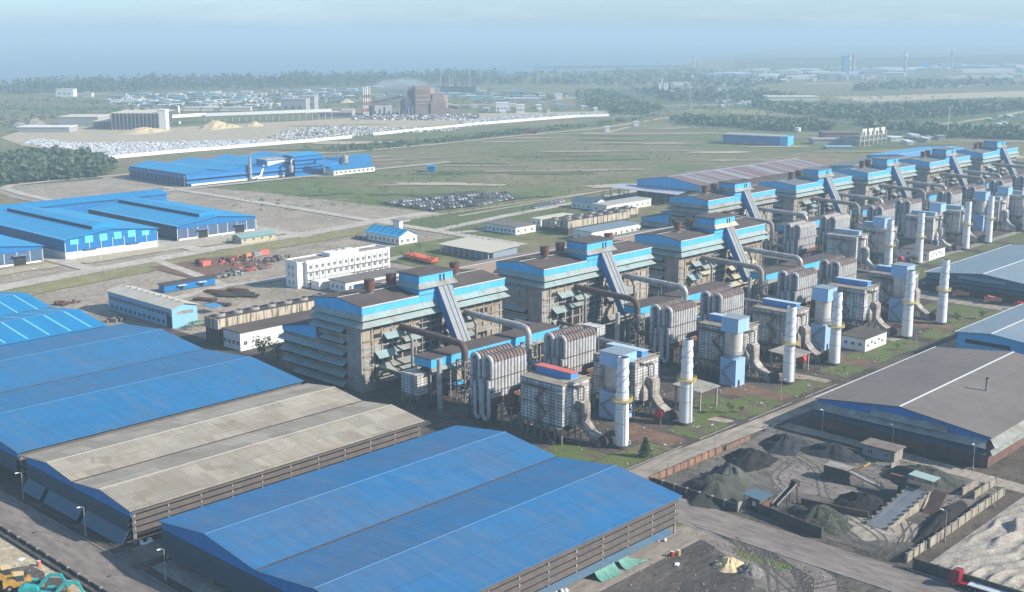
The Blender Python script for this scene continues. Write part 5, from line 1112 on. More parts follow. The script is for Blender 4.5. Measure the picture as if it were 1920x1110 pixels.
# ---------------------------------------------------------------- trees and shrubs near the road
def pine(x, y, h, lab):
    r = thing('pine_tree', lab, 'tree', (x, y, 0)); b = MB(); b.cyl((x, y, 0), (x, y, h * .95), .22, .05, 7); b.build('trunk', bark, r); b = MB(); q = random.Random(int(x))
    for k in range(9):
        z = h * (.12 + .1 * k); rr = h * .36 * (1 - k / 9.6)
        for j in range(7): t = j * .9 + k * .5; b.leaves((x + math.cos(t) * rr * .6, y + math.sin(t) * rr * .6, z), rr * .5, h * .06, 14, .30, q)
    b.build('crown', leaf_dark, r)
def bushy(x, y, h, lab, m=leaf_mid, name='small_tree', cat='tree', n=220, wide=.42, grp=None):
    r = thing(name, lab, cat, (x, y, 0), grp); b = MB(); b.cyl((x, y, 0), (x, y, h * .5), h * .035, h * .02, 6)
    for k in range(4): b.beam((x, y, h * .3), (x + math.cos(k * 1.6) * h * .22, y + math.sin(k * 1.6) * h * .22, h * .62), h * .02)
    b.build('trunk', bark, r); b = MB(); q = random.Random(int(x * 7 + y))
    for k in range(6): t = k * 1.05; b.leaves((x + math.cos(t) * h * wide * .5, y + math.sin(t) * h * wide * .5, h * (.5 + .3 * q.random())), h * wide * .55, h * .22, n // 6, h * .055, q, .3)
    b.build('crown', m, r); return r
pine(268.5, 200.2, 6.2, 'dark pine tree on the grass beside the main road')
bushy(320.5, 205.5, 3.6, 'loose green shrub on the grass beyond the second chimney', leaf_mid); bushy(323.5, 203.2, 2.6, 'low green shrub nearest the road beyond the second chimney', leaf_bright)
bushy(492, 205, 4.6, 'sparse tree right of the sixth chimney', leaf_dark); bushy(506, 200, 4.2, 'small broad tree on the grass near the dump trucks', leaf_mid); bushy(433, 203, 2.4, 'small bush in front of the white service building', leaf_bright); bushy(391, 203, 2.0, 'small bush between the fourth and fifth grass plots', leaf_mid)
def banana(x, y, h, lab, grp=None):
    r = thing('banana_plant', lab, 'plant', (x, y, 0), grp); b = MB(); b.cyl((x, y, 0), (x, y, h * .45), .16, .1, 7); b.build('stem', leaf_mid, r); q = random.Random(int(x * 3))
    for k in range(9):
        t = k * .7 + q.random(); b = MB(); P = [(0, .12), (.35, .34), (.75, .26), (1, .03)]; L = h * .6
        pts = []
        for a, w in P: pts.append((Vector((x + math.cos(t) * a * L, y + math.sin(t) * a * L, h * .42 + L * (.75 * a - .62 * a * a) * 1.2)), w))
        s = Vector((-math.sin(t), math.cos(t), 0)); V = [tuple(p + s * w * h * .28) for p, w in pts] + [tuple(p - s * w * h * .28) for p, w in pts]
        b.add(V, [(i, i + 1, i + 5, i + 4) for i in range(3)]); b.build('leaf', leaf_bright, r)
banana(316.4, 209.6, 3.4, 'banana plant in front of the nearer flat canopy'); banana(318.6, 214, 3.2, 'banana plant under the nearer flat canopy')
for i, (x, y) in enumerate([(262.5, 430), (264.5, 432.5), (267, 433.2), (270.5, 432), (273, 431)]): banana(x, y, 4.2, 'banana plant at the gable end of the light blue workshop', 'banana plants by the workshop gable')
bushy(256.5, 372, 9, 'dark tree at the foot of the nearest furnace building', leaf_dark); bushy(259.5, 366, 7, 'dark tree between the white annex and the nearest furnace', leaf_dark)
# ---------------------------------------------------------------- drums, sign, tarps, bags
for (x, y), m, lab in ((tuple(at(1260, 1043)[:2]), red_paint, 'red drum with a pale lid on the sooty yard'), (tuple(at(1272, 1041)[:2]), yellow, 'yellow drum beside the red drum'), (tuple(at(73, 1061)[:2]), salmon, 'red drum beside the machine yard wall')):
    r = thing('steel_drum', lab, 'drum', (x, y, 0)); b = MB(); b.cyl((x, y, 0), (x, y, 1.25), .48, .48, 14); b.build('barrel', m, r); b = MB(); b.cyl((x, y, 1.25), (x, y, 1.3), .44, .44, 14); b.build('lid', frame_white, r)
r = thing('road_sign', 'small white board sign at the yard corner by the road', 'sign', (310.5, 185.0, 0)); b = MB(); b.beam((310.5, 185, 0), (310.5, 185, 1.6), .1); b.build('post', steel, r); b = MB(); b.cbox((310.45, 185, 1.3), (.08, 1.3, 1.1), .4); b.build('board', white_paint, r)
tarp_m = mat('green_tarpaulin', (.09, .24, .19), c2=(.15, .32, .27), amt=.6, ns=.5, var=.15, rough=.6)
def tarp(x0, x1, lab, sweep):
    b = MB(); NX, NZ = 22, 8; V = []
    for i in range(NX):
        for j in range(NZ):
            t = j / (NZ - 1); x = x0 + (x1 - x0) * i / (NX - 1) + sweep * t ** 2.5 * (i / NX); V.append((x, 159.5 - 2.4 * t ** 1.6 + .22 * math.sin(i * 1.3) * t, 1.75 * (1 - t) ** 1.1 + .1 + .1 * math.sin(i * 1.7 + j)))
    b.add(V, [(i * NZ + j, (i + 1) * NZ + j, (i + 1) * NZ + j + 1, i * NZ + j + 1) for i in range(NX - 1) for j in range(NZ - 1)], True); solo('tarpaulin', b, tarp_m, lab, 'tarpaulin', ((x0 + x1) / 2, 159, 0))
tarp(196, 203.2, 'straight green tarpaulin hanging under the shed eave', 0); tarp(204.6, 208, 'swept green tarpaulin trailing onto the sooty ground', 6)
def sacks(x, y, n, lab, grp='white sacks under the shed eaves', seed=1):
    q = random.Random(seed)
    for i in range(n):
        a, c = x + q.uniform(-1.6, 1.6), y + q.uniform(-1.2, 1.2); b = MB(); b.sphere((a, c, .42), .5, 8, 6, (1.1, .9, .84)); o = b.build('sack', white_paint, None, (a, c, 0)); tag(o, lab, 'sack', grp)
sacks(186, 160.5, 6, 'white sack in the pile beside the straight green tarpaulin', 'white sacks by the green tarpaulin', 1); sacks(152, 250.3, 9, 'white sack stacked under the tan shed corner', 'white sacks under the tan shed', 2); sacks(137.5, 250.6, 9, 'white sack at the outer corner of the tan shed', 'white sacks at the tan shed corner', 4); sacks(223.5, 161.5, 3, 'white sack at the last shed columns', 'white sacks by the last columns', 3)
b = MB(); b.cbox((215, 150.5, .02), (1.6, .9, .3), .4); solo('sheet_scrap', b, white_paint, 'white sheet scrap lying on the sooty ground', 'scrap', (215, 150.5, 0))
b = MB(); b.cbox((112.5, 263.5, .02), (1.7, 1.2, .12), .6); solo('sheet_scrap', b, white_paint, 'white board lying beside the machine yard wall', 'scrap', (112.5, 263.5, 0))
# ---------------------------------------------------------------- vehicles
teal = mat('turquoise_machine_paint', (.03, .40, .39), c2=(.04, .27, .27), amt=.6, ns=.8, var=.08, rough=.35, spec=.5)
ylw = mat('yellow_machine_paint', (.52, .29, .05), c2=(.30, .18, .06), amt=.6, ns=.8, var=.08, rough=.45, spec=.4)
truck_red = mat('red_truck_paint', (.26, .016, .022), c2=(.20, .025, .028), amt=.4, ns=.8, var=.08, rough=.35, spec=.5)
org = mat('orange_truck_paint', (.72, .13, .03), var=.1, rough=.45)
dusty_red = mat('dusty_red_truck_paint', (.55, .17, .13), c2=(.50, .30, .22), amt=.6, ns=.8, var=.1, rough=.6)
def wheel(par, x, y, rad, w):
    b = MB(); b.cyl((x, y - w / 2, rad), (x, y + w / 2, rad), rad, n=16); t = b.build('tyre', black_rub, par); b = MB(); b.cyl((x, y - w / 2 - .02, rad), (x, y + w / 2 + .02, rad), rad * .5, n=10); b.build('rim', steel, t)
def loader():
    r = thing('wheel_loader', 'x', 'loader', (0, 0, 0), 'wheel loaders parked in the machine yard')
    b = MB(); b.prism([(-3.4, 1.0), (-3.4, 2.5), (-1.2, 2.7), (-.6, 2.2), (-.6, .9)], 'y', -1.15, 1.15); bo = b.build('engine_hood', ylw, r)
    b = MB(); b.box(-3.46, -.5, 1.3, -3.38, .5, 2.2); b.box(-3.7, -1.2, .8, -3.4, 1.2, 1.3); b.build('grille', dark, bo)
    b = MB(); b.prism([(-.9, 2.1), (-.8, 3.5), (.7, 3.5), (1.0, 2.1)], 'y', -.85, .85); c = b.build('cab', glass, r); b = MB(); b.box(-1.1, -1.0, 3.5, .95, 1.0, 3.68); b.build('cab_roof', mat('pale_yellow_roof', (.62, .47, .25), var=.06), c)
    b = MB(); b.prism([(-.6, .8), (-.6, 2.1), (1.2, 2.1), (2.4, 1.5), (2.4, .8)], 'y', -.8, .8); b.build('front_frame', ylw, r)
    for s in (-.7, .7): b = MB(); b.beam((1.4, s, 1.9), (2.8, s, 1.6), .3, .4); b.beam((2.8, s, 1.6), (3.9, s, .7), .3, .4); b.build('lift_arm', ylw, r)
    b = MB(); b.prism([(3.7, .2), (3.7, 1.2), (4.1, 1.5), (4.0, .5), (5.0, .25), (5.0, .1)], 'y', -1.5, 1.5); b.build('bucket', hm, r)
    for x in (-2.1, 1.5):
        for y in (-1.1, 1.1): wheel(r, x, y, .78, .6)
    return r
lo = loader(); p = at(14, 1092); lo.location = (p.x, p.y, 0.03); lo.rotation_euler = (0, 0, R(-22)); lo['label'] = 'yellow wheel loader at the left edge, further from the excavators'
p = at(38, 1104); dup(lo, (p.x, p.y, 0.03), R(-25), 'yellow wheel loader next to the turquoise excavators')
def excavator():
    r = thing('excavator', 'x', 'excavator', (0, 0, 0), 'turquoise excavators in the machine yard')
    for s in (-1.15, 1.15):
        b = MB(); b.prism([(-2.0, .1), (-2.3, .5), (-2.0, .95), (2.0, .95), (2.3, .5), (2.0, .1)], 'y', s - .32, s + .32); b.build('track', black_rub, r)
    b = MB(); b.cyl((0, 0, .6), (0, 0, 1.2), .8, n=14); b.build('turntable', dark_steel, r)
    b = MB(); b.prism([(-2.6, 1.2), (-2.6, 2.2), (-1.6, 2.5), (1.3, 2.4), (1.5, 1.2)], 'y', -1.4, 1.4); b.build('house', teal, r)
    b = MB(); b.prism([(-.2, 2.3), (-.2, 3.2), (1.1, 3.2), (1.7, 2.2), (1.7, 1.25), (.2, 1.25)], 'y', .45, 1.4); c = b.build('cab', glass, r); b = MB(); b.box(-.3, .4, 3.2, 1.2, 1.45, 3.3); b.build('cab_roof', teal, c)
    b = MB(); b.prism([(1.0, 1.5), (1.0, 2.0), (3.2, 4.5), (4.2, 4.9), (6.2, 4.5), (6.2, 4.1), (4.3, 4.3), (3.6, 4.0), (1.6, 1.5)], 'y', -.35, .2); b.build('boom', teal, r)
    b = MB(); b.prism([(5.8, 4.7), (6.4, 4.8), (7.9, 1.4), (7.5, 1.3)], 'y', -.27, .13); b.build('stick', teal, r)
    b = MB(); b.prism([(7.5, 1.4), (8.1, 1.1), (8.0, .2), (7.2, .1), (6.9, .5), (7.5, .7)], 'y', -.6, .5); b.build('bucket', hm, r)
    b = MB(); b.tube([(1.6, -.1, 1.6), (3.4, -.1, 3.6)], .1, 6); b.tube([(3.8, -.1, 5.0), (5.9, -.1, 5.0)], .09, 6); b.build('ram', silver, r)
    return r
ex = excavator(); p = at(62, 1116); ex.location = (p.x, p.y, 0.03); ex.rotation_euler = (0, 0, R(-40)); ex['label'] = 'turquoise excavator beside the wheel loaders'
p = at(92, 1130); dup(ex, (p.x, p.y, 0.03), R(-41), 'turquoise excavator cut off by the bottom edge')
def flatbed():
    r = thing('flatbed_truck', 'red truck with an empty pale flatbed trailer on the cross road', 'truck', (0, 0, 0))
    b = MB(); b.prism([(0, .9), (0, 2.9), (.5, 3.6), (2.4, 3.6), (2.4, .6), (.2, .6)], 'y', -1.25, 1.25); c = b.build('cab', truck_red, r)
    b = MB(); b.prism([(2.39, 3.0), (2.39, 4.0), (1.2, 3.95), (.5, 3.62)], 'y', -1.1, 1.1); b.build('wind_deflector', truck_red, c)
    b = MB(); b.box(-.03, -1.1, 1.9, .06, 1.1, 2.8); b.box(.6, -1.28, 1.9, 1.6, 1.28, 2.8); b.build('window', glass, c)
    b = MB(); b.box(.4, -.5, .6, 7.4, .5, 1.0); b.box(2.6, -1.1, .9, 4.4, 1.1, 1.25); b.build('chassis', truck_red, r)
    b = MB(); b.box(4.3, -1.25, 1.35, 18.5, 1.25, 1.55); b.build('trailer_deck', mat('pale_blue_grey_deck', (.50, .54, .60), c2=(.40, .42, .46), amt=.5, ns=.4, var=.06, rough=.6), r)
    b = MB(); b.box(6, -.6, .8, 18, .6, 1.35); b.build('trailer_frame', dark_steel, r)
    for x in (1.3, 4.9, 6.2, 14.6, 15.9, 17.2):
        for y in (-1.05, 1.05): wheel(r, x, y, .52, .38)
    return r
fbk = flatbed(); fbk.location = (249.0, 100.6, .06); fbk.rotation_euler = (0, 0, R(-90))
def dumper(m):
    r = thing('dump_truck', 'x', 'dump truck', (0, 0, 0), 'red dump trucks in front of the long shed')
    b = MB(); b.prism([(0, .8), (0, 2.9), (1.9, 2.9), (1.9, .8)], 'y', -1.2, 1.2); c = b.build('cab', m, r); b = MB(); b.box(-.04, -1.05, 1.8, .04, 1.05, 2.7); b.build('windscreen', glass, c)
    b = MB(); b.prism([(2.1, 1.5), (2.1, 3.3), (1.3, 3.4), (1.3, 3.55), (2.4, 3.5), (7.4, 3.0), (7.6, 1.5)], 'y', -1.25, 1.25); bd = b.build('tipping_bed', m, r); b = MB(); b.box(2.6, -1.0, 2.95, 7.2, 1.0, 3.28); b.build('load_space', dark, bd)
    b = MB(); b.box(.3, -.5, .6, 7.4, .5, 1.45); b.build('chassis', dark_steel, r)
    for x in (1.2, 5.2, 6.6):
        for y in (-1.0, 1.0): wheel(r, x, y, .55, .45)
    return r
dt = dumper(dusty_red); dt.location = (539.6, 228.2, .03); dt.rotation_euler = (0, 0, R(-62)); dt['label'] = 'dusty red dump truck nearest the sixth chimney'
dup(dt, (537.2, 212.2, .03), R(-62), 'dusty red dump truck, middle of the three by the shed', None); dup(dt, (534, 197.4, .03), R(-62), 'bright red dump truck, last of the three at the right edge', None, {dusty_red: mat('bright_red_truck_paint', (.55, .03, .03), var=.1, rough=.4)})
# tyre tracks and loose rubble
tq = random.Random(9)
trk = ground_mat('tyre_track', ((.10, .092, .085), (.075, .07, .066), (.13, .118, .105)), (.1, .4, 2.0))
def tracks(pts, z, w=.55, gap=1.9):
    P = [Vector((x, y, 0)) for x, y in pts]; Q = []
    for i in range(len(P) - 1):
        for k in range(6): Q.append(P[i].lerp(P[i + 1], k / 6))
    Q.append(P[-1])
    for _ in range(3): Q = [Q[0]] + [(Q[i - 1] + Q[i] * 2 + Q[i + 1]) / 4 for i in range(1, len(Q) - 1)] + [Q[-1]]
    for s in (-1, 1):
        R_ = []
        for i, q_ in enumerate(Q): d = (Q[min(i + 1, len(Q) - 1)] - Q[max(0, i - 1)]).normalized(); R_.append((q_.x - d.y * gap / 2 * s, q_.y + d.x * gap / 2 * s))
        ribbon('tyre_track', R_, w, z, trk)
for i, pp in enumerate([[(251, 120), (262, 122), (274, 146), (296, 160), (305, 185)], [(251, 116), (266, 118), (281, 128), (296, 142), (300, 156)], [(252, 124), (258, 128), (268, 150), (279, 165), (296, 168)], [(256, 117), (276, 121.6), (298, 121), (312, 118)], [(236, 140), (226, 132), (214, 124), (196, 112), (182, 104)], [(237, 150), (229, 136), (220, 121), (210, 104), (205, 92)], [(236, 118), (226, 122), (212, 130), (196, 140)]]): tracks(pp, (.062 if i < 4 else .034) + i * .003)
def rubble(n, boxes, lab, ms, sz, z=0.0):
    b = MB()
    for _ in range(n):
        x0, y0, x1, y1 = tq.choice(boxes); s = tq.uniform(*sz); b.k = tq.randrange(len(ms)); x, y = tq.uniform(x0, x1), tq.uniform(y0, y1)
        b.add([(x - s, y - s * .6, z), (x + s * .8, y - s * .8, z), (x + s, y + s * .7, z), (x - s * .7, y + s, z), (x + tq.uniform(-.3, .3) * s, y + tq.uniform(-.3, .3) * s, z + s * tq.uniform(.5, 1.1))], [(0, 1, 4), (1, 2, 4), (2, 3, 4), (3, 0, 4)])
    o = b.build('rubble', ms, None, (boxes[0][0], boxes[0][1], 0)); tag(o, lab, 'rubble', None, 'stuff')
rubble(700, [(205, 90, 235, 158), (183, 92, 236, 156), (226, 120, 235, 150)], 'loose pale and dark stones on the sooty ground by the foreground shed', [conc_grey, dark_steel, H_['gravel'], H_['green']], (.08, .32), .02)
rubble(900, [(252, 114, 308, 186), (255, 130, 290, 185), (290, 140, 316, 172)], 'loose ore lumps spilled across the coal yard floor', [H_['coal'], H_['green'], H_['gravel'], H_['black']], (.08, .35), .05)
rubble(900, [(255, 198, 340, 252), (345, 198, 430, 252), (436, 198, 510, 252), (255, 262, 500, 282)], 'small scrap and stones on the ground between the filter houses', [dark_steel, rust, conc_grey, steel], (.12, .5), .02)
rubble(260, [(63, 235, 114, 330), (100, 236, 114, 262)], 'small stones on the pale machine yard', [conc_grey, H_['gravel'], dark_steel], (.06, .22), .01)
# ---------------------------------------------------------------- middle-distance halls
def hall(name, lab, x0, x1, y0, y1, ze, zr, kind, base=2.2):
    r = thing(name, lab, 'factory hall', (x0, y0, 0)); xm = (x0 + x1) / 2
    b = MB()
    for a, bb in ((x0 - 1, xm), (x1 + 1, xm)):
        b.slab([(a, y0 - 1, ze), (a, y1, ze), (bb, y1, zr), (bb, y0 - 1, zr)], .25)
    rf = b.build('roof', bright_roof, r); w = (x1 - x0) * .13
    b = MB(); b.prism([(xm - w, zr - .9), (xm - w, zr + .9), (xm, zr + 1.8), (xm + w, zr + .9), (xm + w, zr - .9)], 'y', y0 + 8, y1 - 2); mo = b.build('roof_monitor', bright_roof, rf)
    b = MB(); b.box(xm - w - .12, y0 + 8.3, zr - .7, xm - w - .03, y1 - 3, zr + .5); b.build('monitor_louvre', dark, mo)
    if kind == 'panel':
        b = MB(); b.prism([(x0, ze - .3), (xm, zr - .3), (x1, ze - .3), (x1, base), (x0, base)], 'y', y0, y1); b.build('wall', bright_wall, r)
        b = MB(); b.box(x0 - .05, y0 - .05, 0, x1 + .05, y1, base); b.build('plinth_wall', white_wall, r)
        cy = mat('cyan_translucent_panel', (.12, .68, .62), var=.08, rough=.3)
        for k in range(6):
            x = x0 + 3.2 + k * 8.6; b = MB(); b.box(x, y0 - .12, base + 4.0, x + 4.6, y0 - .03, min(ze - .6, ze - .6) + (1.2 if 0 < k < 5 else 0)); b.build('translucent_panel', cy, r)
        for k in range(3, 17):
            y = y0 + k * 6.4; b = MB(); b.box(x0 - .12, y - 4, base + 3, x0 - .03, y - 1.4, ze - .8); b.build('translucent_panel', mat('dull_teal_panel', (.05, .22, .26), var=.1), r)
        for x in (x0 + 12, x0 + 38):
            b = MB(); b.box(x, y0 - .2, 0, x + 5, y0 - .06, 4); b.build('door', frame_white, r); b = MB(); b.box(x - 1.5, y0 - 1.6, 4.1, x + 6.5, y0 - .1, 4.4); b.build('door_canopy', bright_wall, r)
    else:
        b = MB(); b.prism([(x0, ze - .3), (xm, zr - .3), (x1, ze - .3), (x1, ze - 1.8), (x0, ze - 1.8)], 'y', y0, y0 + .2); b.build('gable', bright_wall, r)
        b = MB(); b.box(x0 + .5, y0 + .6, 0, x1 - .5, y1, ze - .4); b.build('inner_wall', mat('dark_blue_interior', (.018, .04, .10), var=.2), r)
        sl = mat('pale_blue_slat', (.13, .21, .35), var=.1, rough=.6)
        for k in range(9): z = 1.5 + k * (ze - 3.2) / 9; b = MB(); b.box(x0, y0 - .25, z, x1, y0 + .1, z + .30); b.build('slat', sl, r)
        for k in range(7): z = 1.6 + k * (ze - 3.2) / 7; b = MB(); b.box(x0 - .25, y0 + .1, z, x0 + .1, y1 - 1, z + .35); b.build('slat', awn_slate, r)
        b = MB(); b.box(x0 + 1, y0 - .2, 0, x1 - 1, y0 + .2, 1.0); b.build('plinth_wall', white_wall, r)
        for x in (x0 + 14, x0 + 40):
            if x + 7 < x1: b = MB(); b.box(x, y0 - .5, 0, x + 6.5, y0 - .28, 5.0); b.build('door', dark, r); b = MB(); b.box(x - .8, y0 - 2.4, 5.0, x + 7.3, y0 - .3, 5.3); b.build('door_canopy', sl, r)
    for k in range(9): x = x0 + (x1 - x0) * k / 8; b = MB(); b.box(x - .2, y0 - .3, 0, x + .2, y0 - .12 - .15, ze - 1.9); b.build('column', frame_white, r)
hall('production_hall', 'bright blue hall with six cyan panels on its white-based front', 303.4, 359.2, 619, 735, 10.8, 14.0, 'panel', 3.6)
hall('production_hall', 'bright blue slatted hall right of the cyan panelled hall', 377.6, 433, 628, 735, 8.8, 12.0, 'slat')
hall('production_hall', 'bright blue slatted hall cut off by the left edge', 236, 292, 622, 735, 8.8, 12.0, 'slat')
r = thing('production_hall', 'long bright blue cross hall closing the rear of the three halls', 'factory hall', (236, 744, 0)); b = MB(); b.box(232, 744, 0, 441, 766, 11.6); b.build('wall', bright_wall, r)
b = MB(); b.slab([(231, 743, 11.7), (442, 743, 11.7), (442, 755, 14), (231, 755, 14)], .25); b.slab([(231, 755, 14), (442, 755, 14), (442, 767, 11.7), (231, 767, 11.7)], .25); b.build('roof', bright_roof_y, r)
# light blue workshop
r = thing('workshop', 'light blue two-storey workshop with pale roof beside the big blue sheds', 'building', (258.4, 437.6, 0)); x0, x1, y0, y1 = 258.4, 270.4, 437.6, 490
ws = mat('light_blue_rendered_wall', (.20, .46, .72), c2=(.28, .46, .62), amt=.5, ns=.2, var=.06, rough=.8, streak=((.2, .3, .4), .3, (.6, .6, .06)))
b = MB(); b.prism([(x0, 8.4), (264.4, 9.9), (x1, 8.4), (x1, 0), (x0, 0)], 'y', y0, y1); b.build('wall', ws, r)
b = MB(); b.slab([(x0 - .8, y0 - .8, 8.5), (x0 - .8, y1 + .6, 8.5), (264.4, y1 + .6, 10.2), (264.4, y0 - .8, 10.2)], .2); b.slab([(264.4, y0 - .8, 10.2), (264.4, y1 + .6, 10.2), (x1 + .8, y1 + .6, 8.5), (x1 + .8, y0 - .8, 8.5)], .2); rf = b.build('roof', mat('pale_cement_sheet_roof', (.50, .47, .40), c2=(.40, .38, .34), amt=.5, ns=.2, var=.06, rough=.85, panel=(6, 1.1, 'roof_y', .06)), r)
for k in range(10): y = y0 + 3 + k * 5; b = MB(); b.cyl((264.4, y, 10.1), (264.4, y, 10.8), .4, n=8); b.build('roof_vent', silver, rf)
for k in range(13):
    window_on_x(r, x0 - .02, y0 + 2.2 + k * 3.85, 1.2, 1.6, 1.5, awn_slate); window_on_x(r, x0 - .02, y0 + 1.6 + k * 3.85, 5.0, 2.9, 1.3, awn_slate)
b = MB(); b.box(x0 + 2.6, y0 - .08, 5.4, x1 - 2, y0 + .05, 6.8); b.build('louvre_window', conc_grey, r)
b = MB(); b.box(x0 - .1, y0 + .6, 0, x0 + .04, y0 + 4.2, 5.0); b.build('door', dark, r)
# white office
r = thing('office_building', 'white four-storey office block with rows of windows and balconies', 'building', (343, 463, 0)); b = MB(); b.box(347.2, 463.3, 0, 400, 474.2, 12.6); b.box(343, 465, 0, 347.2, 474.2, 12.6); b.build('wall', white_wall, r)
b = MB(); b.box(342.8, 474.0, 12.6, 400.2, 474.4, 13.3); b.box(347, 463.1, 12.6, 400.2, 463.5, 13.3); b.box(399.8, 463.5, 12.6, 400.2, 474, 13.3); b.box(342.8, 465, 12.6, 343.2, 474, 13.3); b.build('parapet', white_wall, r)
b = MB(); b.box(343.3, 465.3, 12.61, 399.7, 473.9, 12.7); b.build('roof', conc_grey, r)
b = MB(); b.box(363, 465, 12.7, 381, 472, 14.6); b.build('roof_house', white_wall, r); b = MB(); b.cyl((371, 469, 14.6), (371, 469, 15.6), .9, n=10); b.build('water_tank', silver, r); b = MB(); b.cyl((375, 469, 14.6), (375, 469, 15.6), .9, n=10); b.build('water_tank', silver, r)
for k in range(14):
    for z in (1.4, 5.2, 9.0): window_on_y(r, 348.9 + k * 3.65, 463.26, z, 1.5, 1.7, frame_white)
for z in (3.7, 7.5): b = MB(); b.box(347.4, 462.3, z, 399.6, 463.25, z + .18); b.build('ledge', conc_grey, r)
for k in range(15): x = 347.6 + k * 3.65; b = MB(); b.box(x - .15, 462.9, 0, x + .15, 463.27, 12); b.build('pilaster', white_wall, r)
for z in (1.4, 5.2, 8.8):
    for y in (468, 471): window_on_x(r, 342.97, y, z, .9, 2.1)
b = MB(); b.box(348, 455, 0, 372, 461, 4); b.build('side_block', white_wall, r)
r = thing('service_building', 'low white block with brown roof in front of the office block', 'building', (352, 440, 0)); b = MB(); b.box(352, 440, 0, 392, 452, 5); b.build('wall', white_wall, r); b = MB(); b.box(351.5, 439.5, 5, 392.5, 452.5, 5.35); b.build('roof', grey_roof, r)
for k in range(10): window_on_y(r, 354 + k * 3.8, 439.97, 1.6, 1.6, 1.6)
for k in range(3): window_on_x(r, 351.97, 442 + k * 3.4, 1.6, 1.4, 1.6)
# cooling basins
basin = mat('stained_pale_basin_wall', (.52, .46, .36), c2=(.36, .31, .24), amt=.5, ns=.2, var=.06, rough=.9, panel=(6, 20, 'wall', .05, .05, 0.), streak=((.06, .05, .045), .9, (.8, .8, .06), (.50, .60)))
def basin_(x0, x1, y0, y1, h, lab, n, zb=0.0):
    r = thing('cooling_basin', lab, 'cooling tower', (x0, y0, 0)); b = MB(); b.box(x0, y0, h - 4.2, x1, y1, h); b.build('basin_wall', basin, r); b = MB(); b.box(x0 + .3, y0 + .3, 0, x1 - .3, y1 - .3, h - 4.2); b.build('base', dark_steel, r)
    b = MB(); b.box(x0 + .5, y0 + .5, h, x1 - .5, y1 - .5, h + .1); b.build('deck', dark_steel, r)
    for k in range(n): x = x0 + (x1 - x0) * (k + .5) / n; b = MB(); b.cyl((x, (y0 + y1) / 2, h + .1), (x, (y0 + y1) / 2, h + 1.3), 2.4, 2.0, 16, False); b.cyl((x, (y0 + y1) / 2, h + .6), (x, (y0 + y1) / 2, h + .62), 2.2, .1, 16); b.build('fan_cowl', conc_grey, r)
    b = MB()
    for k in range(int((x1 - x0) / 2)): b.beam((x0 + k * 2, y0 + .2, h), (x0 + k * 2, y0 + .2, h + 1), .06)
    b.beam((x0, y0 + .2, h + 1), (x1, y0 + .2, h + 1), .07); b.build('handrail', dark_steel, r)
basin_(255.4, 312, 399, 408.5, 10.6, 'long stained cooling basin behind the nearest furnace building', 7); basin_(551, 611, 473, 482.5, 8.4, 'stained cooling basin in the middle distance by the trees', 6); basin_(556, 640, 488, 499, 6.4, 'low dark cooling basin behind the middle stained basin', 7)
def flat_block(x0, x1, y0, y1, h, lab, rm=None, name='service_building', wn=6, wx=3, wm=white_wall, slope=0.0):
    r = thing(name, lab, 'building', (x0, y0, 0)); b = MB(); b.box(x0, y0, 0, x1, y1, h); b.build('wall', wm, r)
    b = MB(); b.slab([(x0 - .5, y0 - .5, h + .35), (x1 + .5, y0 - .5, h + .35), (x1 + .5, y1 + .5, h + .35 + slope), (x0 - .5, y1 + .5, h + .35 + slope)], .34); b.build('roof', rm or grey_roof, r)
    for k in range(wn): window_on_y(r, x0 + (x1 - x0) * (k + .3) / wn, y0 - .03, h * .3, 1.5, 1.5)
    for k in range(wx): window_on_x(r, x0 - .03, y0 + (y1 - y0) * (k + .3) / wx, h * .3, 1.5, 1.5)
    return r
flat_block(256.6, 300, 386, 397.4, 7.2, 'white two-storey block with dark roof below the long cooling basin', brown_roof, wn=8, wx=4)
flat_block(530, 548, 497, 524, 4.6, 'white low block with a row of dark windows near the avenue', wn=3, wx=8); flat_block(543, 590, 448, 462, 5.6, 'pale low block in front of the middle cooling basin', slate_roof, wn=9, wx=2)
flat_block(565, 596, 508, 516, 4.4, 'small white block behind the low dark basin', mat('cream_roof', (.55, .52, .42), var=.05), wn=5, wx=2); flat_block(640, 690, 515, 528, 5, 'long pale-roofed block behind the car park trees', mat('pale_grey_roof', (.38, .38, .36), var=.06), wn=8, wx=2)
def gabled(x0, x1, y0, y1, ze, zr, lab, rm, wm, ax='y', name='building', wn=3, wx=5, cat='building'):
    r = thing(name, lab, cat, (x0, y0, 0)); b = MB()
    if ax == 'y':
        m = (x0 + x1) / 2; b.prism([(x0, ze), (m, zr), (x1, ze), (x1, 0), (x0, 0)], 'y', y0, y1); b.build('wall', wm, r); b = MB()
        for a in (x0 - .8, x1 + .8): b.slab([(a, y0 - .7, ze + .05), (a, y1 + .7, ze + .05), (m, y1 + .7, zr + .25), (m, y0 - .7, zr + .25)], .18)
    else:
        m = (y0 + y1) / 2; b.prism([(y0, ze), (m, zr), (y1, ze), (y1, 0), (y0, 0)], 'x', x0, x1); b.build('wall', wm, r); b = MB()
        for a in (y0 - .8, y1 + .8): b.slab([(x0 - .7, a, ze + .05), (x1 + .7, a, ze + .05), (x1 + .7, m, zr + .25), (x0 - .7, m, zr + .25)], .18)
    b.build('roof', rm, r)
    for k in range(wn): window_on_y(r, x0 + (x1 - x0) * (k + .3) / wn, y0 - .03, 1.2, 1.5, 1.6)
    for k in range(wx): window_on_x(r, x0 - .03, y0 + (y1 - y0) * (k + .3) / wx, 1.2, 1.5, 1.6)
    return r
gabled(458, 472, 522, 552, 4.6, 8.0, 'white building with a bright blue gabled roof at the road junction', bright_roof, white_wall, 'y', 'gatehouse', 3, 8)
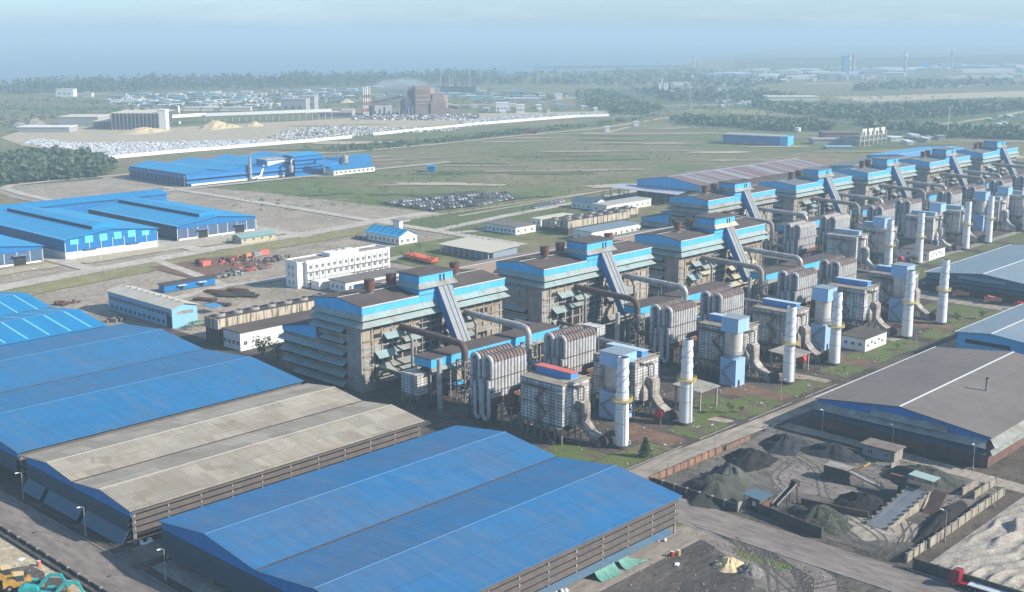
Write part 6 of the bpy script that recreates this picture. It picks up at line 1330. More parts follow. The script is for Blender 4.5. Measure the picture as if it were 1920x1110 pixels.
r = thing('gate_post_house', 'small white open gate tower behind the blue-roofed gatehouse', 'hut', (503, 545, 0)); b = MB(); b.box(497, 566, 0, 500, 572, 5.0); b.box(500, 566, 4.2, 506, 572, 5.2); b.build('frame', white_wall, r); b = MB(); b.box(496, 565, 5.2, 507, 573, 5.7); b.build('roof', conc_grey, r)
gabled(644, 656, 528, 550, 5, 7.5, 'slate blue gabled house beside the small car row', awn_slate, white_wall, 'y')
gabled(397, 421, 591, 600, 3.4, 4.8, 'small hut with a pale green sheet roof beside the concrete road', mat('pale_teal_roof', (.18, .33, .33), var=.08), mat('yellowish_wall', (.42, .38, .24), var=.1), 'x', 'site_hut', 4, 2, 'hut')
r = thing('dormitory', 'long open-fronted building with sloping cream roof', 'building', (457.6, 448, 0)); b = MB(); b.box(460, 448, 0, 479, 487, 4.6); b.build('wall', mat('blue_grey_wall', (.22, .28, .36), var=.1), r); b = MB(); b.slab([(456.4, 447, 4.9), (456.4, 488, 4.9), (480, 488, 6.0), (480, 447, 6.0)], .2); b.build('roof', mat('cream_sheet_roof', (.52, .49, .40), var=.05, rough=.8), r)
for k in range(9): b = MB(); b.beam((457.2, 449 + k * 4.6, 0), (457.2, 449 + k * 4.6, 4.7), .35); b.build('post', frame_white, r)
r = thing('blue_cabin', 'long low bright blue cabin row with white canopies behind the workshop', 'cabin', (294, 503, 0)); b = MB(); b.box(294, 503.4, 0, 322, 508, 3.4); b.build('wall', bright_wall, r); b = MB(); b.box(293.4, 502.8, 3.4, 322.6, 509.4, 3.7); b.build('roof', dark_steel, r)
for x in (301, 312): b = MB(); b.box(x, 501.6, 2.3, x + 4.4, 503.3, 2.45); b.build('canopy', white_paint, r); b = MB(); b.box(x + 1, 503.3, .2, x + 3.2, 503.38, 2.0); b.build('door', dark, r)
r = thing('small_shelter', 'small open shelter with blue roof in the storage yard', 'shelter', (285, 450, 0)); b = MB(); b.slab([(284, 448, 3), (290, 448, 3), (290, 455, 3.4), (284, 455, 3.4)], .15); b.build('roof', mat('blue_shelter_roof', (.05, .24, .44), var=.1), r)
for x in (284.4, 289.6):
    for y in (448.4, 454.6): b = MB(); b.beam((x, y, 0), (x, y, 3.0), .16); b.build('post', steel, r)
# storage: pipes, scrap, containers
q = random.Random(5)
def stack(x, y, L, n, ang, lab, m):
    b = MB(); c, s = math.cos(ang), math.sin(ang)
    for i in range(n):
        for k in range(2):
            o = (i - n / 2) * .7 + q.uniform(-.1, .1); d = q.uniform(-1, 1); z = .3 + k * .5
            b.cyl((x - c * (L / 2 + d) - s * o, y - s * (L / 2 + d) + c * o, z), (x + c * (L / 2 + d) - s * o, y + s * (L / 2 + d) + c * o, z), .27, n=6)
    solo('pipe_stack', b, m, lab, 'pipe stack', (x, y, 0), 'stacks of rusty pipes in the storage yard')
for i, (px, py) in enumerate(((405, 548), (418, 552), (428, 556), (447, 545), (455, 551), (463, 556), (385, 563), (412, 572))):
    p = at(px, py); stack(p.x, p.y, 10, 6, -1.2 + .1 * (i % 3), '%s rusty pipe stack in the yard behind the workshop' % ['long', 'second', 'third', 'right-hand', 'middle', 'far right', 'nearest left', 'nearest'][i], dark_steel if i % 3 else rust)
for i, (px, py, sx, sy, h, m, lab) in enumerate(((494, 478, 6, 2.5, 2.7, salmon, 'red shipping container beside the dark scrap'), (481, 481, 6, 2.5, 2.6, steel, 'grey shipping container beside the red container'), (465, 483, 5, 3, 2.2, mat('orange_tank', (.55, .25, .10)), 'orange tank among the scrap'), (385, 498, 6, 2.6, 2.2, salmon, 'faded red container at the near end of the scrap row'), (378, 494, 6, 3, 2.4, rust, 'rusty container at the left end of the scrap row'))):
    p = at(px, py); r = thing('container', lab, 'container', p); b = MB(); b.cbox((p.x, p.y, .1), (sx, sy, h), .2); b.build('body', m, r)
    b = MB(); b.cbox((p.x, p.y, h + .1), (sx + .1, sy + .1, .12), .2); b.build('lid', m, r)
def scrap(px, py, n, lab, ms, sp=(7, 4)):
    p = at(px, py); b = MB()
    for i in range(n):
        x, y = p.x + q.gauss(0, sp[0] / 2), p.y + q.gauss(0, sp[1] / 2); b.k = q.randrange(len(ms)); b.cbox((x, y, 0), (q.uniform(.6, 3.5), q.uniform(.4, 1.4), q.uniform(.3, 1.5)), q.uniform(0, 3))
    o = b.build('scrap_heap', ms, None, p); tag(o, lab, 'scrap heap', None, 'stuff')
scrap(505, 487, 50, 'dark scrap metal heap beside the red container', [dark_steel, steel, rust], (14, 7)); scrap(440, 488, 40, 'mixed rusty scrap behind the long blue cabins', [dark_steel, rust, salmon], (14, 5)); scrap(420, 517, 36, 'green and grey scrap beside the long blue cabins', [awn, dark_steel, steel], (9, 4)); scrap(460, 506, 40, 'rust and orange scrap on the red soil', [rust, salmon, dark_steel, steel], (12, 5)); scrap(120, 570, 20, 'dark scrap behind the striped blue shed', [dark_steel, rust], (6, 3)); scrap(215, 600, 26, 'rusty machine scrap in front of the light blue workshop', [dark_steel, rust, steel], (8, 3))
# rows of parked machines
def mini_truck(m):
    r = thing('tipper_truck', 'x', 'truck', (0, 0, 0), 'orange tipper trucks parked in a row')
    b = MB(); b.box(0, -1.2, .7, 1.9, 1.2, 2.9); b.build('cab', m, r); b = MB(); b.prism([(2.2, 1.3), (2.0, 3.0), (7.0, 2.8), (7.2, 1.3)], 'y', -1.25, 1.25); b.build('bed', m, r)
    b = MB(); b.box(-.04, -1, 1.8, .02, 1, 2.7); b.build('windscreen', frame_white, r)
    for x in (1.1, 5.2):
        for y in (-1.05, 1.05): b = MB(); b.cyl((x, y - .2, .5), (x, y + .2, .5), .5, n=10); b.build('wheel', black_rub, r)
    return r
mt = mini_truck(org)
for i in range(9):
    p = at(772 + i * 5.6, 482 + i * 1.3); o = mt if i == 0 else dup(mt, (0, 0, 0)); o.location = (p.x, p.y, 0); o.rotation_euler = (0, 0, R(200)); o['label'] = '%s orange tipper truck from the left behind the office block' % ORD[i]
lq = loader(); lq['group'] = 'yellow loaders parked by the cream-roofed building'
for i in range(7):
    p = at(838 + i * 7.2, 472 + i * 1.1); o = lq if i == 0 else dup(lq, (0, 0, 0)); o.location = (p.x, p.y, 0); o.rotation_euler = (0, 0, R(170)); o['label'] = '%s yellow loader from the left under the cream-roofed building' % ORD[i]
# car park
def car(m):
    r = thing('parked_car', 'x', 'car', (0, 0, 0)); b = MB(); b.prism([(-2.2, .35), (-2.25, .85), (-1.3, .95), (1.0, .95), (2.1, .8), (2.2, .35)], 'y', -.87, .87); b.build('body', m, r)
    b = MB(); b.prism([(-1.6, .93), (-1.1, 1.45), (.4, 1.48), (1.15, .93)], 'y', -.76, .76); b.build('cabin', glass, r); b = MB(); b.box(-1.0, -.72, 1.46, .38, .72, 1.52); b.build('roof', m, r)
    for x in (-1.4, 1.4):
        b = MB(); b.cyl((x, -.9, .32), (x, .9, .32), .32, n=8); b.build('axle_wheels', black_rub, r)
    return r
CC = [('white', mat('white_car_paint', (.75, .75, .75), rough=.3)), ('silver', mat('silver_car_paint', (.42, .44, .46), rough=.3, metal=.3)), ('dark', mat('dark_car_paint', (.03, .035, .045), rough=.3)), ('grey', mat('grey_car_paint', (.16, .17, .19), rough=.3)), ('red', mat('red_car_paint', (.25, .05, .05), rough=.3))]
proto = {n: car(m) for n, m in CC}; placed = set()
def park(x, y, rz, n, where, grp):
    o = proto[n] if n not in placed else dup(proto[n], (0, 0, 0)); placed.add(n); o.location = (x, y, 0.02); o.rotation_euler = (0, 0, rz); o['label'] = '%s car parked %s' % (n, where); o['group'] = '%s cars %s' % (n, grp)
for row, (a, bb) in enumerate((((722, 382), (800, 374)), ((800, 374), (950, 362)), ((745, 386), (880, 373)), ((880, 373), (962, 368)), ((770, 389), (890, 379)), ((805, 393), (900, 385)), ((900, 385), (962, 371)))):
    A, B = at(*a), at(*bb); L = (B - A).length; n = int(L / 2.75); dv = (B - A).normalized(); rz = math.atan2(dv.y, dv.x) + 1.57
    for i in range(n):
        if q.random() < .08: continue
        p = A + dv * (i + .5) * L / n; park(p.x, p.y, rz, q.choices(['white', 'silver', 'dark', 'grey', 'red'], (5, 3, 4, 3, .5))[0], 'in the %s row of the open field car park' % ORD[row], 'in field car park row %s' % ORD[row])
for row in range(3):
    A, B = at(998 + row * 8, 391 - row * 3), at(1040 + row * 8, 384 - row * 3); L = (B - A).length; n = int(L / 2.9); dv = (B - A).normalized()
    for i in range(n): p = A + dv * (i + .5) * L / n; park(p.x, p.y, math.atan2(dv.y, dv.x) + 1.57, q.choices(['white', 'silver', 'grey'], (4, 3, 2))[0], 'in the %s short row by the slate gabled house' % ORD[row], 'by the slate gabled house, row %s' % ORD[row])
for i in range(6): p = at(668 + i * 3.5, 446 + i * .4); park(p.x, p.y, .9, ['dark', 'white', 'grey'][i % 3], 'beside the blue-roofed gatehouse', 'by the gatehouse')
# avenue trees
def nth(i):
    u = ['first', 'second', 'third', 'fourth', 'fifth', 'sixth', 'seventh', 'eighth', 'ninth', 'tenth', 'eleventh', 'twelfth', 'thirteenth', 'fourteenth', 'fifteenth', 'sixteenth', 'seventeenth', 'eighteenth', 'nineteenth']
    if i < 19: return u[i]
    t, k = divmod(i + 1, 10); T = ['twent', 'thirt', 'fort', 'fift', 'sixt', 'sevent', 'eight', 'ninet'][t - 2]
    return T + 'ieth' if k == 0 else T + 'y-' + u[k - 1]
def avenue(pts, lab, grp, h=(2.2, 3.6), m=leaf_mid):
    pts = sorted(pts)
    for i, (px, py) in enumerate(pts):
        p = at(px, py); bushy(p.x, p.y, q.uniform(*h), lab + ', %s from the left' % nth(i), m, 'avenue_tree', 'tree', 60, .5, grp)
avenue([(812 + i * 15, 411 - i * 3.0 + (i % 2)) for i in range(24)], 'young avenue tree along the pale path beside the car park', 'avenue trees by the car park path')
avenue([(790 + i * 17, 419 + i * 2.0) for i in range(22)], 'young avenue tree on the grass strip before the white low block', 'avenue trees before the white low block', (1.8, 3.2))
avenue([(815 + i * 10, 424 + i * 3.0) for i in range(13)], 'young avenue tree along the second grass strip', 'avenue trees along the second strip', (1.6, 2.8))
avenue([(1000, 396), (980, 400), (1065, 398), (1078, 395), (1130, 376), (1145, 372), (1160, 369), (1172, 374), (1090, 387)], 'dense green tree among the middle cooling basins', 'dense trees by the middle cooling basins', (5, 8), leaf_dark)
avenue([(755, 485), (772, 492), (787, 470), (812, 496), (828, 482), (640, 505), (655, 512)], 'bare-looking dark tree near the orange trucks', 'dark trees near the orange trucks', (5, 8), leaf_dark)
avenue([(1205, 442), (1190, 446), (1215, 432), (1150, 455)], 'dark tree in the gap behind the second furnace', 'dark trees behind the second furnace', (6, 8), leaf_dark)
avenue([(452, 447), (445, 450), (436, 452), (500, 440), (428, 455)], 'low bush in front of the green-roofed hut', 'bushes by the green-roofed hut', (2, 3.5), leaf_dark)
ribbon('field_path', A2((860, 405), (1020, 377), (1180, 350)), 3.0, 0.05, g_pale)
# blue plant
bx0, bx1, by0, by1 = 523, 678, 852, 940
r = thing('blue_plant_shed', 'large bright blue four-gable shed in the far field', 'factory hall', (bx0, by0, 0)); b = MB(); W4 = (bx1 - bx0) / 4
rfz = MB()
for k in range(4):
    a = bx0 + k * W4; m_ = a + W4 / 2; c = a + W4
    rfz.slab([(a, by0 - 1, 10), (a, by1 + 1, 10), (m_, by1 + 1, 13), (m_, by0 - 1, 13)], .25); rfz.slab([(m_, by0 - 1, 13), (m_, by1 + 1, 13), (c, by1 + 1, 10), (c, by0 - 1, 10)], .25)
rfz.build('roof', bright_roof, r); P = [(bx0, 9.7)]
for k in range(4): P += [(bx0 + (k + .5) * W4, 12.7), (bx0 + (k + 1) * W4, 9.7)]
b.prism(P + [(bx1, 6.6), (bx0, 6.6)], 'y', by0, by0 + .4); b.build('gable', bright_wall, r)
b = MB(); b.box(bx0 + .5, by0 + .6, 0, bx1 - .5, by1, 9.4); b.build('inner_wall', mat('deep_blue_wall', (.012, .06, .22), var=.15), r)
for z in (1.9, 5.4): b = MB(); b.slab([(bx0, by0, z + 1.9), (bx1, by0, z + 1.9), (bx1, by0 - 1.6, z), (bx0, by0 - 1.6, z)], .12); b.build('awning', bright_wall, r)
for z in (6.6,): b = MB(); b.slab([(bx0, by0, z + 2.2), (bx0, by1, z + 2.2), (bx0 - 1.4, by1, z), (bx0 - 1.4, by0, z)], .12); b.build('awning', bright_wall, r)
for k in range(14): b = MB(); b.box(bx0 - 1.5, by0 + k * 6.6, 0, bx0 - 1.1, by0 + .4 + k * 6.6, 9); b.build('column', steel, r)
b = MB(); b.box(bx0 + 4, by0 - 1.2, 0, bx1 - 60, by0 - .6, 1.6); b.build('plinth_wall', white_wall, r)
X = lambda px, py: at(px, py)
p = X(470, 338); b = MB(); b.cyl((p.x, p.y, 0), (p.x, p.y, 20), 1.3, 1.0, 14)
r = thing('plant_stack', 'grey steel stack in front of the far blue shed', 'chimney', (p.x, p.y, 0)); b.build('shaft', silver, r)
for z in (5, 10, 15, 19): b = MB(); b.cyl((p.x, p.y, z), (p.x, p.y, z + .4), 1.6, n=14); b.build('flange', steel, r)
p = X(500, 334); r = thing('bag_filter_house', 'white-faced filter house on legs beside the far blue shed', 'filter house', (p.x, p.y, 0)); b = MB(); b.box(p.x, p.y, 6, p.x + 26, p.y + 14, 15); b.build('casing', bright_wall, r); b = MB(); b.box(p.x + 1.5, p.y - .2, 7.2, p.x + 25, p.y - .03, 14); b.build('front_panel', white_wall, r)
b = MB(); b.box(p.x - .4, p.y - .4, 15, p.x + 26.4, p.y + 14.4, 15.6); b.build('roof', silver, r)
for k in range(7): b = MB(); b.beam((p.x + .5 + k * 4.2, p.y + .4, 0), (p.x + .5 + k * 4.2, p.y + .4, 6), .6); b.build('leg', steel, r)
b = MB(); b.tube([(p.x, p.y + 3, 11), (p.x - 9, p.y - 4, 2.6), (p.x - 18, p.y - 4, 1.4)], 1.0, 10, 2); b.build('duct', white_paint, r)
p = X(553, 331); r = thing('blue_tower', 'tall bright blue tower block with awning bands in the far plant', 'building', (p.x, p.y, 0)); b = MB(); b.box(p.x, p.y, 0, p.x + 30, p.y + 16, 17); b.build('wall', bright_wall, r)
for z in (6, 9, 12, 15.4): b = MB(); b.slab([(p.x, p.y, z), (p.x + 30, p.y, z), (p.x + 30.5, p.y - 1.8, z - 1.6), (p.x - .5, p.y - 1.8, z - 1.6)], .15); b.build('awning', bright_wall, r)
b = MB(); b.slab([(p.x - 1, p.y - 1, 17.2), (p.x + 31, p.y - 1, 17.2), (p.x + 31, p.y + 17, 18.6), (p.x - 1, p.y + 17, 18.6)], .2); b.build('roof', bright_roof, r); b = MB(); b.tube([(p.x - 5, p.y - 2, 4), (p.x - 5, p.y - 2, 14.4), (p.x + .5, p.y + 2, 15)], .9, 10, 2); b.cyl((p.x - 5, p.y - 2, 5), (p.x - 5, p.y - 2, 10), 1.9, n=12); b.build('cyclone', silver, r)
p = X(626, 329); r = thing('plant_office', 'low white building with blue roof at the right of the far plant', 'building', (p.x, p.y, 0)); b = MB(); b.box(p.x, p.y, 0, p.x + 46, p.y + 14, 4.4); b.build('wall', white_wall, r); b = MB(); b.slab([(p.x - 1, p.y - 1, 4.6), (p.x + 47, p.y - 1, 4.6), (p.x + 47, p.y + 15, 6.2), (p.x - 1, p.y + 15, 6.2)], .2); b.build('roof', bright_roof_y, r)
for k in range(9): window_on_y(r, p.x + 2 + k * 5, p.y - .05, 1.2, 2.0, 1.8)
r2 = thing('conveyor_bridge', 'blue conveyor bridge down from the tall far tower', 'conveyor', (p.x, p.y, 0)); b = MB(); b.beam((p.x - 14, p.y + 8, 12.5), (p.x + 10, p.y + 10, 5), 3, 2.4); b.build('gallery', bright_wall, r2); b = MB(); b.beam((p.x - 4, p.y + 8, 0), (p.x - 4, p.y + 8, 12), .8); b.build('trestle', steel, r2)
p = X(628, 312); r = thing('blue_tower', 'low blue block with grey tanks behind the far white building', 'building', (p.x, p.y, 0)); b = MB(); b.box(p.x, p.y, 0, p.x + 44, p.y + 14, 7); b.build('wall', bright_wall, r); b = MB(); b.box(p.x - .5, p.y - .5, 7, p.x + 44.5, p.y + 14.5, 7.6); b.build('roof', bright_roof_y, r)
for dx, h in ((2, 17), (14, 20)): b = MB(); b.cyl((p.x + dx, p.y - 2, 0), (p.x + dx, p.y - 2, h), .7, .6, 10); b.build('flue', steel, r)
b = MB(); b.cyl((p.x + 8, p.y - 5, 3), (p.x + 8, p.y - 5, 10), 2.6, n=14); b.build('tank', silver, r)
# long blue building and ruin beyond the field
p = X(1355, 268); r = thing('long_blue_building', 'long low blue building with pale roof edge on the right field', 'building', (p.x, p.y, 0)); e = X(1462, 273); d = (e - p); L = d.length; u = d / L; ang = math.atan2(u.y, u.x); n = Vector((-u.y, u.x, 0)); n = n if n.dot(Fv) > 0 else -n
def lbox(b, o, u, n, a0, a1, c0, c1, z0, z1):
    V = [o + u * a + n * c for a, c in ((a0, c0), (a1, c0), (a1, c1), (a0, c1))]; b.add([(v.x, v.y, z0) for v in V] + [(v.x, v.y, z1) for v in V], [(0, 3, 2, 1), (4, 5, 6, 7), (0, 1, 5, 4), (1, 2, 6, 5), (2, 3, 7, 6), (3, 0, 4, 7)])
b = MB(); lbox(b, p, u, n, 0, L, 0, 22, 0, 9.2); b.build('wall', gable_blue, r); b = MB(); lbox(b, p, u, n, -1, L + 1, -1.5, 23, 9.2, 10.2); b.build('roof', silver, r); b = MB(); lbox(b, p, u, n, L + .1, L + 9, -1, 20, 0, 10); b.build('end_block', sky_blue, r)
for k in range(13): b = MB(); lbox(b, p, u, n, 4 + k * L * .055, 4 + k * L * .055 + 2.5, -.3, .1, .2, 3.4); b.build('column', conc_grey, r)
q0 = random.Random(77)
# ---------------------------------------------------------------- far industrial plain
def far_box(name, px0, px1, py, hpx, depth, m, lab, cat='building', grp=None, roofm=None, roof_h=.8, parts=None):
    """building whose front foot runs from (px0, py) to (px1, py) in the survey view; hpx = height in survey pixels"""
    a, c = at(px0, py), at(px1, py); a.z = c.z = 0; k = ppm(a); h = hpx / k; d = c - a; L = d.length; u = d / L; n = Vector((-u.y, u.x, 0)); n = n if n.dot(Fv) > 0 else -n
    r = thing(name, lab, cat, (a.x, a.y, 0), grp); b = MB(); lbox(b, a, u, n, 0, L, 0, depth, -1, h); b.build('wall', m, r)
    b = MB(); lbox(b, a, u, n, -.6, L + .6, -.6, depth + .6, h, h + roof_h); b.build('roof', roofm or m, r)
    return r, a, u, n, L, h
hz_white = mat('far_white_wall', (.74, .73, .70), var=.05, rough=.8); hz_cream = mat('far_cream_roof', (.62, .57, .46), var=.05, rough=.8); hz_grey = mat('far_grey_wall', (.33, .33, .33), var=.1, rough=.9); hz_dark = mat('far_dark_wall', (.07, .08, .10), var=.2, rough=.9)
hz_brown = mat('mill_brown_cladding', (.22, .155, .13), c2=(.14, .10, .09), amt=.6, ns=.05, var=.1, rough=.9, panel=(300, 9, 'wall', .12, .05, 0.)); hz_blue = mat('far_blue_roof', (.12, .32, .52), var=.1, rough=.7); hz_teal = mat('far_teal_roof', (.25, .42, .45), var=.1, rough=.7)
# white boundary wall of the mill yard
pts = [(210, 298), (330, 287), (560, 268), (660, 259), (700, 254), (800, 244), (900, 234), (1000, 226), (1080, 220), (1142, 218)]
for i, (a, c) in enumerate(zip(pts, pts[1:])):
    if i == 3: continue
    A, B = at(*a), at(*c); wall(A.x, A.y, B.x, B.y, 3.4, .5, hz_white, 'white mill boundary wall, %s stretch from the left' % ORD[i])
# field of white bulk bags
def bagfield(polys, n, lab, seed, ms, sz=(1.2, 2.8), spread=1.0):
    r = random.Random(seed); b = MB(); xs = [p[0] for p in polys]; ys = [p[1] for p in polys]; k = 0; g = 0
    while k < n and g < n * 30:
        g += 1; x, y = r.uniform(min(xs), max(xs)), r.uniform(min(ys), max(ys))
        if not inpoly(x, y, polys): continue
        p = at(x, y); b.k = r.randrange(len(ms)); s = r.uniform(*sz); b.cbox((p.x, p.y, -.3), (s * r.uniform(1, 2.4), s * r.uniform(.8, 1.6), s * r.uniform(.5, 1.0)), r.uniform(0, 3)); k += 1
    o = b.build('bulk_bags', ms); tag(o, lab, 'bulk bags', None, 'stuff')
bag_g = mat('grey_white_bulk_bag', (.48, .49, .51), var=.1, rough=.8)
bag_w = mat('white_bulk_bag', (.66, .67, .70), var=.1, rough=.8)
bagfield([(45, 268), (70, 260), (140, 268), (330, 266), (500, 262), (560, 266), (330, 285), (205, 295), (120, 282)], 7000, 'sea of white bulk bags inside the mill wall on the left', 1, [bag_w, bag_g, bag_w, hz_grey], (.8, 1.7))
bagfield([(540, 242), (640, 236), (720, 240), (860, 238), (860, 244), (700, 252), (560, 264), (500, 258)], 2600, 'scattered pale bags and scrap on the mill forecourt', 2, [bag_g, hz_grey, hz_dark, hz_cream, bag_w], (.8, 1.8))
bagfield([(860, 226), (1000, 216), (1130, 212), (1080, 218), (960, 228), (870, 238)], 1600, 'pale stock rows on the right part of the mill yard', 3, [bag_w, hz_grey, bag_g], (.9, 2.0))
bagfield([(660, 216), (900, 214), (900, 222), (840, 226), (660, 224)], 900, 'dark and pale scrap rows at the foot of the mill', 5, [hz_dark, hz_grey, hz_brown, bag_w], (1.0, 2.4))
sheet('sand_bed', A2((30, 268), (60, 258), (150, 247), (300, 244), (420, 254), (480, 262), (330, 266), (140, 268), (70, 262)), .0, g_pale)
for i, (px, py, rx, ry, h) in enumerate(((270, 248, 40, 24, 6), (405, 240, 34, 20, 9), (430, 239, 20, 14, 5), (478, 236, 18, 12, 6), (65, 234, 16, 12, 9), (35, 236, 14, 10, 5), (650, 192, 20, 14, 6))):
    p = at(px, py); heap(p.x, p.y, rx, ry, h, H_['sand'] if i not in (4, 5) else H_['gravel'], '%s %s heap of the far mill yard from the left' % (ORD[i], 'tan sand' if i not in (4, 5) else 'grey'), .5, 60 + i, .1)
for i in range(70):
    px, py = q0.uniform(560, 1900), q0.uniform(225, 370)
    if px > 1180 and py > 300: continue
    g_ = at(px, py); rx = q0.uniform(12, 60); patch('bare_soil_patch' if i % 2 else 'grass_patch', g_.x, g_.y, rx, rx * q0.uniform(.12, .3), -.14 + i * .0012, [g_soil, g_grass, g_pale, g_wood, g_dry][q0.choice([0, 0, 1, 1, 2, 3, 4])], 200 + i, -.72 + q0.uniform(-.25, .25))
for i in range(60):
    px, py = q0.uniform(0, 1920), q0.uniform(140, 225); g_ = at(px, py); rx = q0.uniform(30, 130); patch('bare_soil_patch' if i % 3 else 'scrub_patch', g_.x, g_.y, rx, rx * q0.uniform(.12, .3), -.30 + i * .0012, [g_wood, g_soil, g_dry, g_pale][q0.choice([0, 0, 0, 1, 2, 2, 3])], 300 + i, -.72 + q0.uniform(-.2, .2))
# steel mill
def mill():
    a = at(779, 214); a.z = 0; k = ppm(a); u = (at(880, 211) - a); u.z = 0; u.normalize(); n = Vector((-u.y, u.x, 0)); n = n if n.dot(Fv) > 0 else -n; m = 1 / k
    r = thing('steel_mill', 'tall stepped brown steel mill with a smoking roof in the far distance', 'factory', (a.x, a.y, 0))
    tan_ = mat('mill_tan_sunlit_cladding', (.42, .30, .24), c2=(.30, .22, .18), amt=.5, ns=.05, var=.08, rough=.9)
    b = MB(); lbox(b, a, u, n, 0, 30 * m, 0, 34, -1, 52 * m); b.build('tall_block', hz_brown, r)
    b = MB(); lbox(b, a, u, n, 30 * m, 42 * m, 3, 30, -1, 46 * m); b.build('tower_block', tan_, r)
    b = MB(); lbox(b, a, u, n, 30.1 * m, 60 * m, -3, 32, -1, 24 * m); b.build('lower_block', hz_brown, r)
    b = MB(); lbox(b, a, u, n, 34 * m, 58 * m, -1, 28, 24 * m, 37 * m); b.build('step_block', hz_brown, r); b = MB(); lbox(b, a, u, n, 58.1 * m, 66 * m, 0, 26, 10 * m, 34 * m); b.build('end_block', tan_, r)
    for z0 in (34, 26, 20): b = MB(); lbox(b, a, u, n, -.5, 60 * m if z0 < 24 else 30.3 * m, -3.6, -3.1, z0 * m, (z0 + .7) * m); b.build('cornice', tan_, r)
    b = MB(); b.slab([a + u * 60 * m + Vector((0, 0, 20 * m)), a + u * 92 * m + Vector((0, 0, 12 * m)), a + u * 92 * m + n * 22 + Vector((0, 0, 14 * m)), a + u * 60 * m + n * 22 + Vector((0, 0, 22 * m))], 1); b.build('shed_roof', tan_, r)
    b = MB(); lbox(b, a, u, n, 60 * m, 90 * m, 4, 22, -1, 11 * m); b.build('side_shed', hz_brown, r)
    b = MB(); lbox(b, a, u, n, -18 * m, 0, 4, 26, -1, 30 * m); b.build('dark_bay', hz_dark, r)
    b = MB(); lbox(b, a, u, n, -80 * m, -46 * m, 0, 30, 3 * m, 18 * m); b.build('west_hall', hz_grey, r)
    b = MB(); b.slab([a - u * 84 * m + Vector((0, 0, 17 * m)), a - u * 14 * m + Vector((0, 0, 31 * m)), a - u * 14 * m + n * 40 + Vector((0, 0, 32 * m)), a - u * 84 * m + n * 40 + Vector((0, 0, 19 * m))], 1.2); b.build('sloping_roof', hz_brown, r)
    for k_ in range(3): p = a - u * (20 + k_ * 3.2) * m; b = MB(); b.cyl(p, p + Vector((0, 0, 31 * m)), 1.1 * m * .7, n=10); b.build('flue', rust_duct, r)
    for k_ in range(9): p = a + u * (-78 + k_ * 9) * m; b = MB(); b.beam(p - n * 1, p - n * 1 + Vector((0, 0, (8 + k_ % 3 * 4) * m)), 1.2); b.build('post', steel, r)
    return a, u, n, m
ma, mu, mn, mm_ = mill()
ring_red = mat('faded_red_band', (.50, .16, .13), var=.1)
for i, dx in enumerate((-99, -95, -91, -85, -81)):
    p = ma + mu * dx * mm_ + mn * (6 if i < 3 else 20); h = 52 * mm_
    r = thing('striped_stack', '%s red and white striped stack from the left, beside the steel mill' % ORD[i], 'chimney', (p.x, p.y, 0), 'striped stacks by the steel mill')
    b = MB(); b.cyl(p, p + Vector((0, 0, h)), 1.05, .75, 12); b.build('shaft', hz_white, r)
    for f in (.12, .36, .6): b = MB(); b.cyl(p + Vector((0, 0, h * f)), p + Vector((0, 0, h * (f + .12))), 1.14 - f * .3, 1.12 - f * .3, 12); b.build('red_band', ring_red, r)
q = random.Random(11)
for i in range(16):
    p = at(826 + i * 4.4 + q.uniform(-1, 1), 172 + q.uniform(-4, 3)); k = ppm(p); h = q.uniform(18, 36) / k
    r = thing('column_tower', '%s slim dark process tower from the left in the far refinery cluster' % ORD[i], 'tower', (p.x, p.y, 0), 'process towers behind the steel mill')
    b = MB(); b.cyl((p.x, p.y, 0), (p.x, p.y, h), 1.15 / k, n=8); b.cyl((p.x, p.y, h), (p.x, p.y, h + 4), .9, n=6); b.build('column', [hz_grey, hz_brown, hz_dark, hz_dark][i % 4], r); b = MB()
    for z in (.35, .6, .85): b.cyl((p.x, p.y, h * z), (p.x, p.y, h * z + 1.2), 1.7 / k, n=8)
    b.build('platform', hz_dark, r)
far_box('process_block', 826, 890, 176, 12, 40, hz_dark, 'dark plant block at the foot of the slim process towers')
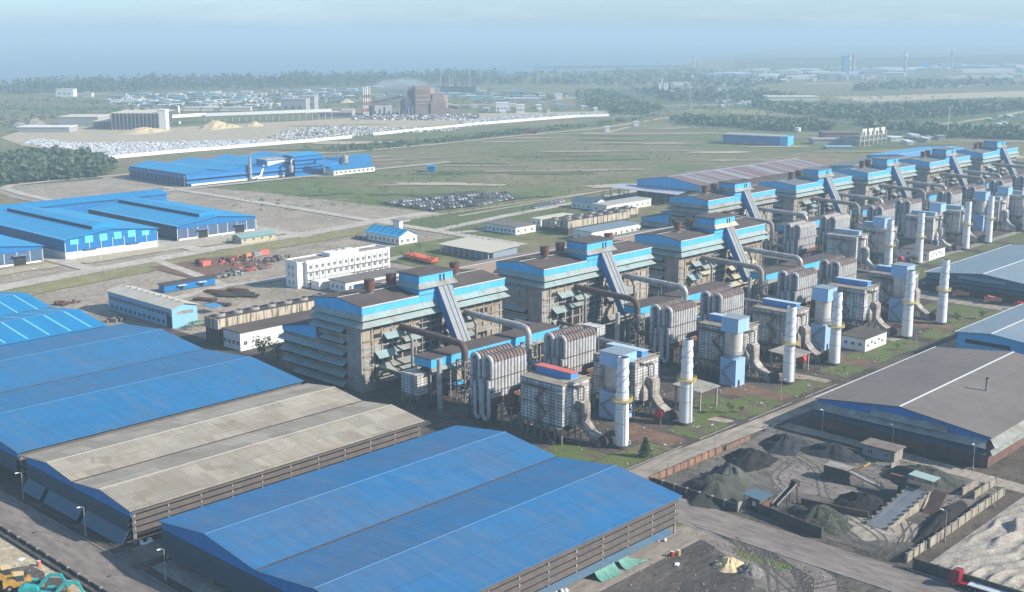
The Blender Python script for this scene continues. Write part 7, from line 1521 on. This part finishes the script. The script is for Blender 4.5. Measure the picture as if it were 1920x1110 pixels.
FB = [('storage_shed', 110, 184, 236, 16, 50, hz_grey, 'cream-roofed open shed left of the dark mill frame', hz_cream), ('storage_shed', 33, 130, 248, 9, 30, hz_grey, 'long grey shed with a white roof edge at the far left', hz_white), ('mill_hall', 210, 300, 243, 30, 60, hz_dark, 'dark open mill frame at the left of the far plain', hz_cream), ('white_tower', 297, 312, 243, 36, 14, hz_white, 'narrow white tower at the end of the dark mill frame', hz_white), ('mill_hall', 176, 246, 242, 14, 40, hz_brown, 'low brown hall in front of the dark mill frame', hz_cream), ('ore_shed', 527, 574, 213, 26, 40, hz_grey, 'tall grey hall standing alone, nearer of two', hz_grey), ('ore_shed', 560, 590, 208, 26, 40, hz_grey, 'tall grey hall partly hidden behind the nearer one', hz_grey), ('mill_hall', 598, 660, 218, 7, 24, hz_grey, 'low long grey hall left of the striped stacks', hz_cream), ('mill_hall', 640, 662, 217, 10, 24, hz_cream, 'cream hall end beside the striped stacks', hz_cream), ('white_house', 930, 953, 211, 17, 22, hz_white, 'white windowed house right of the steel mill', hz_white), ('white_house', 968, 983, 212, 14, 18, hz_white, 'white gabled block right of the white windowed house', hz_white), ('low_shed', 945, 1010, 190, 5, 20, hz_grey, 'long thin white-roofed shed above the mill yard', hz_white), ('low_shed', 1040, 1055, 186, 9, 20, hz_white, 'small white building by the far road', hz_white), ('low_shed', 830, 880, 181, 5, 20, hz_teal, 'teal-roofed low shed right of the mill roof', hz_teal), ('low_shed', 875, 926, 186, 5, 20, hz_teal, 'pale teal low shed right of the longer teal shed', hz_teal), ('gallery', 345, 470, 207, 5, 12, hz_cream, 'upper pale conveyor gallery crossing the far plain', hz_white), ('white_block', 105, 138, 181, 13, 20, hz_white, 'white block standing before the coastal trees', hz_white), ('white_block', 155, 172, 181, 6, 14, hz_cream, 'small cream block right of the white coastal block', hz_cream), ('low_shed', 1258, 1292, 160, 5, 26, hz_white, 'long white shed right of the white silos', hz_white), ('low_shed', 1440, 1535, 190, 8, 46, hz_cream, 'large cream-roofed compound in the right woods', hz_cream), ('low_shed', 1755, 1778, 210, 5, 18, salmon, 'red-roofed shed in the right woods', salmon), ('low_shed', 1742, 1756, 206, 4, 14, hz_white, 'small white shed left of the red-roofed shed', hz_white), ('headframe', 1853, 1862, 206, 18, 10, hz_brown, 'brown headframe tower on the right hillside', hz_brown), ('gate_kiosk', 1135, 1143, 247, 8, 8, hz_white, 'white kiosk at the fork of the field road', hz_white), ('gate_kiosk', 1189, 1198, 236, 7, 8, hz_white, 'white hut at the upper end of the field road', hz_white), ('far_block', 1580, 1592, 140, 34, 20, hz_blue, 'blue boiler block among the far smelter stacks', hz_blue), ('far_block', 1725, 1738, 134, 17, 24, hz_blue, 'blue block in the middle of the far smelter', hz_blue), ('blue_hut', 801, 815, 322, 9, 12, bright_wall, 'small blue hut alone on the open field', bright_roof), ('far_block', 1765, 1775, 108, 8, 26, hz_grey, 'grey block on the far hill crest', hz_grey)]
for nm, a, c, y, h, dp, m_, lab, rm in FB:
    r, A, u, n, L, H = far_box(nm, a, c, y, h, dp, m_, lab, 'building', None, rm)
    if nm == 'mill_hall':
        for k in range(13): bb = MB(); lbox(bb, A, u, n, L * k / 12.2, L * k / 12.2 + .9, -.9, -.1, 0, H); bb.build('column', hz_grey, r)
        for f in (.3, .55, .8): bb = MB(); lbox(bb, A, u, n, 0, L, -1.6, -1.0, H * f, H * f + .8); bb.build('crane_beam', hz_brown, r)
    if nm in ('white_house', 'white_block', 'ore_shed'):
        for k in range(3): bb = MB(); lbox(bb, A, u, n, L * (.16 + .28 * k), L * (.26 + .28 * k), -.4, .05, H * .35, H * .55); bb.build('window', hz_dark, r)
# elevated white conveyor with posts
A, B = at(385, 229), at(622, 224); r = thing('conveyor_gallery', 'long white elevated conveyor gallery in front of the grey halls', 'conveyor', (A.x, A.y, 0)); b = MB(); b.beam(A + Vector((0, 0, 10)), B + Vector((0, 0, 13)), 5, 4); b.build('gallery', hz_white, r)
for i in range(20): p = A.lerp(B, i / 19); b = MB(); b.beam((p.x, p.y, 0), (p.x, p.y, 9 + i * .15), 1.0); b.build('post', hz_grey, r)
A, B = at(312, 236), at(385, 228); r = thing('conveyor_gallery', 'short white conveyor between the white tower and the long gallery', 'conveyor', (A.x, A.y, 0)); b = MB(); b.beam(A + Vector((0, 0, 12)), B + Vector((0, 0, 10)), 5, 4); b.build('gallery', hz_white, r)
p = at(336, 232); r = thing('striped_stack', 'short red and white stack beside the white tower', 'chimney', p); b = MB(); b.cyl(p, p + Vector((0, 0, 24)), 2.2, 1.6, 12); b.build('shaft', hz_white, r); b = MB(); b.cyl(p + Vector((0, 0, 8)), p + Vector((0, 0, 15)), 2.3, 2.1, 12); b.build('red_band', ring_red, r)
for i in range(4):
    p = at(238 + i * 4, 192); k = ppm(p); b = MB(); b.cyl(p, p + Vector((0, 0, (17 - i * 3) / k)), 1.4 / k, n=10); solo('white_tank', b, hz_white, 'tall white tank in the far town cluster on the left', 'tank', p, 'white tanks in the far town')
# concrete silos
for i, dx in enumerate((0, 4.5, 9, 13)):
    p = at(1236 + dx, 171); k = ppm(p); h = (15 if i != 1 else 24) / k; r = thing('concrete_silo', '%s white concrete silo from the left on the far plain' % ORD[i], 'silo', p, 'white concrete silos on the plain'); b = MB(); b.cyl(p, p + Vector((0, 0, h)), 2.0 / k * (.6 if i == 1 else 1), n=12); b.build('drum', hz_white, r); b = MB(); b.cyl(p + Vector((0, 0, h)), p + Vector((0, 0, h + 1.5)), 1.2 / k * (.6 if i == 1 else 1), n=8); b.build('cap', hz_grey, r)
# lattice pylons and masts
def pylon(px, py, hpx, lab):
    p = at(px, py); k = ppm(p); h = hpx / k; w = h * .09; r = thing('lattice_pylon', lab, 'pylon', (p.x, p.y, 0), 'lattice power pylons on the plain'); b = MB(); t = .42
    for i, j in ((-1, -1), (1, -1), (1, 1), (-1, 1)): b.beam((p.x + i * w, p.y + j * w, 0), (p.x + i * w * .25, p.y + j * w * .25, h), t)
    for s in range(7):
        f0, f1 = s / 7, (s + 1) / 7; a0, a1 = w * (1 - .75 * f0), w * (1 - .75 * f1)
        for i, j, i2, j2 in ((-1, -1, 1, -1), (1, -1, 1, 1), (1, 1, -1, 1), (-1, 1, -1, -1)): b.beam((p.x + i * a0, p.y + j * a0, h * f0), (p.x + i2 * a1, p.y + j2 * a1, h * f1), t * .6)
    b.build('tower', silver, r)
    for f in (.66, .80, .93): b = MB(); d = Rv * h * .17; c = Vector((p.x, p.y, h * f)); b.beam(c - d, c + d, t * 1.2); b.build('cross_arm', silver, r)
pylon(1090, 208, 58, 'tall lattice pylon beside the mill yard road'); pylon(1293, 214, 42, 'lattice pylon in the right-hand fields'); pylon(1363, 210, 34, 'smaller lattice pylon behind the right-hand fields'); pylon(1008, 150, 30, 'hazy lattice pylon on the far shore'); pylon(1232, 140, 28, 'hazy lattice pylon near the far shoreline')
for px, py, hp, lab in ((1777, 248, 44, 'tall white mast above the furnace row'), (1784, 213, 14, 'short white mast behind the tall white mast')):
    p = at(px, py); k = ppm(p); b = MB(); b.cyl(p, p + Vector((0, 0, hp / k)), .55, .35, 8); r = thing('white_mast', lab, 'mast', p); b.build('pole', hz_white, r); b = MB(); b.cyl(p + Vector((0, 0, hp / k)), p + Vector((0, 0, hp / k + 1.5)), .8, n=8); b.build('head', hz_white, r)
# far smelter stacks and blocks on the right horizon
for i, (px, py, hp, w) in enumerate(((1592, 141, 36, 1.5), (1599, 142, 40, 2.2), (1696, 140, 42, 1.8), (1783, 136, 40, 1.6), (1303, 124, 16, 1.2), (1299, 126, 20, 1.4), (1310, 126, 14, 1.6), (1402, 134, 18, 1.4), (1502, 132, 16, 1.2), (1545, 134, 14, 1.2))):
    p = at(px, py); k = ppm(p); b = MB(); b.cyl(p, p + Vector((0, 0, hp / k)), w * 1.3 / k, w / k, 10); r = thing('far_stack', ('hazy stack on the right horizon, %s from the left' % ORD[[4, 5, 6, 7, 8, 9].index(i)] if i > 3 else ['slim hazy stack beside the blue boiler block', 'thick hazy stack beside the blue boiler block', 'hazy banded stack in the middle of the far smelter', 'hazy stack near the far hill crest'][i]), 'chimney', p); b.build('shaft', hz_grey, r)
    b = MB(); b.cyl(p + Vector((0, 0, hp * .8 / k)), p + Vector((0, 0, hp * .93 / k)), w * 1.35 / k, n=10); b.build('band', [hz_white, ring_red][i % 2], r)
def scatter(name, poly, n, wr, hr, ms, lab, cat, grp, seed, dep=(10, 22)):
    r = random.Random(seed); xs = [p[0] for p in poly]; ys = [p[1] for p in poly]; k = 0; g = 0
    pts = []
    while len(pts) < n and g < 9000:
        g += 1; x, y = r.uniform(min(xs), max(xs)), r.uniform(min(ys), max(ys))
        if inpoly(x, y, poly): pts.append((x, y))
    cnt = {}
    for x, y in sorted(pts):
        w = r.uniform(*wr); ci = r.randrange(len(ms)); cnt[ci] = cnt.get(ci, -1) + 1
        far_box(name, x, x + w, y, r.uniform(*hr), r.uniform(*dep), ms[ci][0], (lab % ms[ci][2]) + ', %s from the left' % nth(cnt[ci]), cat, grp % ms[ci][2], ms[ci][1], .9)
pal = [(hz_white, hz_white, 'white'), (hz_grey, hz_blue, 'blue-roofed'), (hz_grey, hz_teal, 'teal-roofed'), (hz_white, hz_cream, 'cream-roofed'), (hz_grey, hz_grey, 'grey')]
hz_wg = mat('far_weathered_white', (.50, .50, .49), var=.08); hz_navy = mat('far_slate_roof', (.10, .17, .26), var=.1)
pal2 = [(hz_wg, hz_white, 'white'), (hz_grey, hz_blue, 'blue-roofed'), (hz_grey, hz_teal, 'teal-roofed'), (hz_wg, hz_cream, 'cream-roofed'), (hz_grey, hz_grey, 'grey'), (hz_grey, hz_navy, 'slate-roofed')]
scatter('town_block', [(190, 182), (380, 172), (620, 168), (640, 186), (520, 204), (300, 204), (200, 198)], 190, (5, 24), (1.5, 4.2), pal2, 'low %s building in the far town on the left', 'building', '%s buildings of the far left town', 20)
scatter('town_block', [(620, 168), (780, 160), (940, 168), (1060, 172), (1060, 186), (900, 190), (830, 178), (640, 186)], 80, (6, 26), (1.5, 4.2), pal2, 'low %s building behind the steel mill', 'building', '%s buildings behind the mill', 21)
for i, (a_, c_, y_, h_) in enumerate(((1290, 1510, 148, 4), (1505, 1700, 142, 5), (1640, 1900, 136, 5), (1380, 1480, 153, 3), (1700, 1915, 128, 4), (1420, 1640, 134, 4))): far_box('far_shed', a_, c_, y_, h_, 60, hz_white, '%s long white shed of the far smelter in order of height' % ORD[i] if 0 else 'long white far smelter shed, %s' % ['front left', 'front middle', 'front right', 'small front left', 'rear right', 'rear middle'][i], 'building', 'long white sheds of the far smelter', hz_white)
scatter('yard_hut', [(870, 196), (1010, 190), (1130, 208), (1000, 213), (880, 212)], 26, (4, 12), (2, 6), pal, 'small %s structure in the mill switchyard', 'building', '%s structures of the mill switchyard', 22)
scatter('village_house', [(1340, 190), (1420, 186), (1425, 198), (1350, 202)], 24, (3, 8), (1.6, 3), pal, 'small %s village house in the right fields', 'house', '%s village houses in the right fields', 23)
scatter('far_block', [(1300, 142), (1500, 134), (1700, 128), (1920, 124), (1920, 132), (1700, 140), (1560, 148), (1320, 150)], 170, (8, 60), (2, 9), pal, 'hazy %s block of the far smelter on the right', 'building', '%s blocks of the far smelter', 24, (20, 50))
scatter('far_block', [(1500, 146), (1700, 146), (1650, 152), (1520, 153)], 26, (2, 7), (3, 8), [pal[4], pal[0]], 'tiny %s tank of the far smelter tank field', 'tank', '%s tanks of the far tank field', 25)
scatter('far_shed', [(1750, 142), (1920, 138), (1920, 148), (1800, 152)], 18, (10, 40), (2, 4), [pal[0], pal[3], pal[4]], 'long %s shed on the far right hillside', 'building', '%s sheds on the far right hillside', 26)
scatter('far_house', [(1250, 158), (1360, 160), (1380, 172), (1260, 176)], 12, (3, 9), (1.5, 3), pal, 'small hazy %s house behind the dark low wood', 'house', '%s houses behind the dark low wood', 27)
scatter('hill_house', [(1850, 225), (1920, 215), (1920, 235), (1860, 240)], 6, (3, 8), (2, 3), pal, 'small %s house near the right field road', 'house', '%s houses near the right field road', 28)
# unfinished frame building on the right
a = at(1510, 274); r0 = [far_box('frame_hall', 1545, 1612, 262, 12, 26, hz_brown, 'brown-roofed open hall behind the furnace row', 'building', None, hz_brown), far_box('frame_hall', 1585, 1612, 272, 14, 22, hz_grey, 'grey hall beside the unfinished concrete frame', 'building', None, hz_brown), far_box('low_shed', 1525, 1580, 270, 8, 20, hz_grey, 'pale open hall left of the unfinished frame', 'building', None, hz_grey), far_box('low_shed', 1550, 1600, 279, 3, 14, hz_teal, 'low teal roof in front of the unfinished frame', 'building', None, hz_teal)]
A, B = at(1612, 274), at(1662, 268); u = (B - A); L = u.length; u.normalize(); n = Vector((-u.y, u.x, 0)); n = n if n.dot(Fv) > 0 else -n
r = thing('unfinished_building', 'unfinished pale concrete frame building at the right', 'building', (A.x, A.y, 0))
for i in range(7): b = MB(); lbox(b, A, u, n, L * i / 6.2, L * i / 6.2 + 1.4, 0, 1.4, 0, 15); b.build('column', hz_grey, r)
for z in (5, 10): b = MB(); lbox(b, A, u, n, 0, L, .2, 8, z, z + .8); b.build('floor_slab', hz_grey, r)
for i in range(4): b = MB(); lbox(b, A, u, n, L * (.12 + .23 * i), L * (.28 + .23 * i), 1.5, 2.0, 10.9, 18); b.build('white_panel', hz_cream, r)
p = at(1495, 262); r = thing('water_tank_tower', 'white water tank on legs beside the long blue building', 'water tower', p); k = ppm(p); b = MB(); b.cyl(p + Vector((0, 0, 10)), p + Vector((0, 0, 14)), 3.4, n=12); b.build('tank', hz_white, r)
for i in range(4): t = i * 1.57 + .7; b = MB(); b.beam(p + Vector((2.8 * math.cos(t), 2.8 * math.sin(t), 0)), p + Vector((2.8 * math.cos(t), 2.8 * math.sin(t), 10)), .5); b.build('leg', hz_grey, r)
scatter('yard_hut', [(1660, 255), (1760, 258), (1760, 272), (1680, 275)], 16, (4, 14), (2, 6), [pal[4], pal[0]], 'small %s structure in the yard beyond the furnace row', 'building', '%s structures beyond the furnace row', 29)
p = at(985, 251); tr = dumper(truck_red); tr.location = (p.x, p.y, 0); tr.rotation_euler = (0, 0, math.atan2(-Rv.y, -Rv.x) + math.pi); tr['label'] = 'red truck driving along the far field road'; tr['group'] = ''; del tr['group']; tr.scale = (1.9, 1.4, 1.4)
# ---------------------------------------------------------------- smoke and haze
def smoke(lab, c, half, ang, dens):
    b = MB(); b.sphere((0, 0, 0), 1.0, 24, 16, half)
    m = bpy.data.materials.new('smoke'); m.use_nodes = True; n = m.node_tree.nodes; l = m.node_tree.links; n.remove(n['Principled BSDF'])
    v = n.new('ShaderNodeVolumePrincipled'); v.inputs['Color'].default_value = (.80, .92, 1, 1); t = n.new('ShaderNodeTexCoord')
    ds = n.new('ShaderNodeVectorMath'); ds.operation = 'DISTANCE'; ds.inputs[1].default_value = (.5, .5, .5); l.new(t.outputs['Generated'], ds.inputs[0])
    f = n.new('ShaderNodeMapRange'); f.inputs[1].default_value = .5; f.inputs[2].default_value = .0; l.new(ds.outputs['Value'], f.inputs[0])
    z = n.new('ShaderNodeTexNoise'); z.inputs['Scale'].default_value = .035; z.inputs['Detail'].default_value = 3; l.new(t.outputs['Object'], z.inputs['Vector'])
    zr = n.new('ShaderNodeMapRange'); zr.inputs[1].default_value = .38; zr.inputs[2].default_value = .66; l.new(z.outputs[0], zr.inputs[0])
    k = n.new('ShaderNodeMath'); k.operation = 'MULTIPLY'; l.new(f.outputs[0], k.inputs[0]); l.new(zr.outputs[0], k.inputs[1])
    k2 = n.new('ShaderNodeMath'); k2.operation = 'MULTIPLY'; k2.inputs[1].default_value = dens; l.new(k.outputs[0], k2.inputs[0]); l.new(k2.outputs[0], v.inputs['Density']); l.new(v.outputs[0], n['Material Output'].inputs['Volume'])
    o = b.build('smoke', m); o.location = c; o.rotation_euler = (0, 0, ang); tag(o, lab, 'smoke', None, 'stuff')
top = ma - mu * 22 * mm_ + mn * 16 + Vector((0, 0, 54 * mm_))
smoke('pale bluish smoke drifting left from the steel mill roof', top, (56 * mm_, 24, 15 * mm_), math.atan2(mu.y, mu.x), .22)
def haze():
    b = MB(); b.box(-15500, -15500, -3.6, 15500, 15500, 152)
    m = bpy.data.materials.new('haze'); m.use_nodes = True; n = m.node_tree.nodes; l = m.node_tree.links
    n.remove(n['Principled BSDF']); v = n.new('ShaderNodeVolumePrincipled'); v.inputs['Color'].default_value = (.58, .80, .94, 1); v.inputs['Density'].default_value = .00027; v.inputs['Anisotropy'].default_value = 0.0
    l.new(v.outputs[0], n['Material Output'].inputs['Volume']); o = b.build('haze', m); o['kind'] = 'stuff'; o['label'] = 'pale blue haze over the plain and sea'; o['category'] = 'haze'
haze()
